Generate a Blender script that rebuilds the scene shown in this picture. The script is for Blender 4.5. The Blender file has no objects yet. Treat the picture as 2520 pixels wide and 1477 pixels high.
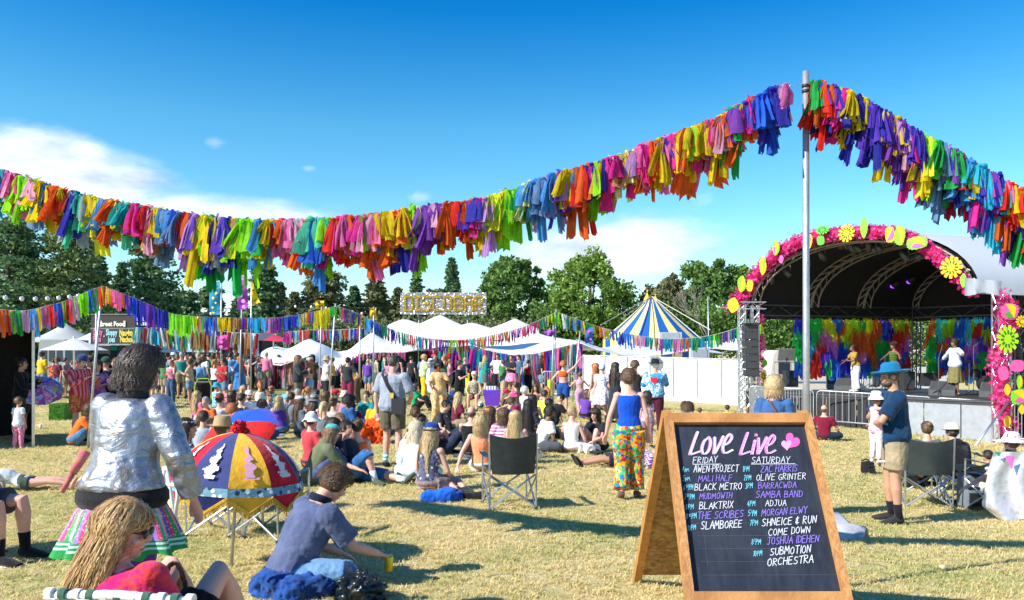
import bpy,bmesh,math,random
from math import sin,cos,pi,radians,sqrt,atan2,exp
from mathutils import Vector,Matrix,noise
random.seed(7)
SC=bpy.context.scene
COL=SC.collection
# ------------------------------------------------------------------ camera
EYE=1.6;F=1960.0;U0=1260.0;V0=868.0
cam=bpy.data.objects.new('camera',bpy.data.cameras.new('camera'));COL.objects.link(cam)
cam.data.sensor_width=36;cam.data.lens=28.0
cam.data.shift_y=(868-738.5)/2520
cam.data.clip_start=.05;cam.data.clip_end=4000
cam.location=(0,0,EYE);cam.rotation_euler=(radians(90),0,0)
SC.camera=cam
# ------------------------------------------------------------------ light
SUN_EL=radians(38)
SHX,SHY=0.87,0.49            # direction shadows fall on the ground
sd=Vector((-SHX*cos(SUN_EL),-SHY*cos(SUN_EL),sin(SUN_EL))).normalized()
sl=bpy.data.lights.new('sun','SUN');sl.energy=4.5;sl.angle=radians(.53);sl.color=(1.0,.955,.88)
so=bpy.data.objects.new('sun',sl);COL.objects.link(so)
so.rotation_euler=sd.to_track_quat('Z','Y').to_euler();so.location=(-20,-10,30)
W=bpy.data.worlds.new('World');SC.world=W;W.use_nodes=True
SC.view_settings.view_transform='Standard';SC.view_settings.look='None'
SC.view_settings.gamma=1;SC.view_settings.use_curve_mapping=False
SC.view_settings.exposure=0.85
SC.cycles.max_bounces=6;SC.cycles.transparent_max_bounces=8
SC.cycles.use_denoising=True

class NT:
    def __init__(s,tree):s.t=tree;s.n=tree.nodes;s.l=tree.links
    def new(s,typ,**kw):
        n=s.n.new(typ)
        for k,v in kw.items():setattr(n,k,v)
        return n
    def link(s,a,b):s.l.new(a,b)
    def set(s,sock,v):
        if hasattr(v,'is_output')or isinstance(v,bpy.types.NodeSocket):s.l.new(v,sock)
        else:sock.default_value=v
    def math(s,op,a,b=0.0,c=None,clamp=False):
        n=s.n.new('ShaderNodeMath');n.operation=op;n.use_clamp=clamp
        s.set(n.inputs[0],a);s.set(n.inputs[1],b)
        if c is not None:s.set(n.inputs[2],c)
        return n.outputs[0]
    def mix(s,f,a,b,blend='MIX'):
        n=s.n.new('ShaderNodeMix');n.data_type='RGBA';n.blend_type=blend
        s.set(n.inputs[0],f)
        for sock,v in((n.inputs[6],a),(n.inputs[7],b)):
            if isinstance(v,(tuple,list)):sock.default_value=(*v[:3],1)
            else:s.l.new(v,sock)
        return n.outputs[2]
    def noise(s,vec,scale,detail=2,rough=.5,dist=0.0,out=0):
        n=s.n.new('ShaderNodeTexNoise')
        if vec is not None:s.l.new(vec,n.inputs['Vector'])
        n.inputs['Scale'].default_value=scale;n.inputs['Detail'].default_value=detail
        n.inputs['Roughness'].default_value=rough;n.inputs['Distortion'].default_value=dist
        return n.outputs[out]
    def ramp(s,fac,stops,interp='LINEAR'):
        n=s.n.new('ShaderNodeValToRGB');s.l.new(fac,n.inputs[0])
        cr=n.color_ramp;cr.interpolation=interp
        while len(cr.elements)<len(stops):cr.elements.new(.5)
        for e,(p,c)in zip(cr.elements,stops):
            e.position=p;e.color=(*c[:3],1)if isinstance(c,(tuple,list))else(c,c,c,1)
        return n.outputs[0]
    def mapr(s,v,a,b,c=0.0,d=1.0,smooth=True):
        n=s.n.new('ShaderNodeMapRange');n.interpolation_type='SMOOTHSTEP' if smooth else 'LINEAR'
        s.l.new(v,n.inputs[0])
        for i,x in enumerate((a,b,c,d)):n.inputs[i+1].default_value=x
        return n.outputs[0]
    def scalev(s,vec,sc):
        n=s.n.new('ShaderNodeVectorMath');n.operation='MULTIPLY';s.l.new(vec,n.inputs[0]);n.inputs[1].default_value=sc
        return n.outputs[0]

# ------------------------------------------------------------------ sky (world): physical sky, deeper blue, broken low cloud
w=NT(W.node_tree);w.n.clear()
sky=w.new('ShaderNodeTexSky',sky_type='NISHITA');sky.sun_disc=False
sky.sun_elevation=SUN_EL;sky.sun_rotation=atan2(sd.x,sd.y)
sky.air_density=1.0;sky.dust_density=.25;sky.ozone_density=2.2
tc=w.new('ShaderNodeTexCoord');sep=w.new('ShaderNodeSeparateXYZ');w.link(tc.outputs['Generated'],sep.inputs[0])
el=w.math('ARCSINE',sep.outputs[2]);az=w.math('ARCTAN2',sep.outputs[0],sep.outputs[1])
hs=w.new('ShaderNodeHueSaturation');hs.inputs['Saturation'].default_value=1.38;hs.inputs['Value'].default_value=1.0
w.link(sky.outputs[0],hs.inputs['Color'])
tint=w.ramp(w.math('DIVIDE',el,1.2),[(0,(.92,.92,.88)),(.12,(.88,1.0,.90)),(.227,(.72,.96,.86)),(.339,(.07,.68,.84)),(.6,(.06,.60,.84))])
base=w.mix(1.0,hs.outputs[0],tint,'MULTIPLY')
cv=w.new('ShaderNodeCombineXYZ');w.link(az,cv.inputs[0]);w.link(w.math('MULTIPLY',el,2.3),cv.inputs[1])
nz=w.noise(cv.outputs[0],5.5,7,.56,.25);nz2=w.noise(cv.outputs[0],17.0,5,.6)
def blob(a,e,wa,we,amp=1.0):
    da=w.math('DIVIDE',w.math('SUBTRACT',az,radians(a)),radians(wa))
    de=w.math('DIVIDE',w.math('SUBTRACT',el,radians(e)),radians(we))
    r=w.math('ADD',w.math('MULTIPLY',da,da),w.math('MULTIPLY',de,de))
    return w.math('MULTIPLY',w.math('EXPONENT',w.math('MULTIPLY',r,-1.0)),amp)
# banks of cumulus: two in view, more of the same all round the horizon
blobs=[(-31,11.0,9.5,3.0,1.2),(-20,8.6,9.0,2.3,1.25),(7.8,7.2,8.5,2.7,1.3),(-16.5,10.0,3.5,1.0,.7),(-6.5,10.9,1.6,.75,.62),(-20.5,13.8,1.3,.7,.45),(-14.3,12.7,.8,.4,.4),(13.5,10.5,1.5,.9,.4),
         (-62,9,14,3.5,1.1),(-100,7,18,3,1.0),(-150,8,20,4,1.1),(55,8,14,3,1.1),(95,10,16,4,1.0),(140,7,18,3,1.0)]
m=None
for b in blobs:
    x=blob(*b);m=x if m is None else w.math('MAXIMUM',m,x)
hz=w.math('MULTIPLY',w.mapr(el,radians(1.0),radians(7.5),1.0,0.0),.80)
m=w.math('MAXIMUM',m,hz)
dens=w.math('ADD',m,w.math('MULTIPLY',w.math('SUBTRACT',nz,.5),1.5))
dens=w.math('ADD',dens,w.math('MULTIPLY',w.math('SUBTRACT',nz2,.5),.45))
cl=w.mapr(dens,.38,1.0)
shade=w.noise(w.scalev(cv.outputs[0],(1,1.4,1)),9.0,5,.55)
ccol=w.ramp(shade,[(.32,(2.7,3.15,3.9)),(.66,(5.9,6.2,6.6))])
fin=w.mix(w.math('MULTIPLY',cl,.93),base,ccol)
bg=w.new('ShaderNodeBackground');bg.inputs[1].default_value=.13;w.link(fin,bg.inputs[0])
wo=w.new('ShaderNodeOutputWorld');w.link(bg.outputs[0],wo.inputs[0])

# ------------------------------------------------------------------ placement helpers
def gz(x,y):
    s=0.5*(x+sqrt(x*x+4.0))-.35       # soft fall to the right
    s=max(0.0,min(s,16.0))
    yy=min(max(y,0),12.0)
    far=max(0.0,y-60.0)
    return-0.018*yy-0.045*s+far*.004+.012*sin(x*.9+y*.6)*min(1,y/6)
def P(u,v,y):return Vector(((u-U0)*y/F,y,EYE-(v-V0)*y/F))
def ground_at(u,v):
    y=12.0
    for _ in range(30):
        x=(u-U0)*y/F
        y=.5*y+.5*F*(EYE-gz(x,y))/(v-V0)
    x=(u-U0)*y/F
    return Vector((x,y,gz(x,y)))
def px(y,n):return n*y/F                       # n picture pixels in metres at distance y

# ------------------------------------------------------------------ mesh builder
class MB:
    def __init__(s):s.v=[];s.f=[];s.m=[];s.c=[]
    def add(s,vs,fs,mi=0,col=None):
        o=len(s.v);s.v.extend([tuple(p)for p in vs]);s.f.extend([tuple(i+o for i in f)for f in fs]);s.m.extend([mi]*len(fs))
        s.c.extend([col]*len(vs));return s
    def box(s,c,d,rot=None,mi=0,col=None):
        x,y,z=d[0]/2,d[1]/2,d[2]/2
        vs=[Vector(p)for p in((-x,-y,-z),(x,-y,-z),(x,y,-z),(-x,y,-z),(-x,-y,z),(x,-y,z),(x,y,z),(-x,y,z))]
        if rot is not None:vs=[rot@p for p in vs]
        c=Vector(c)
        return s.add([p+c for p in vs],[(0,3,2,1),(4,5,6,7),(0,1,5,4),(1,2,6,5),(2,3,7,6),(3,0,4,7)],mi,col)
    def tube(s,pts,rad,n=8,mi=0,cap=True,side=None,col=None):
        """rad: number, list of numbers or list of (w,d); side: reference side axis"""
        pts=[Vector(p)for p in pts];k=len(pts)
        if not isinstance(rad,(list,tuple)):rad=[rad]*k
        rings=[];prev=None
        for i,p in enumerate(pts):
            t=(pts[min(i+1,k-1)]-pts[max(i-1,0)])
            if t.length<1e-9:t=Vector((0,0,1))
            t.normalize()
            a=Vector(side)if side is not None else(prev if prev is not None else(Vector((1,0,0))if abs(t.x)<.8 else Vector((0,1,0))))
            a=a-t*a.dot(t)
            if a.length<1e-5:a=Vector((0,1,0))-t*t.y
            a.normalize();prev=a;b=t.cross(a)
            r=rad[i];rw,rd=r if isinstance(r,(list,tuple))else(r,r)
            rings.append([p+a*(rw*cos(2*pi*j/n))+b*(rd*sin(2*pi*j/n))for j in range(n)])
        vs=[q for r in rings for q in r];fs=[]
        for i in range(k-1):
            for j in range(n):
                j2=(j+1)%n
                fs.append((i*n+j,i*n+j2,(i+1)*n+j2,(i+1)*n+j))
        if cap:
            fs.append(tuple(range(n-1,-1,-1)));fs.append(tuple((k-1)*n+j for j in range(n)))
        return s.add(vs,fs,mi,col)
    def ell(s,c,r,n=10,m=7,rot=None,mi=0,col=None):
        c=Vector(c);vs=[];fs=[]
        for i in range(1,m):
            a=pi*i/m
            for j in range(n):
                b=2*pi*j/n
                p=Vector((r[0]*sin(a)*cos(b),r[1]*sin(a)*sin(b),r[2]*cos(a)))
                vs.append((rot@p if rot is not None else p)+c)
        for tt in(1,-1):
            p=Vector((0,0,r[2]*tt));vs.append((rot@p if rot is not None else p)+c)
        for i in range(m-2):
            for j in range(n):
                j2=(j+1)%n;fs.append((i*n+j,(i+1)*n+j,(i+1)*n+j2,i*n+j2))
        T_,B_=len(vs)-2,len(vs)-1
        for j in range(n):
            j2=(j+1)%n;fs.append((T_,j,j2));fs.append((B_,(m-2)*n+j2,(m-2)*n+j))
        return s.add(vs,fs,mi,col)
    def lathe(s,prof,n=20,c=(0,0,0),rot=None,mi=0,sx=1,sy=1,col=None):
        c=Vector(c);vs=[];fs=[];k=len(prof)
        for r,z in prof:
            for j in range(n):
                p=Vector((r*sx*cos(2*pi*j/n),r*sy*sin(2*pi*j/n),z));vs.append((rot@p if rot is not None else p)+c)
        for i in range(k-1):
            for j in range(n):
                j2=(j+1)%n;fs.append((i*n+j,i*n+j2,(i+1)*n+j2,(i+1)*n+j))
        return s.add(vs,fs,mi,col)
    def poly(s,pts,thick=None,mi=0,nrm=None,col=None):
        """flat polygon; with thick it is extruded along nrm"""
        pts=[Vector(p)for p in pts];k=len(pts)
        if thick is None:return s.add(pts,[tuple(range(k))],mi,col)
        nrm=Vector(nrm).normalized()*thick
        vs=pts+[p-nrm for p in pts]
        fs=[tuple(range(k)),tuple(range(2*k-1,k-1,-1))]+[(i,i+k,(i+1)%k+k,(i+1)%k)for i in range(k)]
        return s.add(vs,fs,mi,col)
    def xform(s,M):s.v=[tuple(M@Vector(p))for p in s.v];return s
    def mesh(s,name='m',smooth=False):
        me=bpy.data.meshes.new(name);me.from_pydata(s.v,[],s.f)
        if any(s.m):me.polygons.foreach_set('material_index',s.m)
        if smooth:me.polygons.foreach_set('use_smooth',[True]*len(me.polygons))
        if any(c is not None for c in s.c):
            at=me.color_attributes.new('Col','FLOAT_COLOR','POINT')
            at.data.foreach_set('color',[x for c in s.c for x in((*c[:3],1.0)if c is not None else(1,1,1,1))])
        me.update();return me
def ob(name,mb,mat=None,parent=None,smooth=False,loc=None,rz=None,me=None):
    me=me or(mb.mesh(name,smooth)if isinstance(mb,MB)else mb)
    o=bpy.data.objects.new(name,me);COL.objects.link(o)
    if mat is not None and len(me.materials)==0:
        for x in(mat if isinstance(mat,(list,tuple))else[mat]):me.materials.append(x)
    if parent is not None:o.parent=parent
    if loc is not None:o.location=loc
    if rz is not None:o.rotation_euler=(0,0,rz)
    return o
def empty(name,loc=(0,0,0),rz=0.0,label=None,cat=None,group=None,sc=None):
    o=bpy.data.objects.new(name,None);COL.objects.link(o);o.location=loc;o.rotation_euler=(0,0,rz)
    o.empty_display_size=.1
    if sc is not None:o.scale=(sc,sc,sc)if not isinstance(sc,tuple)else sc
    return tag(o,label,cat,group)
def tag(o,label=None,cat=None,group=None,kind=None):
    if label:o['label']=label
    if cat:o['category']=cat
    if group:o['group']=group
    if kind:o['kind']=kind
    return o

# ------------------------------------------------------------------ materials
MC={}
def mat(name,col=(.5,.5,.5),rough=.7,metal=0.0,var=.12,vs=6.0,bump=0.0,bs=20.0,spec=.5,col2=None,emit=None,sheen=0.0,trans=0.0,bstretch=None,fac2=(.4,.6),coord='Object',build=None,back=None):
    if name in MC:return MC[name]
    m=bpy.data.materials.new(name);m.use_nodes=True;t=NT(m.node_tree);t.n.clear()
    out=t.new('ShaderNodeOutputMaterial');b=t.new('ShaderNodeBsdfPrincipled');t.link(b.outputs[0],out.inputs[0])
    tc=t.new('ShaderNodeTexCoord');vec=tc.outputs[coord]
    b.inputs['Roughness'].default_value=rough;b.inputs['Metallic'].default_value=metal
    b.inputs['Specular IOR Level'].default_value=spec
    if sheen:b.inputs['Sheen Weight'].default_value=sheen
    if build is not None:c=build(t,vec,b)
    else:
        c=None
        if col2 is not None:
            c=t.mix(t.mapr(t.noise(vec,vs,3),fac2[0],fac2[1]),col,col2)
        elif var:
            n=t.noise(vec,vs,4,.6)
            c=t.mix(t.mapr(n,.3,.7,smooth=False),tuple(x*(1-var)for x in col),tuple(min(1,x*(1+var))for x in col))
    if c is None:b.inputs['Base Color'].default_value=(*col,1)
    else:t.link(c,b.inputs['Base Color'])
    if emit:b.inputs['Emission Color'].default_value=(*emit[:3],1);b.inputs['Emission Strength'].default_value=emit[3]
    if bump:
        bv=t.scalev(vec,bstretch)if bstretch else vec
        bn=t.new('ShaderNodeBump');bn.inputs['Strength'].default_value=min(1,bump);bn.inputs['Distance'].default_value=.02*max(1,bump)
        t.link(t.noise(bv,bs,4,.6),bn.inputs['Height']);t.link(bn.outputs[0],b.inputs['Normal'])
    if trans:
        tr=t.new('ShaderNodeBsdfTranslucent')
        if c is None:tr.inputs[0].default_value=(*col,1)
        else:t.link(c,tr.inputs[0])
        ms=t.new('ShaderNodeMixShader');ms.inputs[0].default_value=trans
        t.link(b.outputs[0],ms.inputs[1]);t.link(tr.outputs[0],ms.inputs[2]);t.link(ms.outputs[0],out.inputs[0])
    MC[name]=m;return m
def hexc(h):
    h=h.lstrip('#');r=[int(h[i:i+2],16)/255 for i in(0,2,4)]
    return tuple(((x+.055)/1.055)**2.4 if x>.04045 else x/12.92 for x in r)
def vcolmat(name,rough=.8,trans=0.0,bump=0.0,bs=40,bstretch=None,mult=.12,spec=.3):
    def bd(t,vec,b):
        a=t.new('ShaderNodeAttribute',attribute_name='Col')
        n=t.noise(vec,9.0,3)
        k=t.mapr(n,.3,.7,1-mult,1+mult,smooth=False)
        kv=t.new('ShaderNodeCombineXYZ')
        for i in range(3):t.link(k,kv.inputs[i])
        return t.mix(1.0,a.outputs[0],kv.outputs[0],'MULTIPLY')
    return mat(name,build=bd,rough=rough,trans=trans,bump=bump,bs=bs,bstretch=bstretch,spec=spec)

STEEL=mat('galvanised steel',(.46,.47,.48),.45,.7,var=.15,vs=14,bump=.15,bs=60)
ALU=mat('aluminium truss',(.62,.63,.65),.32,.9,var=.1,vs=20)
BLACKM=mat('black powder coat',(.018,.018,.02),.5,var=.2)
BLACKC=mat('black canvas',(.012,.012,.014),.85,var=.3,bump=.2,bs=30)
# ================================================================== GROUND
def ground():
    ys=[-8,-4,-1,0,1,2,3]+[3+i*.5 for i in range(1,45)]+[26+i*2 for i in range(18)]+[64,70,80,95,115,150,200,300,500,900,1500]
    xs=[-1500,-700,-300,-150,-90,-60,-45,-36,-30]+[-26+i*1.0 for i in range(0,53)]+[30,36,45,60,90,150,300,700,1500]
    mb=MB();nx=len(xs)
    vs=[(x,y,gz(x,y))for y in ys for x in xs]
    fs=[(j*nx+i,j*nx+i+1,(j+1)*nx+i+1,(j+1)*nx+i)for j in range(len(ys)-1)for i in range(nx-1)]
    mb.add(vs,fs)
    def bd(t,vec,b):
        n1=t.noise(vec,.35,5,.6);n2=t.noise(vec,2.6,5,.65);n3=t.noise(t.scalev(vec,(1,.6,1)),28,4,.7);n4=t.noise(vec,110,2,.6)
        c=t.mix(t.mapr(n3,.3,.72),(.42,.34,.15),(.72,.59,.30))
        g=t.mix(t.mapr(n4,.3,.7),(.24,.26,.08),(.44,.45,.15))
        k=t.math('ADD',t.math('MULTIPLY',n1,.55),t.math('MULTIPLY',n2,.5))
        c=t.mix(t.math('MULTIPLY',t.mapr(k,.47,.68),.8),c,g)
        c=t.mix(t.math('MULTIPLY',t.mapr(n4,.56,.74),.35),c,(.66,.56,.34))
        geo=t.new('ShaderNodeNewGeometry');sp=t.new('ShaderNodeSeparateXYZ');t.link(geo.outputs['Position'],sp.inputs[0])
        # greener turf towards the tents and on the left
        fl=t.math('MULTIPLY',t.mapr(sp.outputs[1],24,34),t.mapr(sp.outputs[0],6,-6))
        c=t.mix(t.math('MULTIPLY',fl,.7),c,(.19,.24,.06))
        return c
    m=mat('dry trodden grass',build=bd,rough=.95,bump=1.0,bs=55,spec=.1,coord='Object')
    o=ob('ground',mb,m,smooth=True);o['kind']='structure'
ground()

# grass: blade tufts scattered by geometry nodes over the near field
def grass():
    def bd(t,vec,b):
        geo=t.new('ShaderNodeNewGeometry');oi=t.new('ShaderNodeObjectInfo')
        n=t.noise(geo.outputs['Position'],1.1,4,.65)
        n2=t.noise(geo.outputs['Position'],.35,4,.6)
        k=t.math('ADD',t.math('MULTIPLY',n,.5),t.math('MULTIPLY',n2,.55))
        k=t.math('ADD',k,t.math('MULTIPLY',t.math('SUBTRACT',oi.outputs['Random'],.5),.24))
        return t.ramp(k,[(.38,(.84,.68,.36)),(.52,(.76,.62,.29)),(.62,(.58,.56,.22)),(.74,(.34,.39,.11))])
    gm=mat('grass blades',build=bd,rough=.75,trans=.4,spec=.2)
    tufts=[]
    hid=bpy.data.collections.new('grass_tufts')
    for k in range(6):
        mb=MB();rnd=random.Random(k)
        for i in range(13):
            a=rnd.uniform(0,2*pi);r=rnd.uniform(0,.055);h=rnd.uniform(.010,.032);lean=rnd.uniform(.7,2.0)*h*(1.6 if k>3 else 1);wd=rnd.uniform(.0022,.0042)
            bx,by=r*cos(a),r*sin(a);la=rnd.uniform(0,2*pi);dx,dy=cos(la),sin(la);sx,sy=-dy*wd,dx*wd
            p=[(bx-sx,by-sy,-.01),(bx+sx,by+sy,-.01),(bx+dx*lean*.45+sx*.8,by+dy*lean*.45+sy*.8,h*.65),(bx+dx*lean*.45-sx*.8,by+dy*lean*.45-sy*.8,h*.65),(bx+dx*lean,by+dy*lean,h)]
            mb.add(p,[(0,1,2,3),(3,2,4)])
        me=mb.mesh('grass_tuft',True);me.materials.append(gm)
        o=bpy.data.objects.new('grass_tuft',me);hid.objects.link(o)
    # emitter patch follows the ground
    mb=MB();bands=[(2.2,5.5),(5.5,10.5),(10.5,19.0),(19,31)]
    for bi,(y0,y1)in enumerate(bands):
        ny=max(4,int((y1-y0)*1.5));nx=30
        vs=[]
        for j in range(ny+1):
            y=y0+(y1-y0)*j/ny
            xl,xr=-.70*y-.6,.70*y+.6
            for i in range(nx+1):
                x=xl+(xr-xl)*i/nx;vs.append((x,y,gz(x,y)))
        fs=[(j*(nx+1)+i,j*(nx+1)+i+1,(j+1)*(nx+1)+i+1,(j+1)*(nx+1)+i)for j in range(ny)for i in range(nx)]
        mb2=MB();mb2.add(vs,fs);me=mb2.mesh('grass');me.materials.append(gm)
        o=bpy.data.objects.new('grass',me);COL.objects.link(o);tag(o,kind='stuff',label='%s short dry straw and green grass blades of the trodden field'%('nearest','near','middle','far')[bi],cat='grass')
        ng=bpy.data.node_groups.new('scatter_%d'%bi,'GeometryNodeTree')
        ng.interface.new_socket('Geometry',in_out='INPUT',socket_type='NodeSocketGeometry');ng.interface.new_socket('Geometry',in_out='OUTPUT',socket_type='NodeSocketGeometry')
        t=NT(ng);gi=t.new('NodeGroupInput');go=t.new('NodeGroupOutput')
        dp=t.new('GeometryNodeDistributePointsOnFaces');dp.inputs['Density'].default_value=(560,330,130,40)[bi];dp.inputs['Seed'].default_value=bi
        ci=t.new('GeometryNodeCollectionInfo');ci.inputs[0].default_value=hid;ci.inputs['Separate Children'].default_value=True;ci.inputs['Reset Children'].default_value=True
        ip=t.new('GeometryNodeInstanceOnPoints');ip.inputs['Pick Instance'].default_value=True
        rv=t.new('FunctionNodeRandomValue',data_type='FLOAT_VECTOR');rv.inputs[0].default_value=(-.15,-.15,0);rv.inputs[1].default_value=(.15,.15,6.28)
        rs=t.new('FunctionNodeRandomValue',data_type='FLOAT');k=(.75,.9,1.25,1.8)[bi];rs.inputs[2].default_value=.55*k;rs.inputs[3].default_value=1.25*k
        t.link(gi.outputs[0],dp.inputs[0]);t.link(dp.outputs[0],ip.inputs[0]);t.link(ci.outputs[0],ip.inputs['Instance'])
        t.link(rv.outputs[0],ip.inputs['Rotation']);t.link(rs.outputs[1],ip.inputs['Scale']);t.link(ip.outputs[0],go.inputs[0])
        md=o.modifiers.new('scatter','NODES');md.node_group=ng
grass()

# ================================================================== TREES
def leafmat(name,c1,c2,c3):
    def bd(t,vec,b):
        geo=t.new('ShaderNodeNewGeometry')
        r=geo.outputs['Random Per Island']
        n=t.noise(geo.outputs['Position'],.45,3)
        k=t.math('ADD',t.math('MULTIPLY',r,.55),t.math('MULTIPLY',n,.6))
        return t.ramp(k,[(.25,c1),(.55,c2),(.85,c3)])
    return mat(name,build=bd,rough=.6,trans=.28,spec=.3)
LM={'dark':leafmat('dark pine needles',(.055,.12,.055),(.11,.21,.085),(.20,.31,.13)),
      'olive':leafmat('olive pine needles',(.11,.16,.055),(.21,.28,.10),(.36,.43,.15)),
      'brown':leafmat('brownish spruce needles',(.09,.115,.05),(.17,.19,.08),(.28,.29,.13)),
      'green':leafmat('mid green leaves',(.06,.12,.026),(.11,.21,.045),(.20,.33,.075)),
      'bright':leafmat('bright green leaves',(.08,.16,.024),(.16,.28,.045),(.28,.40,.08)),
      'dull':leafmat('dull khaki leaves',(.08,.09,.04),(.15,.16,.065),(.25,.24,.11))}
BARK=mat('bark',(.12,.085,.06),.9,var=.4,vs=3,bump=.8,bs=8)
def quad_leaf(mb,c,s,rnd,flat=0.0):
    a=Vector((rnd.gauss(0,1),rnd.gauss(0,1),rnd.gauss(0,1)*(1-flat))).normalized()
    b=a.cross(Vector((rnd.gauss(0,1),rnd.gauss(0,1),rnd.gauss(0,1)*(1-flat)))).normalized()
    a=a*s;b=b*s*.6
    mb.add([c-a,c+b*.9,c+a,c-b*.9],[(0,1,2,3)])
def tree(u,vt,wpx,y,kind,lm,label,seed,cat='tree',base=None,dens=1.0):
    rnd=random.Random(seed)
    x=(u-U0)*y/F;g=gz(x,y);top=EYE+(V0-vt)*y/F;H=top-g;R=wpx*y/F/2
    t=empty('tree',(x,y,g),0,label,cat,'trees behind the field')
    cr=MB();tr=MB();ls=.23*y/70
    if kind=='broad':
        tr.tube([(0,0,-.2),(.1,0,H*.25),(0,.1,H*.5),(0,0,H*.8)],[R*.09,R*.07,R*.05,R*.02],8)
        n=int(170*dens);cen=[]
        for i in range(n):
            th=rnd.uniform(0,2*pi);ph=rnd.uniform(-1,1)
            rr=rnd.uniform(.55,1.0)**.6
            lob=.82+.28*noise.noise(Vector((cos(th)*1.6,sin(th)*1.6,ph*1.8+seed)))
            zc=.56+.44*ph*lob;s_=sqrt(max(0,1-ph*ph))*lob
            if zc<.14:continue
            cen.append(Vector((R*rr*s_*cos(th),R*rr*s_*sin(th),H*(.5+(zc-.5)*(.6+.4*rr)))))
        for i in range(9):
            q=rnd.choice(cen);tr.tube([(0,0,H*rnd.uniform(.2,.5)),q*.5+Vector((0,0,H*.22)),q],[R*.04,R*.025,R*.008],5)
        for q in cen:
            cs=rnd.uniform(.10,.24)*R
            for k in range(int(95*dens)):
                d=Vector((rnd.gauss(0,1),rnd.gauss(0,1),rnd.gauss(0,.75)))
                d=d.normalized()*(rnd.random()**.45)*cs
                quad_leaf(cr,q+d,ls*rnd.uniform(.5,1.15),rnd)
    elif kind=='pine':
        tr.tube([(0,0,-.2),(.15,0,H*.35),(-.1,.1,H*.7),(0,0,H*.95)],[R*.07,R*.055,R*.035,R*.01],8)
        n=int(120*dens)
        for i in range(n):
            f=rnd.uniform(.22,.98);z=H*f
            rr=R*(1.05-.75*f)*(1.0 if f>.35 else .8)if f>.3 else R*.85
            th=rnd.uniform(0,2*pi);r_=rr*rnd.uniform(.25,1.0)
            q=Vector((r_*cos(th),r_*sin(th),z))
            if rnd.random()<.5:tr.tube([(0,0,z-H*.06),q*.6+Vector((0,0,-.3))+Vector((0,0,z*.4)),q],[R*.02,R*.014,.02],4)
            cs=R*rnd.uniform(.18,.36)
            for k in range(int(90*dens)):
                d=Vector((rnd.gauss(0,1),rnd.gauss(0,1),rnd.gauss(0,1))).normalized()*(rnd.random()**.5)*cs
                d.z*=.38;d.z-=.12*(d.x*d.x+d.y*d.y)/cs
                quad_leaf(cr,q+d,ls*rnd.uniform(.5,1.1),rnd,.4)
    else:   # spruce: whorls of drooping boughs
        tr.tube([(0,0,-.2),(0,0,H*.5),(0,0,H)],[R*.08,R*.05,.02],7)
        nl=int(34*dens)
        for i in range(nl):
            f=.10+.89*i/nl;z=H*f;rr=R*(1-f)**.85+R*.05
            nb=12 if f<.8 else 7
            for j in range(nb):
                th=2*pi*(j+rnd.random()*.7)/nb;L=rr*rnd.uniform(.5,1.3)
                dx,dy=cos(th),sin(th)
                for s_ in range(9):
                    q=(s_+1)/9;c=Vector((dx*L*q,dy*L*q,z-L*.30*q+L*.16*q*q*q))
                    wd=L*.20*(1.1-q)
                    for k in range(4):
                        o=rnd.uniform(-1,1)*wd
                        quad_leaf(cr,c+Vector((-dy*o,dx*o,-abs(o)*.35+rnd.uniform(-.05,.05))),ls*rnd.uniform(.6,1.25),rnd,.55)
    ob('trunk',tr,BARK,t,True);ob('crown',cr,LM[lm],t)
    return t
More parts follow.
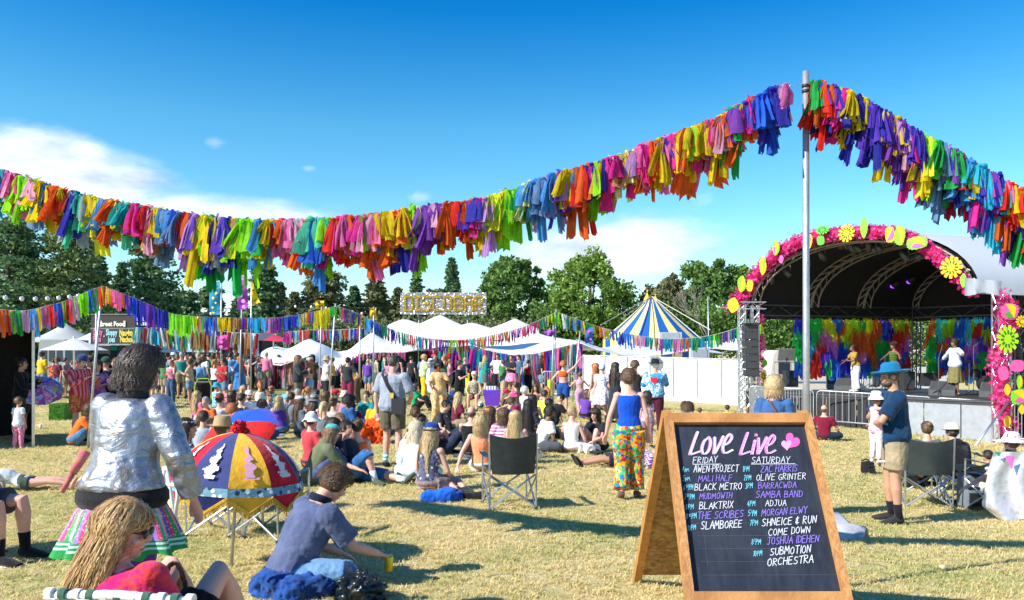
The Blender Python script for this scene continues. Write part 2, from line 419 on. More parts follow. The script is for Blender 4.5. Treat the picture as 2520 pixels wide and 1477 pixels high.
TREES=[
 (-60,560,220,66,'pine','dark','dark pine cut by the left edge of the picture behind the gazebo'),
 (300,640,120,80,'spruce','dark','narrow dark conifer between the bushy pine and the open crowned pine'),
 (455,715,130,80,'pine','dark','low dark pine right of the open crowned pine'),
 (590,720,130,84,'spruce','dark','dark conifer behind the purple banner'),
 (20,530,280,60,'pine','dark','dark evergreen at the far left edge rising behind the black gazebo'),
 (62,505,150,72,'spruce','dark','tall pointed dark evergreen, leftmost tree top under the big garland'),
 (165,548,270,62,'pine','olive','bushy olive green pine between the left edge and the gappy pine'),
 (238,585,150,76,'spruce','dark','dark spruce pressed against the right side of the bushy olive pine'),
 (372,600,205,66,'pine','dark','open crowned pine with sky gaps behind the food stall sign'),
 (520,700,120,74,'pine','dark','low dark pine behind the blue star flag'),
 (650,645,130,78,'pine','dark','dark pine with bare trunk behind the yellow pennant flag'),
 (725,715,130,82,'spruce','brown','small brownish conifer left of the bushy brown conifer'),
 (795,668,185,80,'pine','brown','bushy brownish green conifer above the yellow garland cloths'),
 (925,640,130,84,'spruce','brown','tall brownish conifer left of the disco bar sign'),
 (872,700,110,90,'spruce','dark','dark conifer half hidden between the two brownish conifers'),
 (690,690,120,90,'spruce','brown','brownish conifer just right of the yellow pennant flag'),
 (980,705,110,92,'spruce','brown','brownish conifer directly behind the left end of the disco bar sign'),
 (1075,712,110,92,'pine','brown','low brownish pine between the two pointed spruces'),
 (1026,652,95,88,'spruce','dark','slim dark conifer above the left end of the disco bar sign'),
 (1112,628,105,84,'spruce','dark','spiky dark spruce pointing up behind the middle of the disco bar sign'),
 (1262,622,190,76,'broad','green','large mid green leafy tree right of the disco bar sign'),
 (1200,735,120,80,'broad','green','low leafy bush tree under the right end of the disco bar sign'),
 (1452,608,240,72,'broad','bright','biggest bright green leafy tree in the middle of the tree line'),
 (1365,710,110,78,'broad','green','smaller dark leafy tree between the two big leafy trees'),
 (1640,665,150,74,'broad','dull','dull khaki leafy tree behind the circus tent top'),
 (1748,628,190,82,'broad','green','dark green leafy tree with high crown near the stage'),
 (1830,640,130,84,'broad','bright','bright green leafy tree just left of the stage arch'),
 (1930,650,150,80,'broad','green','leafy green tree showing through the open side of the stage'),
]
for i,(u,v,wp,y,k,lm,lab)in enumerate(TREES):tree(u,v,wp,y,k,lm,lab,i+3,dens=1.0 if wp>100 else .8)
# bare branched tree
def bare_tree():
    y=66;b=P(1748,868,y);g=gz(b.x,y);t=empty('bare_tree',(b.x,y,g),0,'leafless grey branched tree standing before the leafy tree by the stage','tree')
    mb=MB();rnd=random.Random(4)
    def br(p,d,L,r,n):
        q=p+d*L;mb.tube([p,(p+q)/2+Vector((rnd.uniform(-.1,.1),0,.05))*L,q],[r,r*.8,r*.6],5)
        if n:
            for k in range(3):br(q,(d+Vector((rnd.uniform(-.7,.7),rnd.uniform(-.6,.6),rnd.uniform(-.1,.5)))).normalized(),L*.68,r*.62,n-1)
    br(Vector((0,0,0)),Vector((0,0,1)),3.2,.11,4)
    ob('trunk',mb,mat('pale dead wood',(.20,.19,.14),.9),t,True)
bare_tree()
# hedge/understorey mass under the trees
def hedge(u0,u1,y,vt,lm,name,label,seed,n=420,leaf=(.10,.24)):
    rnd=random.Random(seed);mb=MB()
    for i in range(n):
        u=rnd.uniform(u0,u1);yy=y+rnd.uniform(-2,2);x=(u-U0)*yy/F;g=gz(x,yy)
        top=EYE+(V0-vt)*yy/F+1.0*noise.noise(Vector((x*.25,seed,0)))
        z=g+(top-g)*rnd.random()**.6
        for k in range(50):
            d=Vector((rnd.gauss(0,.7),rnd.gauss(0,.5),rnd.gauss(0,.5)));quad_leaf(mb,Vector((x,yy,z))+d,rnd.uniform(*leaf),rnd)
    tag(ob(name,mb,LM[lm]),label,'hedge',kind='stuff')
hedge(-700,760,70,795,'dark','undergrowth','dark undergrowth under the pines on the left',1,900)
hedge(740,1340,72,800,'brown','undergrowth','brownish undergrowth behind the disco bar tents',2,460)
hedge(1320,4300,72,760,'green','undergrowth','green hedge mass behind the circus tent and stage',3,2000)
# ================================================================== PEOPLE: library
PEND={}
TMPC=bpy.data.collections.new('build');COL.children.link(TMPC)
DTEX={}
def dtex(scale):
    k=round(scale,3)
    if k not in DTEX:
        t=bpy.data.textures.new('folds','CLOUDS');t.noise_scale=scale;t.noise_depth=2;DTEX[k]=t
    return DTEX[k]
def skin_mesh(key,mb,vox,smooth=3,disp=None):
    """one continuous surface out of overlapping closed shapes"""
    if key in PEND:return PEND[key]
    me=mb.mesh('src');o=bpy.data.objects.new('src',me);TMPC.objects.link(o)
    r=o.modifiers.new('r','REMESH');r.mode='VOXEL';r.voxel_size=vox;r.use_smooth_shade=True
    if smooth:
        s=o.modifiers.new('s','SMOOTH');s.factor=.5;s.iterations=smooth
    if disp:
        for(st,sc_)in disp:
            d=o.modifiers.new('d','DISPLACE');d.texture=dtex(sc_);d.strength=st;d.texture_coords='LOCAL';d.mid_level=.5
    PEND[key]={'tmp':o,'users':[]};return PEND[key]
def use_mesh(name,pend,mat_,parent):
    me=bpy.data.meshes.new('pending');o=bpy.data.objects.new(name,me);COL.objects.link(o);o.parent=parent
    pend['users'].append((o,mat_));return o
def flush():
    dg=bpy.context.evaluated_depsgraph_get();dg.update()
    for key,p in PEND.items():
        me=bpy.data.meshes.new_from_object(p['tmp'].evaluated_get(dg));me.materials.clear();me.materials.append(None)
        for o,m in p['users']:
            old=o.data;o.data=me
            if old.users==0:bpy.data.meshes.remove(old)
            o.material_slots[0].link='OBJECT';o.material_slots[0].material=m
    for p in PEND.values():
        me=p['tmp'].data;bpy.data.objects.remove(p['tmp']);bpy.data.meshes.remove(me)
    bpy.data.collections.remove(TMPC)
def mesh_user(name,me,mat_,parent,**kw):
    """shared mesh, material on the object"""
    o=bpy.data.objects.new(name,me);COL.objects.link(o);o.parent=parent
    if len(me.materials)==0:me.materials.append(None)
    o.material_slots[0].link='OBJECT';o.material_slots[0].material=mat_
    for k,v in kw.items():setattr(o,k,v)
    return o

ARMS={'down':((.05,-.02,-.29),(.07,.05,-.54)),'drink':((.06,.0,-.28),(.0,.22,-.22)),'fold':((.08,.05,-.27),(-.12,.22,-.2)),
        'up':((.16,.06,.23),(.22,.10,.49)),'out':((.26,.05,-.08),(.50,.12,-.10)),'outlow':((.2,.08,-.2),(.42,.16,-.33)),'back':((.10,-.17,-.22),(.14,-.30,-.44)),
        'knees':((.06,.20,-.20),(-.02,.40,-.24)),'lap':((.09,.06,-.27),(.0,.24,-.40)),'camera':((.13,.16,-.18),(.03,.24,.06)),
        'hip':((.2,-.06,-.24),(.07,.05,-.42)),'front':((.05,.12,-.25),(.0,.38,-.22)),'chin':((.05,.18,-.22),(-.05,.2,.02)),
        'mic':((.12,.10,-.22),(-.02,.22,.02)),'hold':((.10,.12,-.24),(-.06,.30,-.12)),'rest':((.1,.12,-.26),(.06,.36,-.34)),'behind':((.1,-.14,-.25),(-.03,-.16,-.42))}
def pose(legs='stand',al='down',ar='down',lean=0.0,yaw=0.0,pitch=0.0,kid=0,sex='f',twist=0.0,side=0.0):
    J={'legs':legs,'kid':kid,'sex':sex}
    V=Vector
    pz={'stand':.95,'walk':.94,'stride':.92,'cross':.12,'kneesup':.12,'out':.12,'one':.12,'sidesit':.12,'chair':.47,'low':.28,'lounge':.34,'kneel':.50,'bend':.93}[legs]
    p=V((0,0,pz));J['p']=p
    if legs=='bend':lean=max(lean,radians(60))
    R=Matrix.Rotation(-twist,3,'Z')@Matrix.Rotation(-lean,3,'X')@Matrix.Rotation(side,3,'Y');J['R']=R
    sw={'m':.185,'f':.155}[sex]*(.85 if kid else 1)
    up=lambda x,y,z,l=0:p+R@V((x,y,z))
    # the spine curls forward more towards the top when sitting
    c=lean*.25
    R2=Matrix.Rotation(-twist,3,'Z')@Matrix.Rotation(-(lean+c),3,'X')@Matrix.Rotation(side,3,'Y')
    J['w']=up(0,0,.15);J['c']=up(0,.012,.34);J['u']=J['c']+R2@V((0,-.005,.10));J['n']=J['c']+R2@V((0,-.015,.165))
    J['n2']=J['n']+(R2@V((0,.012,.07)))
    Rh=Matrix.Rotation(-twist,3,'Z')@Matrix.Rotation(-yaw,3,'Z')@Matrix.Rotation(-(lean*.35+pitch),3,'X')
    J['Rh']=Rh;J['h']=J['n']+R2@V((0,.02,.06))+Rh@V((0,.005,.095))*(1.15 if kid else 1)
    for s,a in((-1,al),(1,ar)):
        sh=J['c']+R2@V((s*sw,0,.095));k='L' if s<0 else 'R'
        e,wv=ARMS[a]if isinstance(a,str)else a
        mx=lambda q:V((q[0]*s,q[1],q[2]))*(.8 if kid else 1)
        Ra=Matrix.Rotation(-twist,3,'Z')@Matrix.Rotation(-lean*.35,3,'X')
        J['s'+k]=sh;J['e'+k]=sh+Ra@mx(e);J['w'+k]=sh+Ra@mx(wv)
        if legs not in('stand','walk','stride','bend','chair','low')and J['w'+k].z<.05:J['w'+k].z=.05
        hx=.09 if sex=='m' else .095
        hp=p+V((s*hx,0,-.02));J['h'+k]=hp
        if legs=='stand':kn,an,to=V((s*.10,.015,.50)),V((s*.11,-.02,.08)),V((s*.14,.13,.03))
        elif legs=='bend':kn,an,to=V((s*.11,.03,.50)),V((s*.12,-.02,.08)),V((s*.14,.13,.03))
        elif legs=='walk':kn,an,to=(V((.10,.10,.50)),V((.10,.06,.08)),V((.12,.22,.03)))if s>0 else(V((-.10,.0,.49)),V((-.10,-.18,.12)),V((-.11,-.06,.03)))
        elif legs=='stride':kn,an,to=(V((.12,.16,.50)),V((.13,.22,.08)),V((.14,.37,.04)))if s>0 else(V((-.10,-.05,.48)),V((-.10,-.32,.16)),V((-.11,-.22,.03)))
        elif legs=='cross':kn,an,to=V((s*.32,.27,.13)),V((-s*.06,.33+.04*s,.07)),V((-s*.18,.38+.04*s,.05))
        elif legs=='kneesup':kn,an,to=V((s*.12,.36,.45)),V((s*.11,.50,.08)),V((s*.13,.64,.03))
        elif legs=='out':kn,an,to=V((s*.11,.45,.14)),V((s*.12,.86,.08)),V((s*.16,.93,.17))
        elif legs=='one':kn,an,to=(V((.12,.36,.44)),V((.10,.48,.08)),V((.12,.62,.03)))if s>0 else(V((-.14,.45,.12)),V((-.12,.84,.07)),V((-.18,.92,.14)))
        elif legs=='sidesit':kn,an,to=V((.12+.1*s,.38,.12)),V((.44,.12+.1*s,.06)),V((.56,.06+.1*s,.04))
        elif legs=='chair':kn,an,to=V((s*.13,.44,.48)),V((s*.14,.46,.08)),V((s*.15,.61,.03))
        elif legs=='low':kn,an,to=V((s*.13,.42,.38)),V((s*.14,.62,.08)),V((s*.15,.76,.05))
        elif legs=='lounge':kn,an,to=V((s*.13,.40,.74)),V((s*.13,.62,.36)),V((s*.14,.76,.22))
        elif legs=='kneel':kn,an,to=V((s*.12,.10,.06)),V((s*.12,-.32,.08)),V((s*.12,-.42,.04))
        J['k'+k],J['a'+k],J['t'+k]=kn,an,to
    if kid and legs in('stand','walk','stride'):
        dzz=pz*.22
        for k in list(J):
            if isinstance(J[k],Vector)and k[0]not in 'kat':J[k]=J[k]-Vector((0,0,dzz))
            elif isinstance(J[k],Vector):J[k]=Vector((J[k].x,J[k].y,J[k].z*.78))
    if kid:   # shorter legs and arms relative to the head
        for k in('kL','kR'):J[k]=J['p']+(J[k]-J['p'])*.92
    return J
HR=1.0
def add_head(mb,J,near):
    k=1.22 if J['kid']else 1.0;h,R=J['h'],J['Rh']
    E=lambda c,r,n=14,m=10:mb.ell(h+R@(Vector(c)*k),tuple(x*k for x in r),n,m,R)
    E((0,-.012,.022),(.076,.096,.096));E((0,.022,-.04),(.058,.068,.074));E((0,.058,-.088),(.026,.028,.024))
    E((0,.02,-.065),(.052,.058,.04))
    mb.tube([h+R@(Vector((0,.084,.012))*k),h+R@(Vector((0,.108,-.030))*k)],[.007*k,.014*k],8)
    for s in(-1,1):E((s*.077,-.008,-.012),(.010,.02,.03),8,6)
    if near:
        E((0,.082,-.062),(.022,.012,.006));E((0,.080,-.071),(.019,.012,.007))
        E((0,.078,.026),(.050,.016,.012))
        for s in(-1,1):E((s*.036,.066,-.03),(.024,.022,.022))
def add_hand(mb,w,d,near,curl=.35,s=1,upv=None):
    d=d.normalized();u=Vector(upv)if upv is not None else Vector((0,0,1)).cross(d)
    if u.length<.1:u=Vector((1,0,0))
    u=(u-d*u.dot(d)).normalized()if(u-d*u.dot(d)).length>.01 else Vector((1,0,0));n_=d.cross(u).normalized()
    mb.tube([w-d*.01,w+d*.04,w+d*.085],[(.026,.018),(.040,.017),(.038,.014)],10,side=u)
    if not near:
        mb.tube([w+d*.08,w+d*.13-n_*.01,w+d*.165-n_*.03],[(.034,.012),(.030,.010),(.018,.008)],8,side=u)
        mb.tube([w+d*.02+u*.03,w+d*.06+u*.055,w+d*.095+u*.06],[.012,.010,.008],6);return
    for i,(o,L)in enumerate(((.030,.072),(.010,.082),(-.010,.076),(-.029,.060))):
        a=w+d*.078+u*o;b=a+d*L*.5-n_*L*curl*.25;c=b+(d*(1-curl)-n_*curl)*L*.3;e=c+(d*(1-curl*1.5)-n_*curl*1.4)*L*.25
        mb.tube([a,b,c,e],[.0098,.0090,.0082,.0065],8)
    a=w+d*.02+u*.028;mb.tube([a,a+d*.03+u*.022,a+d*.062+u*.026-n_*.012,a+d*.085+u*.020-n_*.02],[.013,.012,.0105,.008],8)
def torso_path(J,inf=0.0,lo=0,hi=7,flare=0.0):
    f=J['sex']=='f';k=.88 if J['kid']else 1.0
    R=J['R'];p=J['p'];dn=R@Vector((0,0,-1))if J['legs']in('stand','walk','stride')else Vector((0,0,-.6))
    pts=[p+dn*.10,p,J['w'],J['c']-(J['c']-J['w'])*.35,J['c']+(J['u']-J['c'])*.3,J['u'],J['u']+(J['n']-J['u'])*.55,J['n']+(J['n2']-J['n'])*.1,J['n2']]
    rad=[(.120,.095),(.168 if f else .165,.118),(.120 if f else .142,.092 if f else .102),(.142 if f else .165,.112 if f else .115),(.148 if f else .178,.112),(.142 if f else .172,.088),(.095 if f else .115,.068),(.054,.056),(.050,.054)]
    rad=[((a+inf)*k,(b+inf)*k)for a,b in rad]
    return pts[lo:hi],rad[lo:hi]
def sidev(J):return J['sR']-J['sL']
def build_body(J,near):
    mb=MB();pts,rad=torso_path(J,0,0,9);mb.tube(pts,rad,16,side=sidev(J))
    k=.82 if J['kid']else 1.0;f=.92 if J['sex']=='f' else 1.05
    mb.tube([J['n']-(J['n2']-J['n'])*.3,J['n2'],J['h']],[.056*k*f,.052*k*f,.05*k],12)
    for s in 'LR':
        S,E,Wr=J['s'+s],J['e'+s],J['w'+s]
        mb.ell(S+Vector((0,0,-.008)),(.056*k,.056*k,.054*k),12,8)
        mb.tube([S,S.lerp(E,.35),S.lerp(E,.8),E,E.lerp(Wr,.25),E.lerp(Wr,.7),Wr],[.050*k*f,.046*k*f,.039*k*f,.036*k*f,.040*k*f,.031*k*f,.025*k*f],10)
        add_hand(mb,Wr,(Wr-E),near,.45)
        H,K,A,T=J['h'+s],J['k'+s],J['a'+s],J['t'+s]
        mb.tube([H,H.lerp(K,.3),H.lerp(K,.75),K,K.lerp(A,.28),K.lerp(A,.7),A],[.092*k,.085*k,.062*k,.054*k,.058*k*f,.040*k,.034*k],12)
        d=(T-A);d.z=0 if abs(d.z)<.1 else d.z;d=d.normalized()if d.length>0 else Vector((0,1,0))
        foot(mb,A,T,k,0)
    add_head(mb,J,near);return mb
def foot(mb,A,T,k,inf):
    d=(T-A);L=d.length;d.normalize();u=d.cross(Vector((0,0,1)));u=u.normalized()if u.length>.05 else Vector((1,0,0))
    heel=A-d*.045*k+(Vector((0,0,-.035))if abs(d.z)<.75 else Vector((0,-.02,0)))
    mb.tube([heel,heel.lerp(T,.35),heel.lerp(T,.75),T+d*.05*k],[(.034*k+inf,.036*k+inf),(.038*k+inf,.038*k+inf),(.046*k+inf,.028*k+inf),(.030*k+inf,.018*k+inf)],10,side=u)
    mb.tube([A,heel.lerp(T,.2)],[.038*k+inf,.04*k+inf],8)
def build_top(J,kind,inf=.016):
    mb=MB();lo,hi=0,7
    if kind=='crop':pts,rad=torso_path(J,inf,3,7)
    elif kind in('tank','strap'):pts,rad=torso_path(J,inf,1,6)
    else:
        pts,rad=torso_path(J,inf,0,7)
        f_=J['u']+(J['n']-J['u'])*.8
        pts=list(pts)+[f_];rad=list(rad)+[(.068,.066)]
    if kind in('tee','long','loose','hoodie','jacket')and J['legs']in('stand','walk','stride'):
        rad[0]=(rad[0][0]+.035,rad[0][1]+.02)
        pts[0]=pts[0]+Vector((0,0,.02));rad[1]=(rad[1][0]+.03,rad[1][1]+.028);rad[2]=(rad[2][0]+.022,rad[2][1]+.02)
    if kind in('loose','jacket','hoodie'):rad=[(a+.022,b+.022)for a,b in rad[:-1]]+[rad[-1]]
    mb.tube(pts,rad,16,side=sidev(J))
    k=.82 if J['kid']else 1.0
    fr={'tee':.62,'long':1.9,'loose':.8,'hoodie':1.95,'jacket':1.9,'tank':0,'strap':0,'crop':0,'short':.45}.get(kind,.62)
    for s in 'LR':
        S,E,Wr=J['s'+s],J['e'+s],J['w'+s];a=inf+(.012 if kind in('loose','jacket','hoodie')else 0)
        if fr>0:
            mb.ell(S,(.062*k+a,.06*k+a,.058*k+a),12,8)
            e1=S.lerp(E,min(1,fr))
            pp=[S,S.lerp(e1,.5),e1];rr=[.058*k+a,.054*k+a,(.058 if fr<1 else .046)*k+a]
            if fr>1:pp+=[E.lerp(Wr,.4),E.lerp(Wr,min(1,fr-1))];rr+=[.044*k+a,.036*k+a]
            mb.tube(pp,rr,12)
        elif kind in('tank',):
            q=J['u'].lerp(S,.55);mb.tube([q+Vector((0,0,-.05)),q+Vector((0,-.0,.035))],[(.03,.06),(.022,.05)],8,side=sidev(J))
    if kind=='hoodie':mb.ell(J['n']+J['R']@Vector((0,-.06,.0)),(.11,.07,.06),12,8)
    return mb
def build_bottom(J,kind,inf=.016):
    mb=MB();k=.82 if J['kid']else 1.0
    pts=[J['p']+(J['w']-J['p'])*.75,J['p']+(J['w']-J['p'])*.3,J['p'],J['p']+Vector((0,0,-.08 if J['legs']in('stand','walk','stride','bend')else-.04))]
    f=J['sex']=='f'
    rad=[((.128 if f else .146)*k+inf,(.095 if f else .104)*k+inf),(.155*k+inf,.108*k+inf),(.172*k+inf,.122*k+inf),(.135*k+inf,.10*k+inf)]
    mb.tube(pts,rad,16,side=sidev(J)if J['legs']!='x' else None)
    fr={'trousers':1.93,'leggings':1.9,'shorts':.78,'hot':.32,'wide':1.93,'long_shorts':1.12}[kind]
    a=inf+{'trousers':.006,'wide':.022,'shorts':.014,'long_shorts':.014,'hot':.006,'leggings':-.006}[kind]
    for s in 'LR':
        H,K,A=J['h'+s],J['k'+s],J['a'+s]
        e1=H.lerp(K,min(fr,1.0));pp=[H,H.lerp(e1,.5),e1];rr=[.094*k+a,(.088 if fr>.6 else .09)*k+a,(.060 if fr>=1 else(.078 if fr>.5 else .088))*k+a]
        if fr>1:
            pp+=[K.lerp(A,.35*min(1,fr-1)),K.lerp(A,fr-1)];rr+=[.058*k+a,((.042 if kind!='wide' else .075)if fr>1.5 else .062)*k+a]
        mb.tube(pp,rr,12)
    return mb
def build_skirt(J,L,flare=.2,pleats=0,n=40,top=.10,r0=None):
    """open pleated cloth from the waist down, standing figures"""
    mb=MB();vs=[];rows=9;p=J['p'];r0=r0 or(.150,.112)
    for i in range(rows):
        q=i/(rows-1);z=p.z+top-L*q
        for j in range(n):
            a=2*pi*j/n;am=0 if not pleats else(.10*q*sin(pleats*a+sin(a*3))+.05*q*sin(a*5+2))
            rx=(r0[0]+.03*min(1,q*4)+flare*q**.9)*(1+am);ry=(r0[1]+.03*min(1,q*4)+flare*q**.9)*(1+am)
            vs.append((p.x+rx*cos(a),p.y+ry*sin(a),z+(.012*sin(pleats*a+1)*q if pleats else 0)))
    fs=[(i*n+j,i*n+(j+1)%n,(i+1)*n+(j+1)%n,(i+1)*n+j)for i in range(rows-1)for j in range(n)]
    mb.add(vs,fs);return mb
def build_seat_skirt(J,inf=.03):
    mb=build_bottom(J,'shorts',inf);return mb

# ---- hair and hats in head space
HMESH={}
def strands(mb,n,L,seed,wave=.01,wid=.006,down=1.0,out=.02,segs=6,lift=.0,back=0.0,curl=0.0,minz=-.02,cut=None,face=True,parting=0.0):
    rnd=random.Random(seed);er=Vector((.082,.100,.104));ec=Vector((0,-.012,.022))
    cnt=0;n=int(n)
    while cnt<n:
        d=Vector((rnd.gauss(0,1),rnd.gauss(0,1),rnd.gauss(0,1))).normalized()
        if d.z<minz:continue
        if face and d.y>.35 and d.z<.55:continue
        if d.y>.85:continue
        cnt+=1
        p=ec+Vector((d.x*er.x,d.y*er.y,d.z*er.z));l=L*rnd.uniform(.75,1.1);st=l/segs
        g0=Vector((d.x*.6,d.y*.5-back-.15,-1))if d.z<.8 else Vector((d.x*2+.3*(1 if d.x>0 else-1),d.y*1.5-.3,-.2));g0=g0-d*g0.dot(d);v=(g0.normalized()+d*lift*.5).normalized();pts=[p];ph=rnd.uniform(0,6.28);ph2=rnd.uniform(0,6.28)
        sd_=v.cross(Vector((0,0,1)));sd_=sd_.normalized()if sd_.length>.05 else Vector((1,0,0))
        for i in range(segs):
            g=Vector((0,-back*.5,-1))*down*.42
            v=(v*1.1+g*(.9 if curl<.8 else .35)+(Vector((cos(ph+i*1.7),sin(ph2+i*1.9),.3*cos(ph+i*2.3)))*curl)).normalized()
            q=pts[-1]+v*st
            e=Vector(((q.x-ec.x)/(er.x+out),(q.y-ec.y)/(er.y+out),(q.z-ec.z)/(er.z+out)))
            if e.length<1:e.normalize();q=ec+Vector((e.x*(er.x+out),e.y*(er.y+out),e.z*(er.z+out)))
            mx_=1.04+lift*.9+rnd.uniform(0,.07)
            if q.z>-.07 and e.length>mx_:e=e.normalized()*mx_;q=ec+Vector((e.x*(er.x+out),e.y*(er.y+out),e.z*(er.z+out)))
            if q.z<=-.07:
                bx=.085+out+lift*.09+.02*rnd.random();q.x=max(-bx,min(bx,q.x));q.y=max(-.13-out-lift*.1,min(.03 if face else .2,q.y))
            if face and q.y>.025 and q.z<.035 and lift<.25:q.y=.02
            if q.z<-.02 and q.z>-.2:   # keep clear of the neck
                r=sqrt(q.x*q.x+q.y*q.y)
                if r<.075 and r>1e-4:q.x*=.075/r;q.y*=.075/r
            if face and q.y>.03 and q.z<.03 and abs(q.x)<.07:q.x=.075*(1 if q.x>0 else-1)
            pts.append(q+sd_*wave*sin(ph+i*1.3))
        vs=[];
        for i,q in enumerate(pts):
            w_=wid*(1.0 if i<segs-1 else .45);nrm=Vector((q.x,q.y+.012,q.z*.4-.0));nrm=nrm.normalized()if nrm.length>0 else Vector((0,0,1))
            t=(pts[min(i+1,segs)]-pts[max(i-1,0)]).normalized();a=nrm.cross(t);a=a.normalized()if a.length>.05 else sd_
            vs+=[q-a*w_,q+a*w_]
        mb.add(vs,[(2*i,2*i+1,2*i+3,2*i+2)for i in range(segs)])
def hair_cap(mb,r=(.086,.104,.108),c=(0,-.016,.026),zc=.045,yc=.05,n=18,m=12):
    b=MB();b.ell(c,r,n,m);keep=[f for f in b.f if not(sum(b.v[i][1]for i in f)/len(f)>yc and sum(b.v[i][2]for i in f)/len(f)<zc)and sum(b.v[i][2]for i in f)/len(f)>-.085]
    mb.add(b.v,keep)
def hair(kind,near):
    key=(kind,near)
    if key in HMESH:return HMESH[key]
    mb=MB();q=(9 if near==2 else 5)if near else 1.3;wd=(.0019 if near==2 else .0030)if near else .009
    if kind=='hi':pass
    if kind=='short':hair_cap(mb,(.081,.100,.104));strands(mb,150*q,.05,1,.003,wd,.5,.006,3,.2)
    elif kind=='curly':hair_cap(mb,(.090,.108,.112));strands(mb,300*q,.075,2,.010,wd,.5,.02,5,.12,curl=.9)
    elif kind=='afro':hair_cap(mb,(.10,.115,.12));strands(mb,420*q,.12,3,.01,wd,.35,.04,5,.45,curl=.8)
    elif kind=='bob':hair_cap(mb);strands(mb,240*q,.24,4,.010,wd,1.0,.022,7,.1,curl=.22)
    elif kind=='wavybob':hair_cap(mb,(.09,.108,.112));strands(mb,400*q,.175,5,.012,wd,.9,.020,7,.16,curl=.6)
    elif kind=='long':hair_cap(mb);strands(mb,230*q,.46,6,.012,wd,1.1,.016,9,.05,back=.3,curl=.10)
    elif kind=='vlong':hair_cap(mb);strands(mb,260*q,.60,7,.012,wd,1.15,.018,10,.05,back=.35,curl=.10)
    elif kind in('pony','bun'):
        hair_cap(mb);strands(mb,90*q,.08,8,.003,wd,.5,.006,3,.0,back=1.2)
        if kind=='bun':mb.ell((0,-.10,.085),(.045,.04,.042),10,8)
        else:mb.tube([(0,-.10,.05),(0,-.15,.0),(0,-.155,-.10),(0,-.13,-.22)],[(.03,.025),(.045,.035),(.035,.03),(.008,.008)],10)
    elif kind=='bald':hair_cap(mb,(.078,.098,.06),(0,-.022,-.01),.0,.0)
    elif kind=='crop':hair_cap(mb,(.079,.099,.1),zc=.055);strands(mb,90*q,.022,9,.001,wd*.8,.3,.003,2,.3)
    elif kind=='beard':mb.ell((0,.035,-.078),(.062,.062,.042),14,8);
    me=mb.mesh('hair',True);HMESH[key]=me;return me
def hat(kind):
    key='hat'+kind
    if key in HMESH:return HMESH[key]
    mb=MB()
    if kind=='cap':
        mb.lathe([(.0,.145),(.04,.142),(.075,.12),(.094,.08),(.098,.04),(.092,.04)],20,(0,-.012,0),sy=1.12)
        mb.add([(x*.075,.085+(1-x*x)*.085,.045-x*x*.012)for x in(-1,-.6,-.2,.2,.6,1)]+[(x*.085,.07 if abs(x)<.9 else .04,.05-x*x*.005)for x in(-1,-.6,-.2,.2,.6,1)],[(i,i+1,i+7,i+6)for i in range(5)])
    elif kind in('bucket','sunhat','fedora','wide','bowler','boater'):
        prof={'bucket':[(0,.14),(.05,.138),(.078,.125),(.092,.06),(.097,.035),(.125,.005),(.14,-.015)],
                'sunhat':[(0,.14),(.05,.136),(.08,.115),(.095,.05),(.10,.035),(.16,.015),(.20,.01)],
                'fedora':[(0,.125),(.035,.128),(.062,.150),(.078,.14),(.090,.08),(.097,.045),(.098,.04),(.135,.034),(.155,.048)],
                'wide':[(0,.13),(.03,.135),(.065,.145),(.085,.12),(.096,.045),(.10,.04),(.16,.03),(.185,.05)],
                'bowler':[(0,.145),(.05,.14),(.085,.11),(.097,.06),(.098,.04),(.125,.036),(.135,.05)],
                'boater':[(0,.12),(.06,.125),(.09,.12),(.098,.06),(.1,.035),(.13,.03),(.135,.036)]}[kind]
        mb.lathe(prof,24,(0,-.012,.012),sy=1.14)
    elif kind=='band':mb.lathe([(.089,.075),(.096,.06),(.096,.04),(.09,.03)],20,(0,-.014,.015),sy=1.15)
    elif kind=='beanie':mb.lathe([(0,.15),(.05,.14),(.085,.10),(.1,.05),(.1,.02),(.09,.015)],18,(0,-.015,.0),sy=1.12)
    elif kind=='scarf':mb.lathe([(0,.142),(.05,.135),(.088,.09),(.1,.03),(.098,-.01),(.09,-.02)],18,(0,-.018,.0),sy=1.1);mb.ell((0,-.13,.0),(.04,.03,.03),8,6)
    me=mb.mesh('hat',True);HMESH[key]=me;return me

# ---- cloth and skin materials
def skin(t='light'):
    c={'light':(.62,.36,.26),'pink':(.66,.36,.27),'tan':(.50,.27,.17),'brown':(.24,.115,.065),'dark':(.13,.065,.04)}[t]
    m=mat('skin '+t,c,.48,var=.08,vs=9,spec=.4);b=m.node_tree.nodes['Principled BSDF']
    b.inputs['Subsurface Weight'].default_value=.12;b.inputs['Subsurface Radius'].default_value=(.02,.008,.005);b.inputs['Subsurface Scale'].default_value=.6
    return m
HC={'black':((.012,.01,.009),(.04,.03,.025)),'dark':((.025,.016,.01),(.07,.045,.03)),'brown':((.07,.038,.02),(.16,.09,.045)),'lbrown':((.16,.09,.045),(.30,.19,.10)),
      'blond':((.38,.25,.11),(.62,.46,.24)),'pale':((.5,.4,.26),(.75,.65,.48)),'ginger':((.32,.10,.025),(.55,.2,.06)),'grey':((.18,.17,.16),(.42,.41,.40)),'white':((.6,.59,.57),(.8,.8,.78)),'salt':((.022,.013,.010),(.085,.058,.045)),'highlight':((.24,.105,.035),(.66,.42,.18)),'cropgrey':((.05,.038,.03),(.14,.11,.09))}
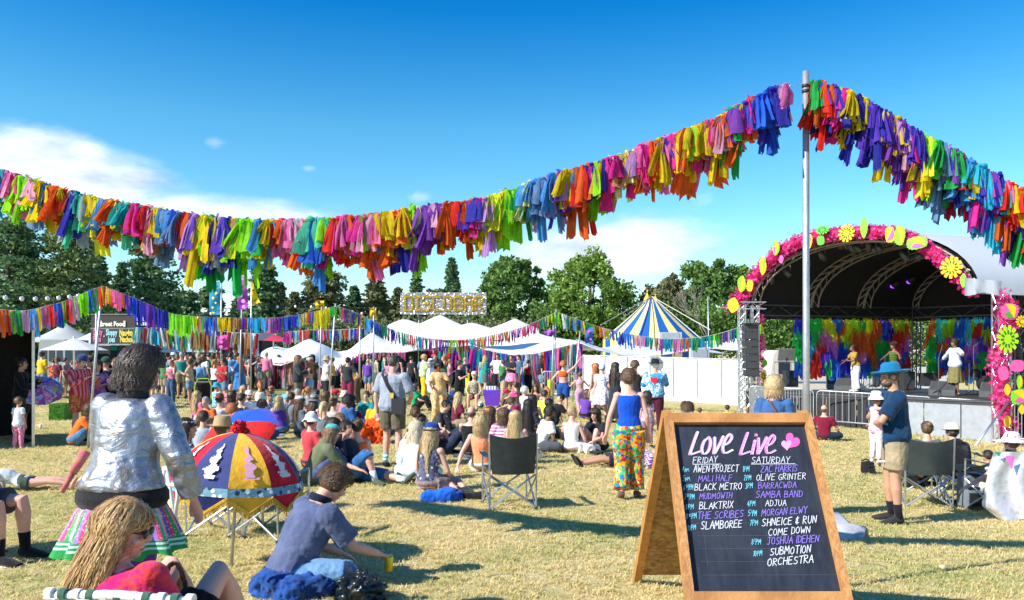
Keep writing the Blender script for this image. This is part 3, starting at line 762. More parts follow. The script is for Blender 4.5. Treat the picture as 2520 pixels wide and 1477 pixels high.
def hairmat(c):
    a,b_=HC[c]
    def bd(t,vec,b):
        g=t.new('ShaderNodeNewGeometry');n=t.noise(t.scalev(vec,(1,1,.25)),55,3)
        k=t.math('ADD',t.math('MULTIPLY',g.outputs['Random Per Island'],.6),t.math('MULTIPLY',n,.5))
        return t.ramp(k,[(.25,a),(.8,b_),(.97,tuple(min(1,x*1.7)for x in b_))])
    return mat('hair '+c,build=bd,rough=.42,spec=.45,bump=.5,bs=70,bstretch=(1,1,.15))
def cloth(col,pat=None,col2=None,col3=None):
    """col: hex; pat: None/stripe/vstripe/floral/denim/tie/check/spots/camo"""
    nm='cloth %s %s %s %s'%(col,pat,col2,col3)
    if nm in MC:return MC[nm]
    c1=hexc(col);c2=hexc(col2)if col2 else tuple(x*.5 for x in c1);c3=hexc(col3)if col3 else c2
    def bd(t,vec,b):
        sp=t.new('ShaderNodeSeparateXYZ');t.link(vec,sp.inputs[0])
        if pat in('stripe','vstripe'):
            q=t.math('SINE',t.math('MULTIPLY',sp.outputs[2 if pat=='stripe' else 0],110 if pat=='stripe' else 90));c=t.mix(t.mapr(q,-.1,.1),c1,c2)
        elif pat=='check':
            a=t.math('SINE',t.math('MULTIPLY',sp.outputs[2],120));d=t.math('SINE',t.math('MULTIPLY',sp.outputs[0],120));c=t.mix(t.mapr(t.math('MULTIPLY',a,d),-.1,.1),c1,c2)
        elif pat in('floral','spots','patch'):
            v=t.new('ShaderNodeTexVoronoi');t.link(vec,v.inputs['Vector']);v.inputs['Scale'].default_value={'floral':22,'spots':30,'patch':9}[pat]
            s2=t.new('ShaderNodeSeparateColor');t.link(v.outputs['Color'],s2.inputs[0])
            cc=t.mix(t.mapr(s2.outputs[0],.45,.5),c2,c3)
            if pat=='patch':c=t.ramp(s2.outputs[1],[(0,c1),(.3,c2),(.55,c3),(.8,c1)],'CONSTANT')
            else:c=t.mix(t.mapr(v.outputs['Distance'],.38,.42,1,0),c1,cc)
        elif pat=='tie':
            n=t.noise(vec,7,4,.6,1.2);c=t.ramp(n,[(.36,c1),(.47,c2),(.55,c3),(.66,c1)])
        elif pat=='jungle':
            v=t.new('ShaderNodeTexVoronoi');t.link(vec,v.inputs['Vector']);v.inputs['Scale'].default_value=24;s2=t.new('ShaderNodeSeparateColor');t.link(v.outputs['Color'],s2.inputs[0]);c=t.ramp(t.math('ADD',t.math('MULTIPLY',s2.outputs[0],.5),t.math('MULTIPLY',t.noise(vec,5,2),.55)),[(0,c1),(.38,hexc('c83030')),(.46,c1),(.54,hexc('2f8f50')),(.62,hexc('2c6cb0')),(.68,hexc('58b070')),(.78,hexc('e8d8a0'))],'CONSTANT')
        elif pat=='camo':
            n=t.noise(vec,16,3,.5,.6);c=t.ramp(n,[(.42,c1),(.5,c2),(.6,c3)],'CONSTANT')
        elif pat=='denim':
            n=t.noise(vec,5,5,.65);c=t.mix(t.mapr(n,.35,.68),c1,c2)
        else:c=t.mix(1,c1,c1)
        n=t.noise(vec,6,4,.6);k=t.mapr(n,.3,.7,.84,1.12,smooth=False);kv=t.new('ShaderNodeCombineXYZ')
        for i in range(3):t.link(k,kv.inputs[i])
        return t.mix(1,c,kv.outputs[0],'MULTIPLY')
    return mat(nm,build=bd,rough=.88,bump=.45,bs=24,spec=.2,sheen=.15)
LEATHER=mat('dark shoe leather',(.03,.025,.02),.5,var=.3)
PERSONS=[]
def person(u=None,v=None,label='',legs='stand',al='down',ar='down',face=0,h=1.70,sex='f',top=('tee','808080'),bot=('trousers','303040'),hairs=('short','brown'),hats=None,sk='light',kid=0,
           lean=0.0,yaw=0.0,pitch=0.0,twist=0.0,side=0.0,near=None,lod=None,loc=None,group=None,shoes='202020',skirt=None,socks=None,folds=True,beard=None,glasses=False,rx=0.0,fing=False,bodyless=False):
    if loc is None:loc=ground_at(u,v)
    else:loc=Vector(loc)
    y=loc.y
    if lod is None:lod=0 if y<8.2 else(1 if y<17.5 else 2)
    vox=(.0085,.0135,.022)[lod];nr=lod==0 or fing
    lean,yaw,pitch,twist,side=(radians(a)for a in(lean,yaw,pitch,twist,side))
    pk=(legs,str(al),str(ar),round(lean,2),round(yaw,2),round(pitch,2),kid,sex,round(twist,2),round(side,2),lod)
    J=pose(legs,al,ar,lean,yaw,pitch,kid,sex,twist,side)
    t=empty('person',loc,-radians(face),label,'person',group,h/(1.56 if kid and legs in('stand','walk','stride')else 1.75))
    if rx:t.rotation_euler=(radians(rx),0,-radians(face))
    use_mesh('body',skin_mesh(pk+('body',nr),build_body(J,nr)if pk+('body',nr)not in PEND else MB(),vox if not(nr and lod==0)else .0072,2 if lod==0 else 1),skin(sk),t)
    ds={0:[(.016,.10),(.008,.035)],1:[(.018,.10)],2:None}[lod]if folds else None
    if top:
        k=pk+('top',top[0]);use_mesh({'tee':'shirt','long':'shirt','loose':'shirt','hoodie':'hooded_top','jacket':'jacket','tank':'vest_top','strap':'strap_top','crop':'crop_top','short':'shirt'}.get(top[0],'shirt'),
            skin_mesh(k,build_top(J,top[0])if k not in PEND else MB(),vox*1.15,2,ds),top[1]if not isinstance(top[1],str)else cloth(*top[1:]),t)
    if bot:
        k=pk+('bot',bot[0]);use_mesh('shorts' if bot[0]in('shorts','hot','long_shorts')else 'trousers',skin_mesh(k,build_bottom(J,bot[0])if k not in PEND else MB(),vox*1.15,2,ds),bot[1]if not isinstance(bot[1],str)else cloth(*bot[1:]),t)
    if skirt:
        L,fl,cl=skirt[0],skirt[1],skirt[2:]
        if legs in('stand','walk','stride'):ob('skirt',build_skirt(J,L,fl,9),cl[0]if not isinstance(cl[0],str)else cloth(*cl),t,True)
        else:
            k=pk+('sk',);use_mesh('skirt',skin_mesh(k,build_seat_skirt(J)if k not in PEND else MB(),vox*1.2,3,ds),cl[0]if not isinstance(cl[0],str)else cloth(*cl),t)
    if shoes:
        for s in 'LR':
            k=pk+('shoe',s)
            if k not in PEND:mb=MB();foot(mb,J['a'+s],J['t'+s],.82 if kid else 1,.008)
            else:mb=MB()
            use_mesh('shoe',skin_mesh(k,mb,vox,1),shoes if not isinstance(shoes,str)else cloth(shoes),t)
    if socks:
        for s in 'LR':
            mb=MB();A,K=J['a'+s],J['k'+s];mb.tube([A.lerp(K,-.05),A.lerp(K,.12),A.lerp(K,.34)],[.045,.042,.048],12);ob('sock',mb,cloth(*socks)if isinstance(socks,tuple)else cloth(socks),t,True)
    k=1.22 if kid else 1.0;M=Matrix.Translation(J['h'])@J['Rh'].to_4x4()@Matrix.Scale(k,4)
    if hairs:
        o=mesh_user('hair',hair(hairs[0],2 if(lod==0 and y<6)else lod<2),hairmat(hairs[1]),t);o.matrix_local=M
    if beard:
        o=mesh_user('beard',hair('beard',False),hairmat(beard),t);o.matrix_local=M
    if hats:
        o=mesh_user('headscarf' if hats[0]=='scarf' else('headband' if hats[0]=='band' else 'hat'),hat(hats[0]),cloth(*hats[1:])if isinstance(hats[1],str)else hats[1],t);o.matrix_local=M
    if lod<2 or fing:
        for s in(-1,1):
            mb=MB();mb.ell(M@Vector((s*.031,.081,.006)),(.009*k,.007*k,.006*k),8,6);ob('eye',mb,mat('dark eye',(.03,.02,.015),.2),t,True)
    if lod<2:
        mb=MB();mb.ell(M@Vector((0,.086*1,-.064)),(.020*k,.008*k,.007*k),10,6,J['Rh']);ob('mouth',mb,mat('lips',(.42,.12,.10),.5),t,True)
        if hairs:
            for s in(-1,1):mb=MB();mb.tube([M@Vector((s*.016,.093,.030)),M@Vector((s*.034,.088,.036)),M@Vector((s*.052,.074,.030))],.0035*k,5);ob('eyebrow',mb,hairmat(hairs[1]),t)
    if glasses:
        mb=MB()
        for s in(-1,1):
            mb.ell(M@Vector((s*.033,.096,.006)),(.027,.008,.02),12,8,J['Rh']);mb.tube([M@Vector((s*.058,.090,.012)),M@Vector((s*.084,-.01,.008))],.004,5)
        ob('sunglasses',mb,mat('dark glasses',(.01,.01,.01),.1),t,True)
    PERSONS.append(t);t['_']=1;del t['_']
    return t,J
# ================================================================== CLOTH STRIPS AND GARLANDS
PAL={'red':'e02818','orange':'f2601a','yellow':'f0bd10','lemon':'f2d830','lime':'8fd41c','green':'17a04a','mint':'52c9a4','teal':'189aa0','cyan':'2fb4d8','sky':'4a96d8','blue':'1e5cc8','royal':'2b2ca0','violet':'5b35b5',
       'purple':'7d3ca8','mauve':'b58ac8','pink':'f06ca8','magenta':'e02a92','rose':'f3a0b8','cream':'e6d6a0','grey':'98a4a8','tan':'b58a5a','white':'e8e8e4','steel':'6a8fb8','brown':'7a4a34','dred':'a01c30','black':'202024'}
def rag(c):
    nm='rag '+c
    if nm in MC:return MC[nm]
    k=hexc(PAL[c])
    def bd(t,vec,b):
        g=t.new('ShaderNodeNewGeometry');oi=t.new('ShaderNodeObjectInfo')
        n=t.noise(g.outputs['Position'],14,4,.6);q=t.math('ADD',t.mapr(n,.3,.7,.78,1.1,smooth=False),t.math('MULTIPLY',t.math('SUBTRACT',oi.outputs['Random'],.5),.25))
        kv=t.new('ShaderNodeCombineXYZ')
        for i in range(3):t.link(q,kv.inputs[i])
        return t.mix(1,tuple(min(.86,x*1.28+.015)for x in k),kv.outputs[0],'MULTIPLY')
    return mat(nm,build=bd,rough=.75,trans=.55,bump=.5,bs=60,bstretch=(1,1,.2),spec=.2)
def ribbon(mb,rnd,L,w,tipw=1.0,lean=(0,0),x0=0.0,y0=0.0,rows=7,cols=5,fold=.35,cut=True,top=.3):
    ph=rnd.uniform(0,6.28);tw=rnd.uniform(-.5,.5);a0=rnd.uniform(-.5,.5);vs=[];fr=rnd.uniform(1.3,2.9)
    for i in range(rows):
        q=i/(rows-1);ww=w*(top+(1-top)*min(1,q*3.0))*(1+(tipw-1)*q);a=a0+tw*q
        cx=x0+lean[0]*q*L+.03*sin(ph+q*3)*L*q;cy=y0+lean[1]*q*L+.02*cos(ph+q*4)*L
        for j in range(cols):
            s=(j/(cols-1)-.5);z=-L*q*(1-.03*abs(s))
            if i==rows-1 and cut:z+=rnd.uniform(-.02,.035)*L*1.6
            o=ww*fold*.5*sin(fr*2*pi*s+ph)*min(1,q*3)
            vs.append((cx+ww*s*cos(a)-o*sin(a),cy+ww*s*sin(a)+o*cos(a),z))
    mb.add(vs,[(i*cols+j,i*cols+j+1,(i+1)*cols+j+1,(i+1)*cols+j)for i in range(rows-1)for j in range(cols-1)])
STRIP={}
def strip_protos(kind):
    if kind in STRIP:return STRIP[kind]
    r=[];rnd=random.Random(hash(kind)%1000 if False else len(kind)*7+3)
    for k in range(24):
        mb=MB()
        if kind=='rag':      # knotted rag, unit length
            mb.ell((0,0,.005),(rnd.uniform(.05,.09),.06,.05),7,5)
            for i in range(rnd.choice((2,3,3,4))):
                ribbon(mb,rnd,rnd.uniform(.62,1.12),rnd.uniform(.08,.22),rnd.uniform(.9,1.8),(rnd.uniform(-.34,.22),rnd.uniform(-.2,.2)),rnd.uniform(-.06,.06),rnd.uniform(-.06,.06),8,8,.75)
            if rnd.random()<.15:ribbon(mb,rnd,-rnd.uniform(.05,.12),rnd.uniform(.05,.1),.7,(rnd.uniform(-1,1),0),0,0,4,3)
        elif kind=='tab':    # neat hanging cloth tab
            ribbon(mb,rnd,rnd.uniform(.85,1.0),rnd.uniform(.26,.42),1.1,(rnd.uniform(-.08,.08),rnd.uniform(-.05,.05)),0,0,6,5,.25,top=.75)
        else:                  # long thin curtain rag
            ribbon(mb,rnd,rnd.uniform(.75,1.05),rnd.uniform(.07,.14),1.0,(rnd.uniform(-.05,.05),0),0,0,6,4,.4,top=.6)
            ribbon(mb,rnd,rnd.uniform(.5,.95),rnd.uniform(.06,.11),1.0,(rnd.uniform(-.08,.08),0),.03,.02,5,3,.4,top=.6)
        r.append(mb.mesh('cloth_strip',True))
    STRIP[kind]=r;return r
def garland(label,path,seq,kind,n,L,seed,group='garlands of coloured cloth',name='cloth_garland',cat='garland',lean=0.0,jit=.02,layers=1,width=1.0,cord=.006,swing=.5,rag_name='cloth_strip',Lvar=.22,dy=.05):
    """path: list of world points; seq: list of (pos 0..1, 'colours', length factor)"""
    rnd=random.Random(seed);root=empty(name,path[0],0,label,cat,group);o0=Vector(path[0])
    seg=[0.0]
    for a,b in zip(path,path[1:]):seg.append(seg[-1]+(Vector(b)-Vector(a)).length)
    T=seg[-1]
    def at(s):
        d=s*T
        for i in range(len(seg)-1):
            if d<=seg[i+1]or i==len(seg)-2:
                q=(d-seg[i])/(seg[i+1]-seg[i]);return Vector(path[i]).lerp(Vector(path[i+1]),q)
    cb=MB();cb.tube([Vector(p)-o0 for p in path],cord,5);ob('cord',cb,mat('white rope',(.6,.58,.52),.8),root)
    pr=strip_protos(kind)
    for i in range(n):
        s=(i+rnd.uniform(-.4,.4))/n;s=min(.999,max(.001,s))
        e=pick(seq,s,at(s),rnd.uniform(-7,7));cs=e[1].split();lf=e[2]if len(e)>2 else 1.0
        c=cs[int(rnd.random()**1.2*len(cs))]
        p=at(s)-o0+Vector((rnd.uniform(-jit,jit),rnd.uniform(-dy,dy),rnd.uniform(-.012,.012)))
        me=pr[rnd.randrange(len(pr))];LL=L*lf*rnd.uniform(1-Lvar,1+Lvar*.6)
        if i%2 and kind=='rag' and layers>1:LL*=rnd.uniform(.55,.8);p.y-=dy*.8
        o=mesh_user(rag_name,me,rag(c),root);wd=L*width*rnd.uniform(.8,1.2)
        o.location=p;o.scale=(wd*rnd.choice((-1,1)),wd,LL);
        o.rotation_euler=(rnd.uniform(-.1,.1)*swing,rnd.uniform(-.22,.22)*swing+lean,rnd.uniform(-.9,.9)if kind=='rag' else rnd.uniform(-.25,.25))
    return root
def pth(pts,n=24):
    """smooth curve through (u, v, y) picture points -> world points"""
    pts=[P(*p)for p in pts];out=[]
    k=len(pts)
    for i in range(k-1):
        p0,p1,p2,p3=pts[max(i-1,0)],pts[i],pts[i+1],pts[min(i+2,k-1)]
        for j in range(5):
            t=j/5;out.append(.5*((2*p1)+(p2-p0)*t+(2*p0-5*p1+4*p2-p3)*t*t+(3*p1-p0-3*p2+p3)*t**3))
    return out+[pts[-1]]
def useq(lst,u0,u1):return[('u',u,c,*r)for u,c,*r in lst]
def pick(seq,s,p,jit=0.0):
    """entry of the colour sequence nearest to a point of the cord"""
    if seq[0][0]=='u':
        u=U0+F*p.x/p.y+jit;e=min(seq,key=lambda q:abs(q[1]-u));return e[1:]
    return min(seq,key=lambda q:abs(q[0]-s))
# ---- the big pole and its two garlands
def pole(u,v_top,y,r,label,v_bot=None,ub=None,name='pole',group=None,m=None,cat='pole',collar=True):
    top=P(u,v_top,y);b=Vector((top.x if ub is None else(ub-U0)*y/F,y,0));b.z=gz(b.x,y)
    t=empty(name,b,0,label,cat,group);mb=MB();mb.tube([Vector((0,0,-.2)),(top-b)*.5,top-b],r,14 if y<10 else 8)
    ob('shaft',mb,m or STEEL,t,True)
    if collar:
        d=(top-b).normalized();c=MB()
        for k in(.10,.14):c.tube([top-b-d*(k*1.0),top-b-d*(k+.022)],r*1.22,12)
        ob('collar',c,BLACKM,t,True)
    return t,top
PY=6.0
big,bigtop=pole(1983,176,PY,.0245,'tall galvanised steel pole behind the chalkboard carrying the two big rag garlands',ub=1985)
lt=[(-120,395,7.4),(0,424,7.2),(60,440,7.15),(130,462,7.1),(240,492,7.0),(330,508,6.85),(500,537,6.65),(640,546,6.5),(760,546,6.4),(900,535,6.3),(1060,512,6.25),(1180,497,6.2),(1260,474,6.2),(1340,442,6.15),(1480,402,6.1),(1560,375,6.1),(1640,343,6.05),(1760,298,6.05),(1840,252,6.0),(1932,214,6.0)]
Lseq=useq([(-60,'pink lime yellow'),(0,'cyan teal blue lime'),(35,'pink magenta rose'),(62,'yellow lime'),(88,'pink lime rose'),(112,'steel sky yellow'),(140,'yellow orange'),(165,'orange yellow red'),(190,'teal grey royal'),(212,'grey teal mint'),(240,'yellow lemon'),(265,'steel sky orange'),(285,'orange yellow'),(310,'teal grey mint'),(335,'red pink orange'),(360,'magenta red teal'),(385,'rose yellow tan'),(410,'sky blue steel'),(440,'steel blue'),(462,'orange red',1.15),(482,'mauve violet grey',1.2),(498,'lime yellow',1.3),(518,'lime yellow green',1.35),(540,'royal mauve yellow',1.35),(560,'violet royal grey',1.35),(580,'yellow lime tan',1.35),(600,'lime green',1.35),(622,'lime',1.3),(645,'sky blue green',1.05),(668,'yellow sky',.8),(690,'red orange',.9),(715,'rose pink',.95),(740,'rose mint',.8),(760,'orange mint',1.2),(785,'sky blue mint',1.3),(805,'lime sky mint',1.2),(830,'red orange magenta'),(860,'orange pink red',1.1),(885,'pink magenta lime',1.1),(910,'orange rose steel',1.1),(935,'orange yellow pink',1.0),(960,'orange yellow'),(985,'tan orange magenta',1.1),(1015,'yellow royal lime',1.2),(1045,'purple lime cream',1.15),(1075,'rose purple'),(1100,'yellow orange'),(1125,'orange red'),(1148,'violet orange'),(1172,'royal magenta red',1.05),(1195,'yellow lime mauve',1.05),(1220,'yellow lemon',1.0),(1245,'yellow lime',1.0),(1270,'green lime',.9),(1295,'cream sky',.9),(1320,'sky steel',1.15),(1350,'steel sky mauve',1.15),(1378,'violet mauve orange',1.1),(1400,'orange yellow',1.1),(1425,'orange red steel',1.1),(1448,'orange royal magenta',1.15),(1472,'royal lime yellow',1.1),(1498,'magenta purple orange',1.0),(1522,'cream tan yellow',.95),(1548,'cream orange mauve',.9),(1575,'pink magenta yellow',1.0),(1600,'magenta orange pink',1.0),(1625,'pink yellow violet',1.05),(1650,'magenta pink',1.1),(1675,'yellow orange',1.0),(1700,'orange yellow lime',1.0),(1725,'yellow purple rose',1.1),(1750,'pink orange magenta',1.1),(1775,'orange rose yellow',1.1),(1800,'orange green purple',1.15),(1825,'orange yellow violet',1.1),(1850,'orange blue magenta',1.05),(1875,'blue orange',1.1),(1900,'blue royal',1.15),(1925,'rose pink',.8)],-120,1932)
LG=garland('long rag garland of every colour sweeping down left from the tall pole',pth(lt),Lseq,'rag',300,.40,11,lean=.06,layers=2,width=.86,jit=.02)
def stuffed(root,n,path,seq,L,seed,width,name):
    """the smaller strips of the same garland as one joined part"""
    rnd=random.Random(seed);o0=Vector(path[0]);mbs={}
    seg=[0.0]
    for a,b in zip(path,path[1:]):seg.append(seg[-1]+(b-a).length)
    keys=[];mb=MB()
    for i in range(n):
        s=rnd.random();d=s*seg[-1]
        for k in range(len(seg)-1):
            if d<=seg[k+1]:break
        p=path[k].lerp(path[k+1],(d-seg[k])/(seg[k+1]-seg[k]));e=pick(seq,s,p);p=p-o0;c=rnd.choice(e[1].split())
        if c not in keys:keys.append(c)
        b=MB();LL=L*rnd.uniform(.35,.62)*(e[2]if len(e)>2 else 1);ribbon(b,rnd,LL,L*width*rnd.uniform(.12,.26),1.2,(rnd.uniform(-.2,.1),rnd.uniform(-.3,.1)),0,0,6,4,.4)
        off=Vector((0,-.05+rnd.uniform(-.03,.03),rnd.uniform(-.01,.02)))
        mb.add([Vector(q)+p+off for q in b.v],b.f,keys.index(c))
    o=ob(name,mb,[rag(c)for c in keys],root,True);tag(o,kind='stuff')
stuffed(LG,950,pth(lt),Lseq,.46,5,.8,'short_strips')
# puffs of knots along the top
def knots(root,path,seq,n,seed,r):
    rnd=random.Random(seed);mb=MB();keys=[];o0=Vector(path[0])
    for i in range(n):
        s=i/n;k=min(len(path)-2,int(s*(len(path)-1)));p=path[k].lerp(path[k+1],s*(len(path)-1)-k);e=pick(seq,s,p);p=p-o0;c=rnd.choice(e[1].split());
        if c not in keys:keys.append(c)
        ribbon_mb=MB();ribbon(ribbon_mb,rnd,-rnd.uniform(.01,.035),r*1.6,.6,(rnd.uniform(-2.5,2.5),0),0,0,4,3,.6)
        mb.add([Vector(q)+p for q in ribbon_mb.v],ribbon_mb.f,keys.index(c));mb.ell(p+Vector((rnd.uniform(-.01,.01),rnd.uniform(-.03,.02),rnd.uniform(-.01,.02))),(r*rnd.uniform(.7,1.3),r,r*rnd.uniform(.6,1)),6,5,mi=keys.index(c))
    tag(ob('knots',mb,[rag(c)for c in keys],root,True),kind='stuff')
knots(LG,pth(lt),Lseq,330,6,.017)
rt=[(1996,206,6.0),(2050,222,5.95),(2100,242,5.95),(2160,275,5.9),(2240,326,5.85),(2330,372,5.8),(2400,415,5.75),(2470,455,5.7),(2530,492,5.65),(2640,560,5.6)]
Rseq=useq([(2000,'orange green red',1.0),(2025,'orange red violet',1.1),(2048,'violet royal purple',1.05),(2068,'magenta mauve lime',.95),(2088,'yellow lemon royal',1.0),(2108,'royal yellow',1.1),(2130,'royal violet',1.1),(2155,'royal violet',1.15),(2178,'violet yellow',1.0),(2200,'purple mauve yellow',1.0),(2222,'royal rose purple',1.0),(2245,'violet magenta royal',1.2),(2268,'lime yellow lemon',1.2),(2290,'lime purple green',1.2),(2312,'royal mauve steel',1.15),(2335,'green royal purple',1.15),(2355,'red dred green',1.05),(2378,'cyan sky',1.1),(2402,'cyan royal yellow',1.1),(2425,'purple magenta cyan',1.15),(2448,'cyan teal royal',1.2),(2470,'orange red pink',1.15),(2492,'orange yellow red',1.2),(2515,'royal purple green',1.2),(2560,'cyan yellow orange',1.2),(2620,'pink lime',1.2)],1996,2640)
RG=garland('rag garland dropping right from the tall pole above the stage',pth(rt),Rseq,'rag',165,.38,12,lean=.10,layers=2,width=.72,jit=.02)
stuffed(RG,420,pth(rt),Rseq,.42,8,.75,'short_strips');knots(RG,pth(rt),Rseq,130,9,.018)
mb=MB();a=P(1932,214,6.0);b=P(1981,204,6.0);mb.tube([Vector((0,0,0)),(b-a)*.5+Vector((0,0,-.004)),b-a],.003,5);mb.ell((b-a)*.28,(.012,.005,.006),8,6)
tag(ob('tie_rope',mb,STEEL,None,True,a),'thin wire with shackle tying the left garland to the tall pole','rope')
# ---- smaller garlands across the field
p1,p1t=pole(252,705,15.0,.025,'leaning steel pole at the left peak of the far garlands',ub=214)
garland('garland of neat cloths from the left edge up to the leaning pole',pth([(-60,758,12.5),(0,762,12.8),(60,765,13),(120,752,13.4),(170,738,13.9),(215,718,14.4),(252,704,15)]),
        useq([(-40,'red yellow'),(5,'red orange'),(25,'yellow cyan'),(45,'green lime'),(62,'rose pink'),(80,'sky'),(98,'yellow orange'),(112,'pink mauve'),(126,'red orange'),(140,'blue royal'),(155,'green yellow'),(170,'red pink'),(182,'mauve rose'),(196,'lime'),(210,'lime green'),(222,'blue'),(232,'green pink'),(242,'red orange'),(252,'yellow orange')],-60,252),'tab',95,.42,13,width=.36,lean=-.06,swing=.4)
garland('garland running from the leaning pole with long royal blue and lime cloths',pth([(252,704,15),(300,722,15.5),(350,742,16),(400,764,17),(450,776,18),(560,782,19.5),(680,782,21),(760,770,22),(824,754,23)]),
        useq([(256,'yellow orange',.9),(275,'red pink yellow',.9),(300,'pink orange',.85),(322,'royal blue',1.2),(345,'royal violet',1.3),(365,'purple orange',1.2),(385,'royal',1.1),(405,'royal',1.0),(425,'lime',1.15),(445,'lime green',1.2),(465,'lime',1.2),(485,'yellow tan',.9),(500,'green mauve',.9),(520,'tan blue',1.1),(540,'yellow',.9),(560,'yellow',.9),(580,'tan brown',.95),(595,'violet orange',.9),(615,'sky cyan',.95),(640,'cyan sky',.95),(660,'orange mauve',1.1),(680,'purple yellow',1.1),(700,'royal blue',.95),(725,'royal blue',.95),(745,'yellow sky',.8),(765,'orange blue',.8),(785,'yellow lemon',1.3),(805,'yellow lemon',1.4),(822,'green lime',.8)],252,824),'tab',190,.40,14,width=.40,swing=.35)
p2,p2t=pole(826,748,23.0,.026,'slim grey pole at the middle peak of the far garlands',ub=806)
garland('fine multicoloured garland sagging from the middle pole over the white tents',pth([(826,752,23),(880,772,23.5),(940,800,24),(1000,822,24.5),(1080,836,25),(1160,834,25.5),(1240,818,26),(1300,800,26.5),(1368,768,27)]),
        useq([(830,'green lime'),(842,'red pink'),(856,'purple mauve'),(872,'green violet'),(888,'orange yellow'),(904,'sky cyan'),(925,'blue violet mauve'),(950,'teal green'),(970,'royal magenta'),(990,'teal green cyan'),(1010,'orange red'),(1030,'blue teal cyan'),(1050,'green magenta'),(1075,'purple pink'),(1100,'royal blue magenta'),(1120,'lime yellow'),(1140,'red dred orange'),(1160,'teal cyan'),(1180,'orange yellow'),(1200,'lime magenta'),(1225,'orange red royal'),(1250,'orange green'),(1275,'violet pink'),(1300,'magenta orange'),(1325,'purple orange'),(1345,'green yellow sky'),(1362,'lime violet')],826,1368),'tab',215,.40,15,width=.26,swing=.8)
p3,p3t=pole(1369,762,27.0,.026,'slim grey pole at the right peak of the far garlands',ub=1361)
garland('cyan yellow and pink garland sagging from the right pole to the stage',pth([(1369,768,27),(1420,786,27.2),(1480,806,27.5),(1560,824,27.8),(1640,834,28),(1720,830,28),(1780,818,27.8),(1834,800,27.5)]),
        useq([(1372,'lime'),(1380,'white cyan',1.2),(1392,'white teal',1.2),(1405,'yellow lemon',1.1),(1420,'sky blue',.9),(1436,'yellow',1.1),(1452,'green teal',.8),(1470,'orange yellow',.9),(1490,'yellow rose',.9),(1510,'cyan purple'),(1530,'royal blue sky',1.1),(1550,'sky cyan',1.2),(1575,'rose pink',.9),(1600,'teal yellow',.9),(1620,'pink purple',1.1),(1645,'teal cyan',1.1),(1665,'pink purple',1.2),(1690,'teal orange',1.1),(1710,'green',1.1),(1735,'teal cyan',1.0),(1760,'green lime',1.0),(1785,'violet rose',1.0),(1810,'green teal',1.1),(1830,'teal',1.1)],1369,1834),'tab',150,.46,16,width=.32,swing=.8)
# other upright poles of the field
for i,(u,vt,y,ub,lab)in enumerate([(238,735,17,232,'short grey pole standing just left of the leaning pole'),(595,762,30,588,'pale pole holding the purple flag'),(619,675,30,617,'tall pale pole holding the yellow pennant'),(545,700,32,543,'pale pole holding the blue star flag'),
        (1031,770,40.8,1029,'left steel pole under the disco bar sign'),(1151,770,40.8,1149,'right steel pole under the disco bar sign'),(886,790,30,884,'thin pole in front of the white stretch tent'),(1362,800,30,1358,'pole at the edge of the rag curtain near the ginger dancer'),(1428,815,31,1408,'slanting steel tent pole at the left corner of the white wall'),(1742,730,44,1746,'bare lamp pole rising behind the white wall'),
        (920,755,32,918,'thin pole holding the yellow banner left of the disco bar'),(792,742,26,784,'thin pole with dotted yellow banners beside the middle pole')]):
    pole(u,vt,y,.03 if y>28 else .022,lab,ub=ub,collar=False)
# flags
def flag(u0,v0,u1,v1,y,c,label,deco=None,dc='f0e060',tri=False,name='flag'):
    a=P(u0,v0,y);wv=px(y,u1-u0);hv=px(y,v1-v0);t=empty(name,a,0,label,'flag')
    mb=MB();n,m=5,12;vs=[]
    for i in range(m):
        for j in range(n):
            q=i/(m-1);s=j/(n-1);ww=wv*(q if tri else 1)
            vs.append((s*ww,.06*sin(s*3+q*7)*min(1,s*3+.2),-q*hv+(.10*hv*s if tri and q>.9 else 0)))
    mb.add(vs,[(i*n+j,i*n+j+1,(i+1)*n+j+1,(i+1)*n+j)for i in range(m-1)for j in range(n-1)])
    ob('cloth',mb,mat('flag '+c,hexc(c),.75,trans=.4,var=.15),t,True)
    rnd=random.Random(int(u0))
    if deco:
        for i in range(deco[1]):
            q=(i+.5)/deco[1];s=rnd.uniform(.3,.7)if not tri else .55;r=wv*rnd.uniform(.13,.22);d=MB();c0=Vector((s*wv*(q if tri else 1),-.085,-q*hv))
            k=10 if deco[0]=='star' else 9
            pts=[c0+Vector((cos(2*pi*j/k+i),0,sin(2*pi*j/k+i)))*(r if(deco[0]!='star' or j%2==0)else r*.42)for j in range(k)]
            d.poly(pts,.006,nrm=(0,-1,0));ob(deco[0],d,mat('flag motif '+dc,hexc(dc),.7),t)
    return t
flag(515,693,542,775,32,'2f9fc0','long blue banner with pale yellow stars hanging among the pines',('star',7),'f0ea90')
flag(584,680,609,762,30,'b04ab8','long purple banner with pale rings beside the yellow pennant',('spot',6),'d890dc')
flag(619,678,640,752,30,'efd020','yellow triangular pennant with dark marks on a tall pole',('mark',3),'40300c',tri=True)
flag(776,740,798,760,26,'efd020','small dotted yellow banner above the middle garland peak',('dot',2),'403010')
flag(780,786,797,803,26,'efd020','small dotted yellow banner hanging under the middle garland',('dot',3),'403010')
flag(910,757,926,787,32,'efc520','yellow banner with dots left of the disco bar sign',('dot',3),'7a4a20')
flag(534,824,561,860,25,'c8429a','magenta square banner hanging over the left crowd',('swirl',3),'e070b8')
flag(1340,812,1364,826,26,'9a4ab8','little purple flag on the pole right of the disco bar tents',('dot',2),'c070d0')
flag(1440,806,1460,845,27,'3f70c0','blue and pink banner hanging from the right garland',('dot',2),'e060b0')

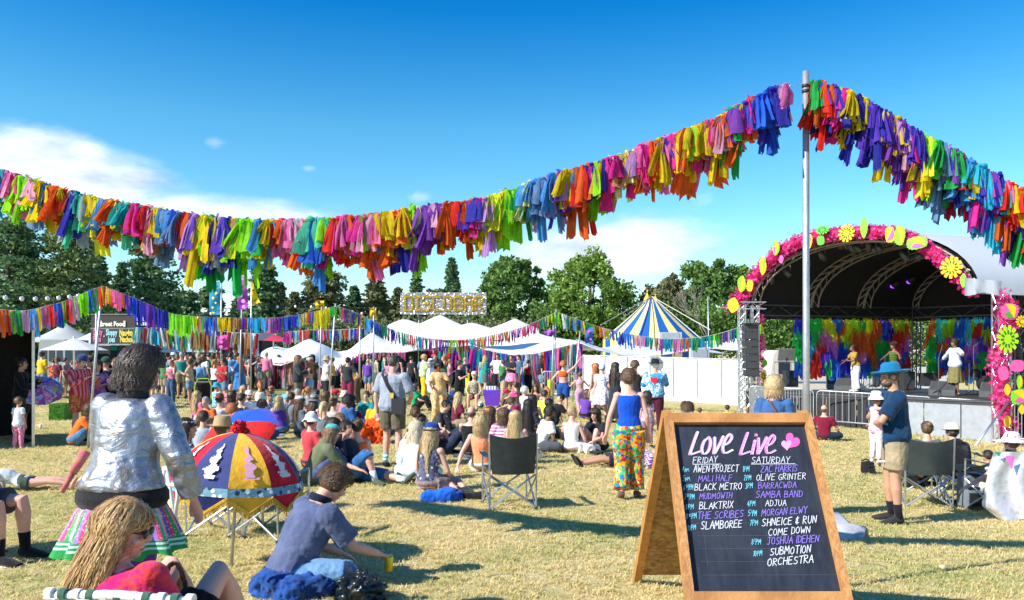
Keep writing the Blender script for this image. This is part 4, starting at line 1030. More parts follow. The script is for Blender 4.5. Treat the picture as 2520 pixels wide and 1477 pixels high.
# ================================================================== TENTS
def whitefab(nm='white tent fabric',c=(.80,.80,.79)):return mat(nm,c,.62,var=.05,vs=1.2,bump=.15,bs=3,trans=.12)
WHITE=whitefab()
def stretch(label,us,vedge,y0,depth,peaks,name='stretch_tent',dark=True,back=None,wall=1.5,mt=None,group='white stretch tents',valance=0.0,pw=1.3):
    """front edge through picture points (us[i], vedge[i]) at distance y0, running back by depth; peaks: (u, v, y)"""
    K=1.2;y0*=K;depth*=K;wall*=K;pw*=K;peaks=[(a_,b_,c_*K)for a_,b_,c_ in peaks]
    c=P((us[0]+us[-1])/2,V0,y0);base=Vector((c.x,y0,gz(c.x,y0)));t=empty(name,base,0,label,'tent',group)
    edge=[P(u,v,y0)for u,v in zip(us,vedge)];xs0,xs1=edge[0].x,edge[-1].x
    def ez(x):
        for a,b in zip(edge,edge[1:]):
            if x<=b.x or b is edge[-1]:
                q=max(0,min(1,(x-a.x)/(b.x-a.x)));return a.z+(b.z-a.z)*(q*q*(3-2*q)*.5+q*.5)
    pk=[P(*p)for p in peaks];n,m=90,24;vs=[]
    zb=sum(e.z for e in edge)/len(edge)
    for j in range(m):
        for i in range(n):
            x=xs0+(xs1-xs0)*i/(n-1);y=y0+depth*j/(m-1);q=j/(m-1)
            z=ez(x)*(1-q)+(zb+.1)*q;z+=.12*sin(pi*q);zb0=z;bump=[0]
            for p in pk:
                r=sqrt(((x-p.x))**2+((y-p.y)*.8)**2);k=max(0,1-r/(pw*1.9))**1.55
                e=min(1,q*4+(0 if p.y>y0+.3 else 1));bump.append((p.z-zb0)*k*e)
            z+=max(bump)+.25*(sum(bump)-max(bump))*(1 if max(bump)<.5 else .3);vs.append(Vector((x,y,z))-base)
    mb=MB();mb.add(vs,[(j*n+i,j*n+i+1,(j+1)*n+i+1,(j+1)*n+i)for j in range(m-1)for i in range(n-1)])
    ob('canopy',mb,mt or WHITE,t,True)
    hb=MB();hb.tube([e-base for e in edge],.03,6);ob('edge_rope',hb,mt or WHITE,t,True)
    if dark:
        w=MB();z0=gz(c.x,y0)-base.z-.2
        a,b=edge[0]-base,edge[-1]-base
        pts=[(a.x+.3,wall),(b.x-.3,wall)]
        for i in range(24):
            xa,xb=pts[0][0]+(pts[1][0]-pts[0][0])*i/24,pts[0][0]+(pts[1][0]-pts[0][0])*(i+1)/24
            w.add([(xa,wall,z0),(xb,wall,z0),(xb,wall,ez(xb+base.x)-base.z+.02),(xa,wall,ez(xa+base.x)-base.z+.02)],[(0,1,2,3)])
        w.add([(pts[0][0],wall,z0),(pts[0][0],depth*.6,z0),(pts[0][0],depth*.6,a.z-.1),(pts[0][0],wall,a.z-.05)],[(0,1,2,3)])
        ob('painted_shade_sheet',w,BLACKC,t)  # black sheet added so the space under the canopy reads dark
    for p in pk[:3]:
        pp=MB();pp.tube([Vector((p.x,p.y,gz(p.x,p.y)))-base,p-base-Vector((0,0,.05))],.035,6);ob('tent_pole',pp,STEEL,t)
    return t
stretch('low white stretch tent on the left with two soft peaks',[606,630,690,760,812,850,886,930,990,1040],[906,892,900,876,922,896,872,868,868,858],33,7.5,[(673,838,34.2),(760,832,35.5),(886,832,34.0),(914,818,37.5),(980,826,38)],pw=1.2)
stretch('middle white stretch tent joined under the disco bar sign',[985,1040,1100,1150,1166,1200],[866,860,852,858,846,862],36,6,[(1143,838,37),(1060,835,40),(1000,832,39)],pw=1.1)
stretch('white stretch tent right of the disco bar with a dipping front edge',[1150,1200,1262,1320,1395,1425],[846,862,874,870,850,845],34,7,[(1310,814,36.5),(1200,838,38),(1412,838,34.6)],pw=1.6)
stretch('white stretch tent in painted grey shade running behind the left end of the white wall',[1424,1470,1530,1580,1640,1700,1790],[842,862,874,878,872,862,872],37.5,6,[(1402,833,39),(1545,842,41)],dark=False,pw=1.2,mt=whitefab('grey white fabric',(.62,.63,.65)))  # shade on this canopy is put into a greyer copy of the white
stretch('tall three peaked white tent behind the disco bar',[940,990,1060,1140,1200,1290,1330],[838,836,834,838,836,838,838],44,9,[(992,781,46),(1083,775,47),(1160,792,46),(1268,784,47.5)],dark=False,pw=2.1)
stretch('small white peaked tent behind the white wall beside the stage',[1560,1640,1700,1760,1800,1860],[862,858,860,858,862,862],46,7,[(1753,836,48),(1812,832,49),(1640,850,49)],dark=False,pw=1.1)
# disco bar sign
def disco():
    y=40.6;a=P(985,720,y);W_=px(y,212);H_=px(y,54);t=empty('disco_sign',(a.x,y,a.z-H_),0,'long silver sequin sign reading DISCOBAR in gold letters above the white tents','sign')
    mb=MB();mb.box((W_/2,.04,H_/2),(W_,.05,H_));ob('board',mb,mat('sign backing',(.3,.3,.3),.6),t)
    rnd=random.Random(2);sq=MB();nx,nz=84,21
    for i in range(nx):
        for j in range(nz):
            c=Vector(((i+.5)*W_/nx,0,(j+.5)*H_/nz));s=W_/nx*.46
            R=Matrix.Rotation(rnd.uniform(-.45,.45),3,'X')@Matrix.Rotation(rnd.uniform(-.45,.45),3,'Z')
            sq.add([c+R@Vector(p)for p in((-s,0,-s),(s,0,-s),(s,0,s),(-s,0,s))],[(0,1,2,3)])
    o=ob('sequins',sq,mat('silver sequins',(.50,.48,.47),.42,.5,var=.2),t);tag(o,kind='stuff')
    F7={'D':'11110 10001 10001 10001 10001 10001 11110','I':'111 010 010 010 010 010 111','S':'01111 10000 10000 01110 00001 00001 11110','C':'01111 10000 10000 10000 10000 10000 01111','O':'01110 10001 10001 10001 10001 10001 01110','B':'11110 10001 10001 11110 10001 10001 11110','A':'01110 10001 10001 11111 10001 10001 10001','R':'11110 10001 10001 11110 10100 10010 10001'}
    x=W_*.045;cs=H_*.70/7
    for ch in 'DISCOBAR':
        rows=F7[ch].split();g=MB()
        for r,row in enumerate(rows):
            for c,bit in enumerate(row):
                if bit=='1':
                    for q in range(4):
                        cc=Vector((x+(c+.25+.5*(q%2))*cs*.84,-.03,H_*.85-(r+.25+.5*(q//2))*cs));s=cs*.27
                        R=Matrix.Rotation(rnd.uniform(-.35,.35),3,'X')@Matrix.Rotation(rnd.uniform(-.3,.3),3,'Z')
                        g.box(cc,(s*2,.02,s*2),R)
        ob('letter',g,mat('gold sequins',(.62,.38,.04),.3,.55,var=.25),t);x+=(len(rows[0])+.75)*cs*.84
disco()
# white marquee wall
def wall():
    a=Vector((P(1434,0,37).x,37,0));b=Vector((P(1836,0,34).x,34,0));t=empty('marquee_wall',(a.x,a.y,gz(a.x,a.y)),0,'long white canvas wall behind the standing dancers','wall')
    n=7
    for i in range(n):
        mb=MB();vs=[]
        for j in range(9):
            q=(i+j/8)/n;p=a.lerp(b,q);zt=P(0,875+10*q,p.y).z-.02*sin(j/8*pi);zb=gz(p.x,p.y)-.05
            for k in range(5):vs.append((p.x-a.x,p.y-a.y+.02*sin(j*2.2+k*1.3+i)*(k/4),zb+(zt-zb)*k/4-gz(a.x,a.y)))
        mb.add(vs,[(j*5+k,(j+1)*5+k,(j+1)*5+k+1,j*5+k+1)for j in range(8)for k in range(4)])
        ob('wall_panel',mb,mat('white canvas',(.74,.74,.75),.7,var=.09,vs=1.1,bump=.5,bs=4,bstretch=(1,1,.3)),t,True)
        p=a.lerp(b,i/n);sm=MB();sm.tube([(p.x-a.x,p.y-a.y-.03,0),(p.x-a.x,p.y-a.y-.03,P(0,875+10*i/n,p.y).z-gz(a.x,a.y)-.02)],.018,5);ob('seam',sm,mat('grey seam tape',(.45,.46,.48),.7),t)
    rl=MB();rl.tube([(0,0,P(0,875,37).z-gz(a.x,a.y)),(b.x-a.x,b.y-a.y,P(0,885,34).z-gz(a.x,a.y))],.025,6);ob('top_rail',rl,STEEL,t)
    # two small clear windows / boxes
    for u0,v0,u1,v1,y,nm,lab in((1867,874,1894,890,36,'vent_panel',''),):pass
wall()
for(u0,v0,u1,v1,y,lab)in((1698,856,1742,884,35.6,'grey air unit sitting on top of the white wall near the stage'),(1622,818,1676,836,46,'pale grey box screen in front of the circus tent'),(1597,876,1618,892,35.5,'pale blue box held up behind the man in the tie dyed jacket')):
    p=P((u0+u1)/2,(v0+v1)/2,y);t=empty('equipment_box',(p.x,y,p.z-px(y,v1-v0)/2),0,lab,'box');mb=MB();w_,h_=px(y,u1-u0),px(y,v1-v0)
    mb.box((0,0,h_/2),(w_,.4,h_));ob('case',mb,mat('pale grey plastic',(.45,.49,.53),.6),t);g=MB();g.box((0,-.21,h_/2),(w_*.8,.03,h_*.75));ob('grille',g,mat('grey grille',(.33,.36,.4),.5),t)
    if y<45:s_=MB();s_.box((0,0,-.5),(.06,.06,1.0+(p.z-h_/2-gz(p.x,y)-1)*2*0));ob('stand',s_,STEEL,t)
# circus tent
def circus():
    y=58;apx=P(1604,738,y-0);rb=px(y,118);zb=P(0,834,y).z;g=gz(apx.x,y);t=empty('circus_tent',(apx.x,y,g),0,'blue and cream striped circus tent with two yellow cupolas','tent')
    n=28;rt_=px(y,13);zt=apx.z
    for i in range(n):
        mb=MB();vs=[];a0,a1=2*pi*i/n,2*pi*(i+1)/n
        for k in range(7):
            q=k/6;r=rt_+(rb-rt_)*(q**1.12);z=zt+(zb-zt)*q
            for a in(a0,a1):vs.append((r*cos(a)*1.02,r*sin(a),z-g))
        mb.add(vs,[(2*k,2*k+1,2*k+3,2*k+2)for k in range(6)])
        ob('canvas_stripe',mb,mat('blue canvas',(.006,.09,.33),.6,var=.1)if i%2 else mat('cream canvas',(.72,.58,.22),.6,var=.08),t)
    for i in range(n):
        mb=MB();a0,a1=2*pi*i/n,2*pi*(i+1)/n
        mb.add([(rb*cos(a0)*1.02,rb*sin(a0),zb-g),(rb*cos(a1)*1.02,rb*sin(a1),zb-g),(rb*cos(a1)*1.02,rb*sin(a1),-.1),(rb*cos(a0)*1.02,rb*sin(a0),-.1)],[(0,1,2,3)])
        ob('wall_stripe',mb,mat('blue canvas')if i%2 else mat('cream canvas'),t)
    for du,vt in((-11,716),(9,724)):
        p=P(1604+du,745,y);c=MB();hh=px(y,745-vt-4);c.lathe([(px(y,10),0),(px(y,8),hh*.4),(px(y,3),hh*.75),(.02,hh)],14,p-Vector((apx.x,y,g)));c.tube([p+Vector((0,0,hh))-Vector((apx.x,y,g)),p+Vector((0,0,hh*1.25))-Vector((apx.x,y,g))],.05,5)
        ob('cupola',c,mat('yellow canvas',(.75,.50,.04),.6),t,True)
    for uu,vv in((1495,838),(1478,800),(1530,785),(1730,838),(1748,812)):
        c=MB();e=P(uu,vv,y-6);c.tube([P(1604,730,y)-Vector((apx.x,y,g)),e-Vector((apx.x,y,g))],.035,4);ob('guy_rope',c,mat('guy rope',(.45,.42,.36),.8),t)
circus()

# rag curtains hanging along tent edges
def curtain(label,pts,L,n,seed,pal,y,lfun=None,name='rag_curtain'):
    y*=1.2;L*=1.1;path=[P(u,v,y)for u,v in pts]
    garland(label,path,[(k/12,c)for k,c in enumerate(pal)],'long',n,L,seed,group='rag curtains under tents and stalls',name=name,cat='curtain',cord=.012,width=1.0,Lvar=.2,jit=.03,dy=.12)
mix1=['magenta purple white','teal pink royal','white red cyan','orange magenta grey','royal purple green','pink white red','cyan orange dred','violet grey teal','red tan mint','purple white blue','pink green magenta','grey royal red','white pink teal']
mix2=['pink rose dred','mauve purple grey','rose magenta tan','dred pink cream','purple rose brown','magenta dred white','rose tan pink','mauve violet pink','dred magenta rose','pink cream tan','rose purple dred','magenta rose','pink']
curtain('pink and mauve rag curtain under the left edge of the left stretch tent',[(640,890),(690,895),(735,884),(790,905)],1.35,85,21,mix2,33.2)
curtain('short rag fringe along the rising front edge of the left tent',[(812,914),(850,889),(886,868),(1000,866)],.40,60,22,mix2,32.9)
curtain('dense rag curtain under the disco bar tent',[(985,867),(1060,862),(1110,856),(1160,850)],1.55,95,23,mix1,35.8)
curtain('rag curtain behind the purple table under the dipping tent edge',[(1160,850),(1200,863),(1262,875),(1300,873)],1.35,70,24,mix1,33.8)
curtain('rag curtain between the purple table and the ginger dancer',[(1290,874),(1330,869),(1395,851),(1430,846)],1.55,75,25,mix1[::-1],33.7)
curtain('rag curtain hanging from the far teal stall',[(335,806),(400,808),(470,812)],.9,60,26,['teal green white','teal white mint','tan brown dred','grey white green','teal cyan','dred tan white','white grey','brown tan','green teal','cyan white','tan','mint','white'],30.5)
curtain('rag curtain between the teal stall and the pink banner',[(470,812),(530,814),(570,818),(640,822)],1.0,75,27,['brown dred white','mint tan','tan orange','dred red tan','grey white','white brown','black white dred','white dred','grey tan','brown white','tan dred','white','dred'],31.5)
curtain('row of small rags strung across behind the left tent',[(700,818),(760,812),(830,812),(920,806)],.75,90,28,mix1,42)
# ================================================================== STAGE
SA,SCn,SB,SD=Vector((7.9,27,0)),Vector((12.9,21,0)),Vector((14.65,29,0)),Vector((19.3,23.2,0))
FZ=.31;EZ=3.16;RISE=2.0
SC2,SD2=Vector((12.35,21.2,0)),Vector((18.9,23.6,0))
def ray_plane(u,v,p0,n):
    o=Vector((0,0,EYE));d=Vector(((u-U0)/F,1,-(v-V0)/F));q=(Vector(p0)-o).dot(n)/d.dot(n);return o+d*q
def up(v,z):return Vector((v.x,v.y,z))
def truss(mb,a,b,w=.28,r=.022,steps=None,side=None,tri=True):
    a,b=Vector(a),Vector(b);t=(b-a);L=t.length;t.normalize()
    s=t.cross(Vector((0,0,1)))if abs(t.z)<.9 else Vector((1,0,0));s.normalize();u=s.cross(t);w*=.5
    cs=[s*w+u*w,s*-w+u*w,s*-w-u*w,s*w-u*w]
    for c in cs:mb.tube([a+c,b+c],r,5)
    n=steps or max(2,int(L/(w*3.2)))
    for i in range(n):
        p,q=a+t*(L*i/n),a+t*(L*(i+1)/n)
        for k in range(4):
            c,d=cs[k],cs[(k+1)%4]
            mb.tube([p+c,q+d]if i%2 else[p+d,q+c],r*.55,4,cap=False)
def stage():
    M_=(SA+SCn)/2;g=gz(M_.x,M_.y);O=Vector((M_.x,M_.y,g));t=empty('stage',O,0,'black domed festival stage with pink flower arch on the right of the field','stage')
    def arch(f,a,dr=0.0,dz=0.0):
        A=SA.lerp(SB,f);C=SC2.lerp(SD2,f);m=(A+C)/2;h=(A-m)
        p=m+h*(cos(a)*(1+dr));p.z=EZ+(RISE+dr*3)*sin(a)**.95+dz;return p-O
    n=28
    def vault(dr,f0,f1,rows=6):
        mb=MB();vs=[arch(f0+(f1-f0)*j/rows,pi*i/n,dr)for j in range(rows+1)for i in range(n+1)]
        mb.add(vs,[(j*(n+1)+i,j*(n+1)+i+1,(j+1)*(n+1)+i+1,(j+1)*(n+1)+i)for j in range(rows)for i in range(n)]);return mb
    ob('roof_lining',vault(0,0.01,1),mat('black roof lining',(.008,.008,.01),.8),t,True)
    ob('roof_cover',vault(.028,0,1.02),mat('grey white roof membrane',(.50,.52,.55),.5,var=.06,vs=.6,bump=.2,bs=1.5),t,True)
    mb=MB();vs=[arch(1,pi*i/n)for i in range(n+1)];c=(SB+SD)/2-O;c.z=EZ-O.z;k=len(vs);mb.add(vs+[up(SB,EZ-.25)-O*1,up(SD,EZ-.25)-O*1],[tuple(range(k))])
    vs2=[arch(1,pi*i/n)for i in range(n+1)];mb=MB();mb.add([Vector(q)for q in vs2],[tuple(range(len(vs2)))]);ob('back_gable',mb,mat('black roof lining'),t)
    # eave valance, drooping grey skirt at the near foot
    sk=MB();a=up(SCn,EZ+.75)-O;vs=[]
    for i in range(9):
        q=i/8;p=ray_plane(2374+92*q,684+8*q,up(SCn,0)+Vector((-.3,-.3,0)),Vector((.2,-1,0)).normalized())-O;d=ray_plane(2374+92*q,722+2*sin(q*9)-6*sin(pi*q)+6,up(SCn,0)+Vector((-.3,-.36,0)),Vector((.2,-1,0)).normalized())-O
        vs+=[p,p.lerp(d,.5)+Vector((0,.06*sin(q*14),0)),d+Vector((0,.05*sin(q*20),0))]
    sk.add(vs,[(3*i+k,3*i+k+1,3*i+k+4,3*i+k+3)for i in range(8)for k in range(2)]);ob('roof_skirt',sk,mat('grey white roof membrane'),t,True)
    # ribs
    for f in(.0,.33,.64,.98):
        mb=MB();m2=22
        for(dr,dz)in((-.012,0),(-.075,0)):
            mb.tube([arch(f,pi*i/m2,dr)for i in range(m2+1)],.03,6);mb.tube([arch(f,pi*i/m2,dr)+(SB-SA).normalized()*.3 for i in range(m2+1)],.03,6)
        for i in range(m2):
            a_,b_=pi*i/m2,pi*(i+1)/m2;mb.tube([arch(f,a_,-.012),arch(f,b_,-.075)],.016,4,cap=False);mb.tube([arch(f,a_,-.075)+(SB-SA).normalized()*.3,arch(f,b_,-.012)+(SB-SA).normalized()*.3],.016,4,cap=False)
        ob('roof_truss',mb,mat('brownish worn truss',(.34,.30,.25),.45,.6),t)
    mb=MB();truss(mb,up(SA,EZ-.12)-O,up(SB,EZ-.12)-O,.34,.028);ob('eave_truss',mb,mat('dark truss',(.10,.10,.11),.5,.5),t)
    mb=MB();truss(mb,up(SB,EZ-.12)-O,up(SD,EZ-.12)-O,.34,.028);ob('eave_truss',mb,mat('dark truss'),t)
    for(q0,q1)in((SA,SB),(SB,SD)):
        m_=MB();m_.add([up(q0,EZ-.42)-O,up(q1,EZ-.42)-O,up(q1,EZ+.12)-O,up(q0,EZ+.12)-O],[(0,1,2,3)]);ob('black_border',m_,BLACKC,t)
    for p,nm in((SA,'a'),(SB,'b'),(SCn,'c'),(SD,'d')):
        mb=MB();truss(mb,up(p,gz(p.x,p.y))-O,up(p,EZ)-O,.30,.026);ob('corner_tower',mb,mat('dark truss')if nm in 'b' else ALU,t)
    # deck
    poly=[SA,SCn+(SCn-SA).normalized()*.3,SD,SB];top=[up(p,FZ)-O for p in poly]
    mb=MB();mb.poly([p for p in top],.12,nrm=(0,0,1));ob('deck',mb,mat('black deck boards',(.045,.045,.05),.45,var=.3,vs=3),t)
    nseg=8
    for i in range(nseg):   # front skirt panels
        a,b=SA.lerp(SCn,i/nseg),SA.lerp(SCn,(i+.97)/nseg);mb=MB();g1=min(gz(a.x,a.y),gz(b.x,b.y))-.05
        mb.poly([up(a,g1)-O,up(b,g1)-O,up(b,FZ-.13)-O,up(a,FZ-.13)-O],.02,nrm=(-.77,-.64,0));ob('front_panel',mb,mat('black front cloth',(.02,.02,.025),.8)if i<5 else mat('grey front panel',(.30,.32,.35),.7),t)
    lip=MB();lip.tube([up(SA,FZ-.02)-O,up(SCn,FZ-.02)-O],.035,5);ob('deck_edge',lip,mat('dark truss'),t)
    # lanterns under the roof with violet lenses
    for(u,v)in((2078,654),(2056,688),(2021,700),(2256,651),(2238,692),(2198,703)):
        p=ray_plane(u,v,up(SA.lerp(SB,.5),0),Vector((.15,-1,0)).normalized())-O;l=MB();l.lathe([(.11,0),(.13,.06),(.09,.25),(.02,.27)],12,p,Matrix.Rotation(radians(60),3,'X')@Matrix.Rotation(.4,3,'Y'));L_=ob('stage_light',l,BLACKM,t,True)
        d=MB();d.ell(p+Vector((0,-.02,-.03)),(.12,.05,.07),10,6);ob('lens',d,mat('violet lens',(.2,.02,.4),.3,emit=(.30,.05,.85,1.6)),L_)
    for(u,v)in((2088,612),(2104,622),(2140,616),(2155,622),(2168,618),(2120,618),(2066,612),(2236,640),(2256,640),(2010,622),(2030,640),(1990,655),(1945,680),(1920,650),(1958,640),(1900,700)):
        p=ray_plane(u,v,up(SA.lerp(SB,.06),0),(SA-SCn).cross(Vector((0,0,1))).normalized())-O;l=MB();R=Matrix.Rotation(random.uniform(-.8,.8),3,'X')@Matrix.Rotation(random.uniform(-.8,.8),3,'Y')
        l.lathe([(.0,-.01),(.09,0),(.10,.2),(.07,.34),(0,.36)],10,p,R);l.box(p+Vector((0,0,.3)),(.04,.04,.25));ob('stage_light',l,mat('black lantern',(.05,.05,.055),.3),t,True)
    return t
stage()
# rag backdrops
def backdrop(label,a,b,zt,zb,seed,n=150):
    rnd=random.Random(seed);t=empty('backdrop',a,0,label,'backdrop','rag backdrops of the stage');ab=(b-a);L=ab.length;d=ab.normalized();nr=Vector((0,0,1)).cross(d)
    if nr.y>0:nr=-nr
    pal=['red','blue','magenta','orange','green','yellow','cyan','pink','blue','lime','violet','red','orange','royal','sky','green','yellow']
    rag=lambda c:mat('backdrop rag '+c,tuple(min(.86,x*1.9+.03)for x in hexc(PAL[c])),.8,trans=.6,var=.15,vs=9)  # palette colours raised to stand in for light missing under the roof
    pr=strip_protos('tab');cells=[(rnd.random()*L,rnd.random()*(zt-zb),rnd.choice(pal))for _ in range(int(95*L/7))]
    sm=MB();keys=[]
    for i in range(1000):
        s,z=rnd.random()*L,rnd.uniform(zb+.3,zt);c=min(cells,key=lambda q:(q[0]-s)**2+((q[1]-(z-zb))*.8)**2)[2]
        if c not in keys:keys.append(c)
        b_=MB();ribbon(b_,rnd,rnd.uniform(.25,.5),rnd.uniform(.05,.11),1.0,(rnd.uniform(-.2,.2),0),0,0,4,3,.4);o_=d*s+nr*rnd.uniform(.02,.26)+Vector((0,0,z-a.z));R_=Matrix.Rotation(atan2(d.y,d.x),3,'Z');sm.add([R_@Vector(q)+o_ for q in b_.v],b_.f,keys.index(c))
    tag(ob('narrow_strips',sm,[rag(c)for c in keys],t,True),kind='stuff')
    rows=11;per=int(n*1.0/rows*1.0)
    for r in range(rows):
        for i in range(per):
            s=(i+rnd.uniform(.1,.9))/per*L;z=(zb+.30)+(zt-zb-.30)*(r+rnd.uniform(.6,1.2))/rows;z=min(z,zt)
            c=min(cells,key=lambda q:(q[0]-s)**2+((q[1]-(z-zb))*.8)**2)[2]
            o=mesh_user('cloth_strip',pr[rnd.randrange(len(pr))],rag(c),t);o.location=d*s+nr*(.04+.015*(rows-r))*1.0+Vector((0,0,z-a.z))
            w_=L/per*2.3;o.scale=(w_,w_*.5,.5*rnd.uniform(.8,1.2));o.rotation_euler=(0,rnd.uniform(-.25,.25),atan2(d.y,d.x))
backdrop('left rag backdrop of mixed colours on the far side of the stage',up(SA.lerp(SB,.275),FZ),up(SA.lerp(SB,.95),FZ),EZ-.34,.72,3,286)
backdrop('right rag backdrop of orange blue and red behind the right singer',up(SB.lerp(SD,.07),FZ),up(SB.lerp(SD,.8),FZ),EZ-.34,.62,4,286)
# flower arch
def flowers():
    nrm=(SA-SCn).cross(Vector((0,0,1))).normalized();
    if nrm.y>0:nrm=-nrm
    p0=SA+nrm*.35;O=up(SA,EZ);t=empty('flower_arch',O,0,'arch of pink blossoms with big yellow and lime leaves around the stage mouth','decoration')
    line=[(1808,752),(1822,728),(1842,700),(1866,668),(1892,640),(1922,614),(1955,594),(1995,580),(2040,572),(2090,566),(2140,564),(2190,566),(2232,576),(2268,594),(2300,618),(2330,645),(2358,672),(2382,698),(2402,712)]
    rnd=random.Random(8);mbs=[MB()for _ in range(3)]
    def blossoms(u,v,rad,n,plane=None,nn=None):
        for i in range(n):
            a=rnd.uniform(0,6.28);r=rad*sqrt(rnd.random());c=ray_plane(u+r*cos(a),v+r*sin(a),plane or p0,nn or nrm)-O+(nn or nrm)*rnd.uniform(-.15,.22);s=rnd.uniform(.03,.058)
            R=Matrix.Rotation(rnd.uniform(0,6.28),3,'Y')@Matrix.Rotation(rnd.uniform(-.9,.9),3,'X')@Matrix.Rotation(rnd.uniform(-.9,.9),3,'Z');mb=mbs[rnd.randrange(3)]
            vs=[c];
            for k in range(5):
                for dd,rr in((-.4,.8),(0,1.15),(.4,.8)):
                    b=2*pi*(k+dd*.8)/5;vs.append(c+R@Vector((cos(b)*s*rr,-.25*s*rr,sin(b)*s*rr)))
            mb.add(vs,[(0,3*k+1,3*k+2,3*k+3)for k in range(5)])
    for(a,b)in zip(line,line[1:]):
        for k in range(4):
            q=k/4;blossoms(a[0]+(b[0]-a[0])*q,a[1]+(b[1]-a[1])*q+6,20,36)
    cols=[mat('magenta blossom',hexc('f0308c'),.6,var=.2,trans=.35),mat('pink blossom',hexc('ff68b4'),.6,var=.2,trans=.35),mat('deep pink blossom',hexc('d01c70'),.6,var=.2,trans=.35)]
    # near pillar and far pillar
    pl=up(SCn+nrm*.35,0)
    for i in range(60):
        v=728+340*i/60;blossoms(2462+16*sin(i*.12)+(10 if v>900 else-6 if 800<v<900 else 0),v,23,22,pl,Vector((0,-1,0)))
    fl=up(SA+nrm*.3,0)
    for i in range(34):blossoms(1868+4*sin(i)+i*.15,778+185*i/34,9,9,fl,Vector((0,-1,0)))
    core=MB();core.tube([ray_plane(u,v+6,p0,nrm)-O for u,v in line],.17,8);ob('foam_core',core,cols[2],t,True)
    for mb,c,nm in zip(mbs,cols,'abc'):tag(ob('blossoms',mb,c,t),kind='stuff')
    LEAF={'monstera':None}
    def leaf(u,v,w,h,kind,ang,c1,c2=None,plane=None,nn=None,c3=None):
        pl_,n_=plane or p0,nn or nrm;c=ray_plane(u,v,pl_,n_)-O+n_*.3;yy=(c+O).y;sx,sz=px(yy,w)*.53,px(yy,h)*.53;X=Vector((0,0,1)).cross(-n_).normalized();X=X if X.x>0 else-X;Z=Vector((0,0,1));ca,sa=cos(radians(ang)),sin(radians(ang))
        T_=lambda a,b:c+X*((a*ca-b*sa)*sx)+Z*((a*sa+b*ca)*sz)
        mt=mat('leaf card '+c1,hexc(c1),.55,var=.06)
        if kind=='monstera':
            pts=[];
            for k in range(48):
                a=2*pi*k/48;r=1.0 if k%4<3 else .58;pts.append(T_(r*cos(a),r*sin(a)))
            mb=MB();cc=[c]+pts;mb.add([p for p in cc],[(0,i+1,(i+1)%48+1)for i in range(48)]);mb.add([p-n_*-.012 for p in pts[:1]],[])
            L_=ob('big_leaf',mb,mt,t)
            d=MB()
            for k in range(11):
                a=2*pi*k/11+.2;q0,q1=.35,.62;wv=.07
                d.poly([T_(q0*cos(a)+wv*sin(a),q0*sin(a)-wv*cos(a))+n_*.01,T_(q1*cos(a)+wv*sin(a),q1*sin(a)-wv*cos(a))+n_*.01,T_(q1*cos(a)-wv*sin(a),q1*sin(a)+wv*cos(a))+n_*.01,T_(q0*cos(a)-wv*sin(a),q0*sin(a)+wv*cos(a))+n_*.01])
            ob('slits',d,mat('dark leaf slit',hexc(c2 or '40300a'),.8),L_)
        else:
            out=[]
            for k in range(20):
                q=-1+2*(k+.5)/20;out.append((q,1.08*sin(pi*(q+1)/2)**.75))
            pts=[T_(0,-1)]+[T_(b*(1 if k%3 else .86),a)for k,(a,b)in enumerate(out)]+[T_(0,1)]+[T_(-b*(1 if k%3 else .86),a)for k,(a,b)in reversed(list(enumerate(out)))]
            mb=MB();mb.poly(pts,.012,nrm=n_);L_=ob('big_leaf',mb,mt,t)
            if c2:d=MB();d.poly([T_(0,-.9),T_(.9*.8,-.1),T_(.7,.5),T_(0,.95)],.006,nrm=n_);d.xform(Matrix.Translation(n_*.012));ob('leaf_half',d,mat('leaf card '+c2,hexc(c2),.55,var=.06),L_)
            if c3:d=MB();d.poly([T_(0,-.85),T_(-.6,-.5),T_(-.75,.1),T_(-.1,.1)],.006,nrm=n_);d.xform(Matrix.Translation(n_*.016));ob('leaf_third',d,mat('leaf card '+c3,hexc(c3),.55,var=.06),L_)
    Y,G,K='f4c010','84d020','f25aa0'
    leaf(1817,752,30,36,'simple',-15,Y);leaf(1838,700,22,40,'simple',-20,G,Y);leaf(1858,704,18,30,'simple',30,Y);leaf(1890,655,18,46,'simple',-15,Y,G);leaf(1922,612,18,36,'simple',-10,G,Y,c3=K)
    leaf(1935,640,12,20,'simple',20,K);leaf(2000,596,24,40,'simple',25,Y,K);leaf(2036,568,34,22,'monstera',0,'5cc030','2a6a10');leaf(2032,594,20,24,'simple',-40,'5cc030');leaf(2095,576,40,42,'monstera',0,Y,'6a4a08')
    leaf(2138,562,17,52,'simple',0,'7ed42a',None);leaf(2202,580,24,40,'simple',-40,Y,K);leaf(2226,582,26,50,'simple',25,G,Y);leaf(2268,600,52,32,'simple',55,'7ccc40',Y,c3=K);leaf(2352,660,50,52,'monstera',20,Y,'7a5a08')
    leaf(2382,692,14,34,'simple',-15,G);leaf(2400,706,12,22,'simple',10,G,Y)
    n2=Vector((0,-1,0));lf=lambda*a,**k:leaf(*a,plane=pl,nn=n2,**k)
    lf(2468,768,42,42,'simple',30,K,Y,c3='4aa030');lf(2497,792,30,28,'monstera',0,Y,'7a5a08');lf(2462,835,52,66,'monstera',10,'a8e010','40700a');lf(2452,918,26,36,'simple',-30,K);lf(2486,900,36,30,'simple',40,K)
    lf(2492,940,14,34,'simple',-15,G,Y);lf(2462,958,14,28,'simple',10,Y);lf(2492,975,46,38,'simple',50,'7ccc30',Y,c3=K);lf(2462,1035,16,30,'simple',10,Y);lf(2497,1006,14,24,'simple',0,Y)
    f2=lambda*a,**k:leaf(*a,plane=fl,nn=n2,**k)
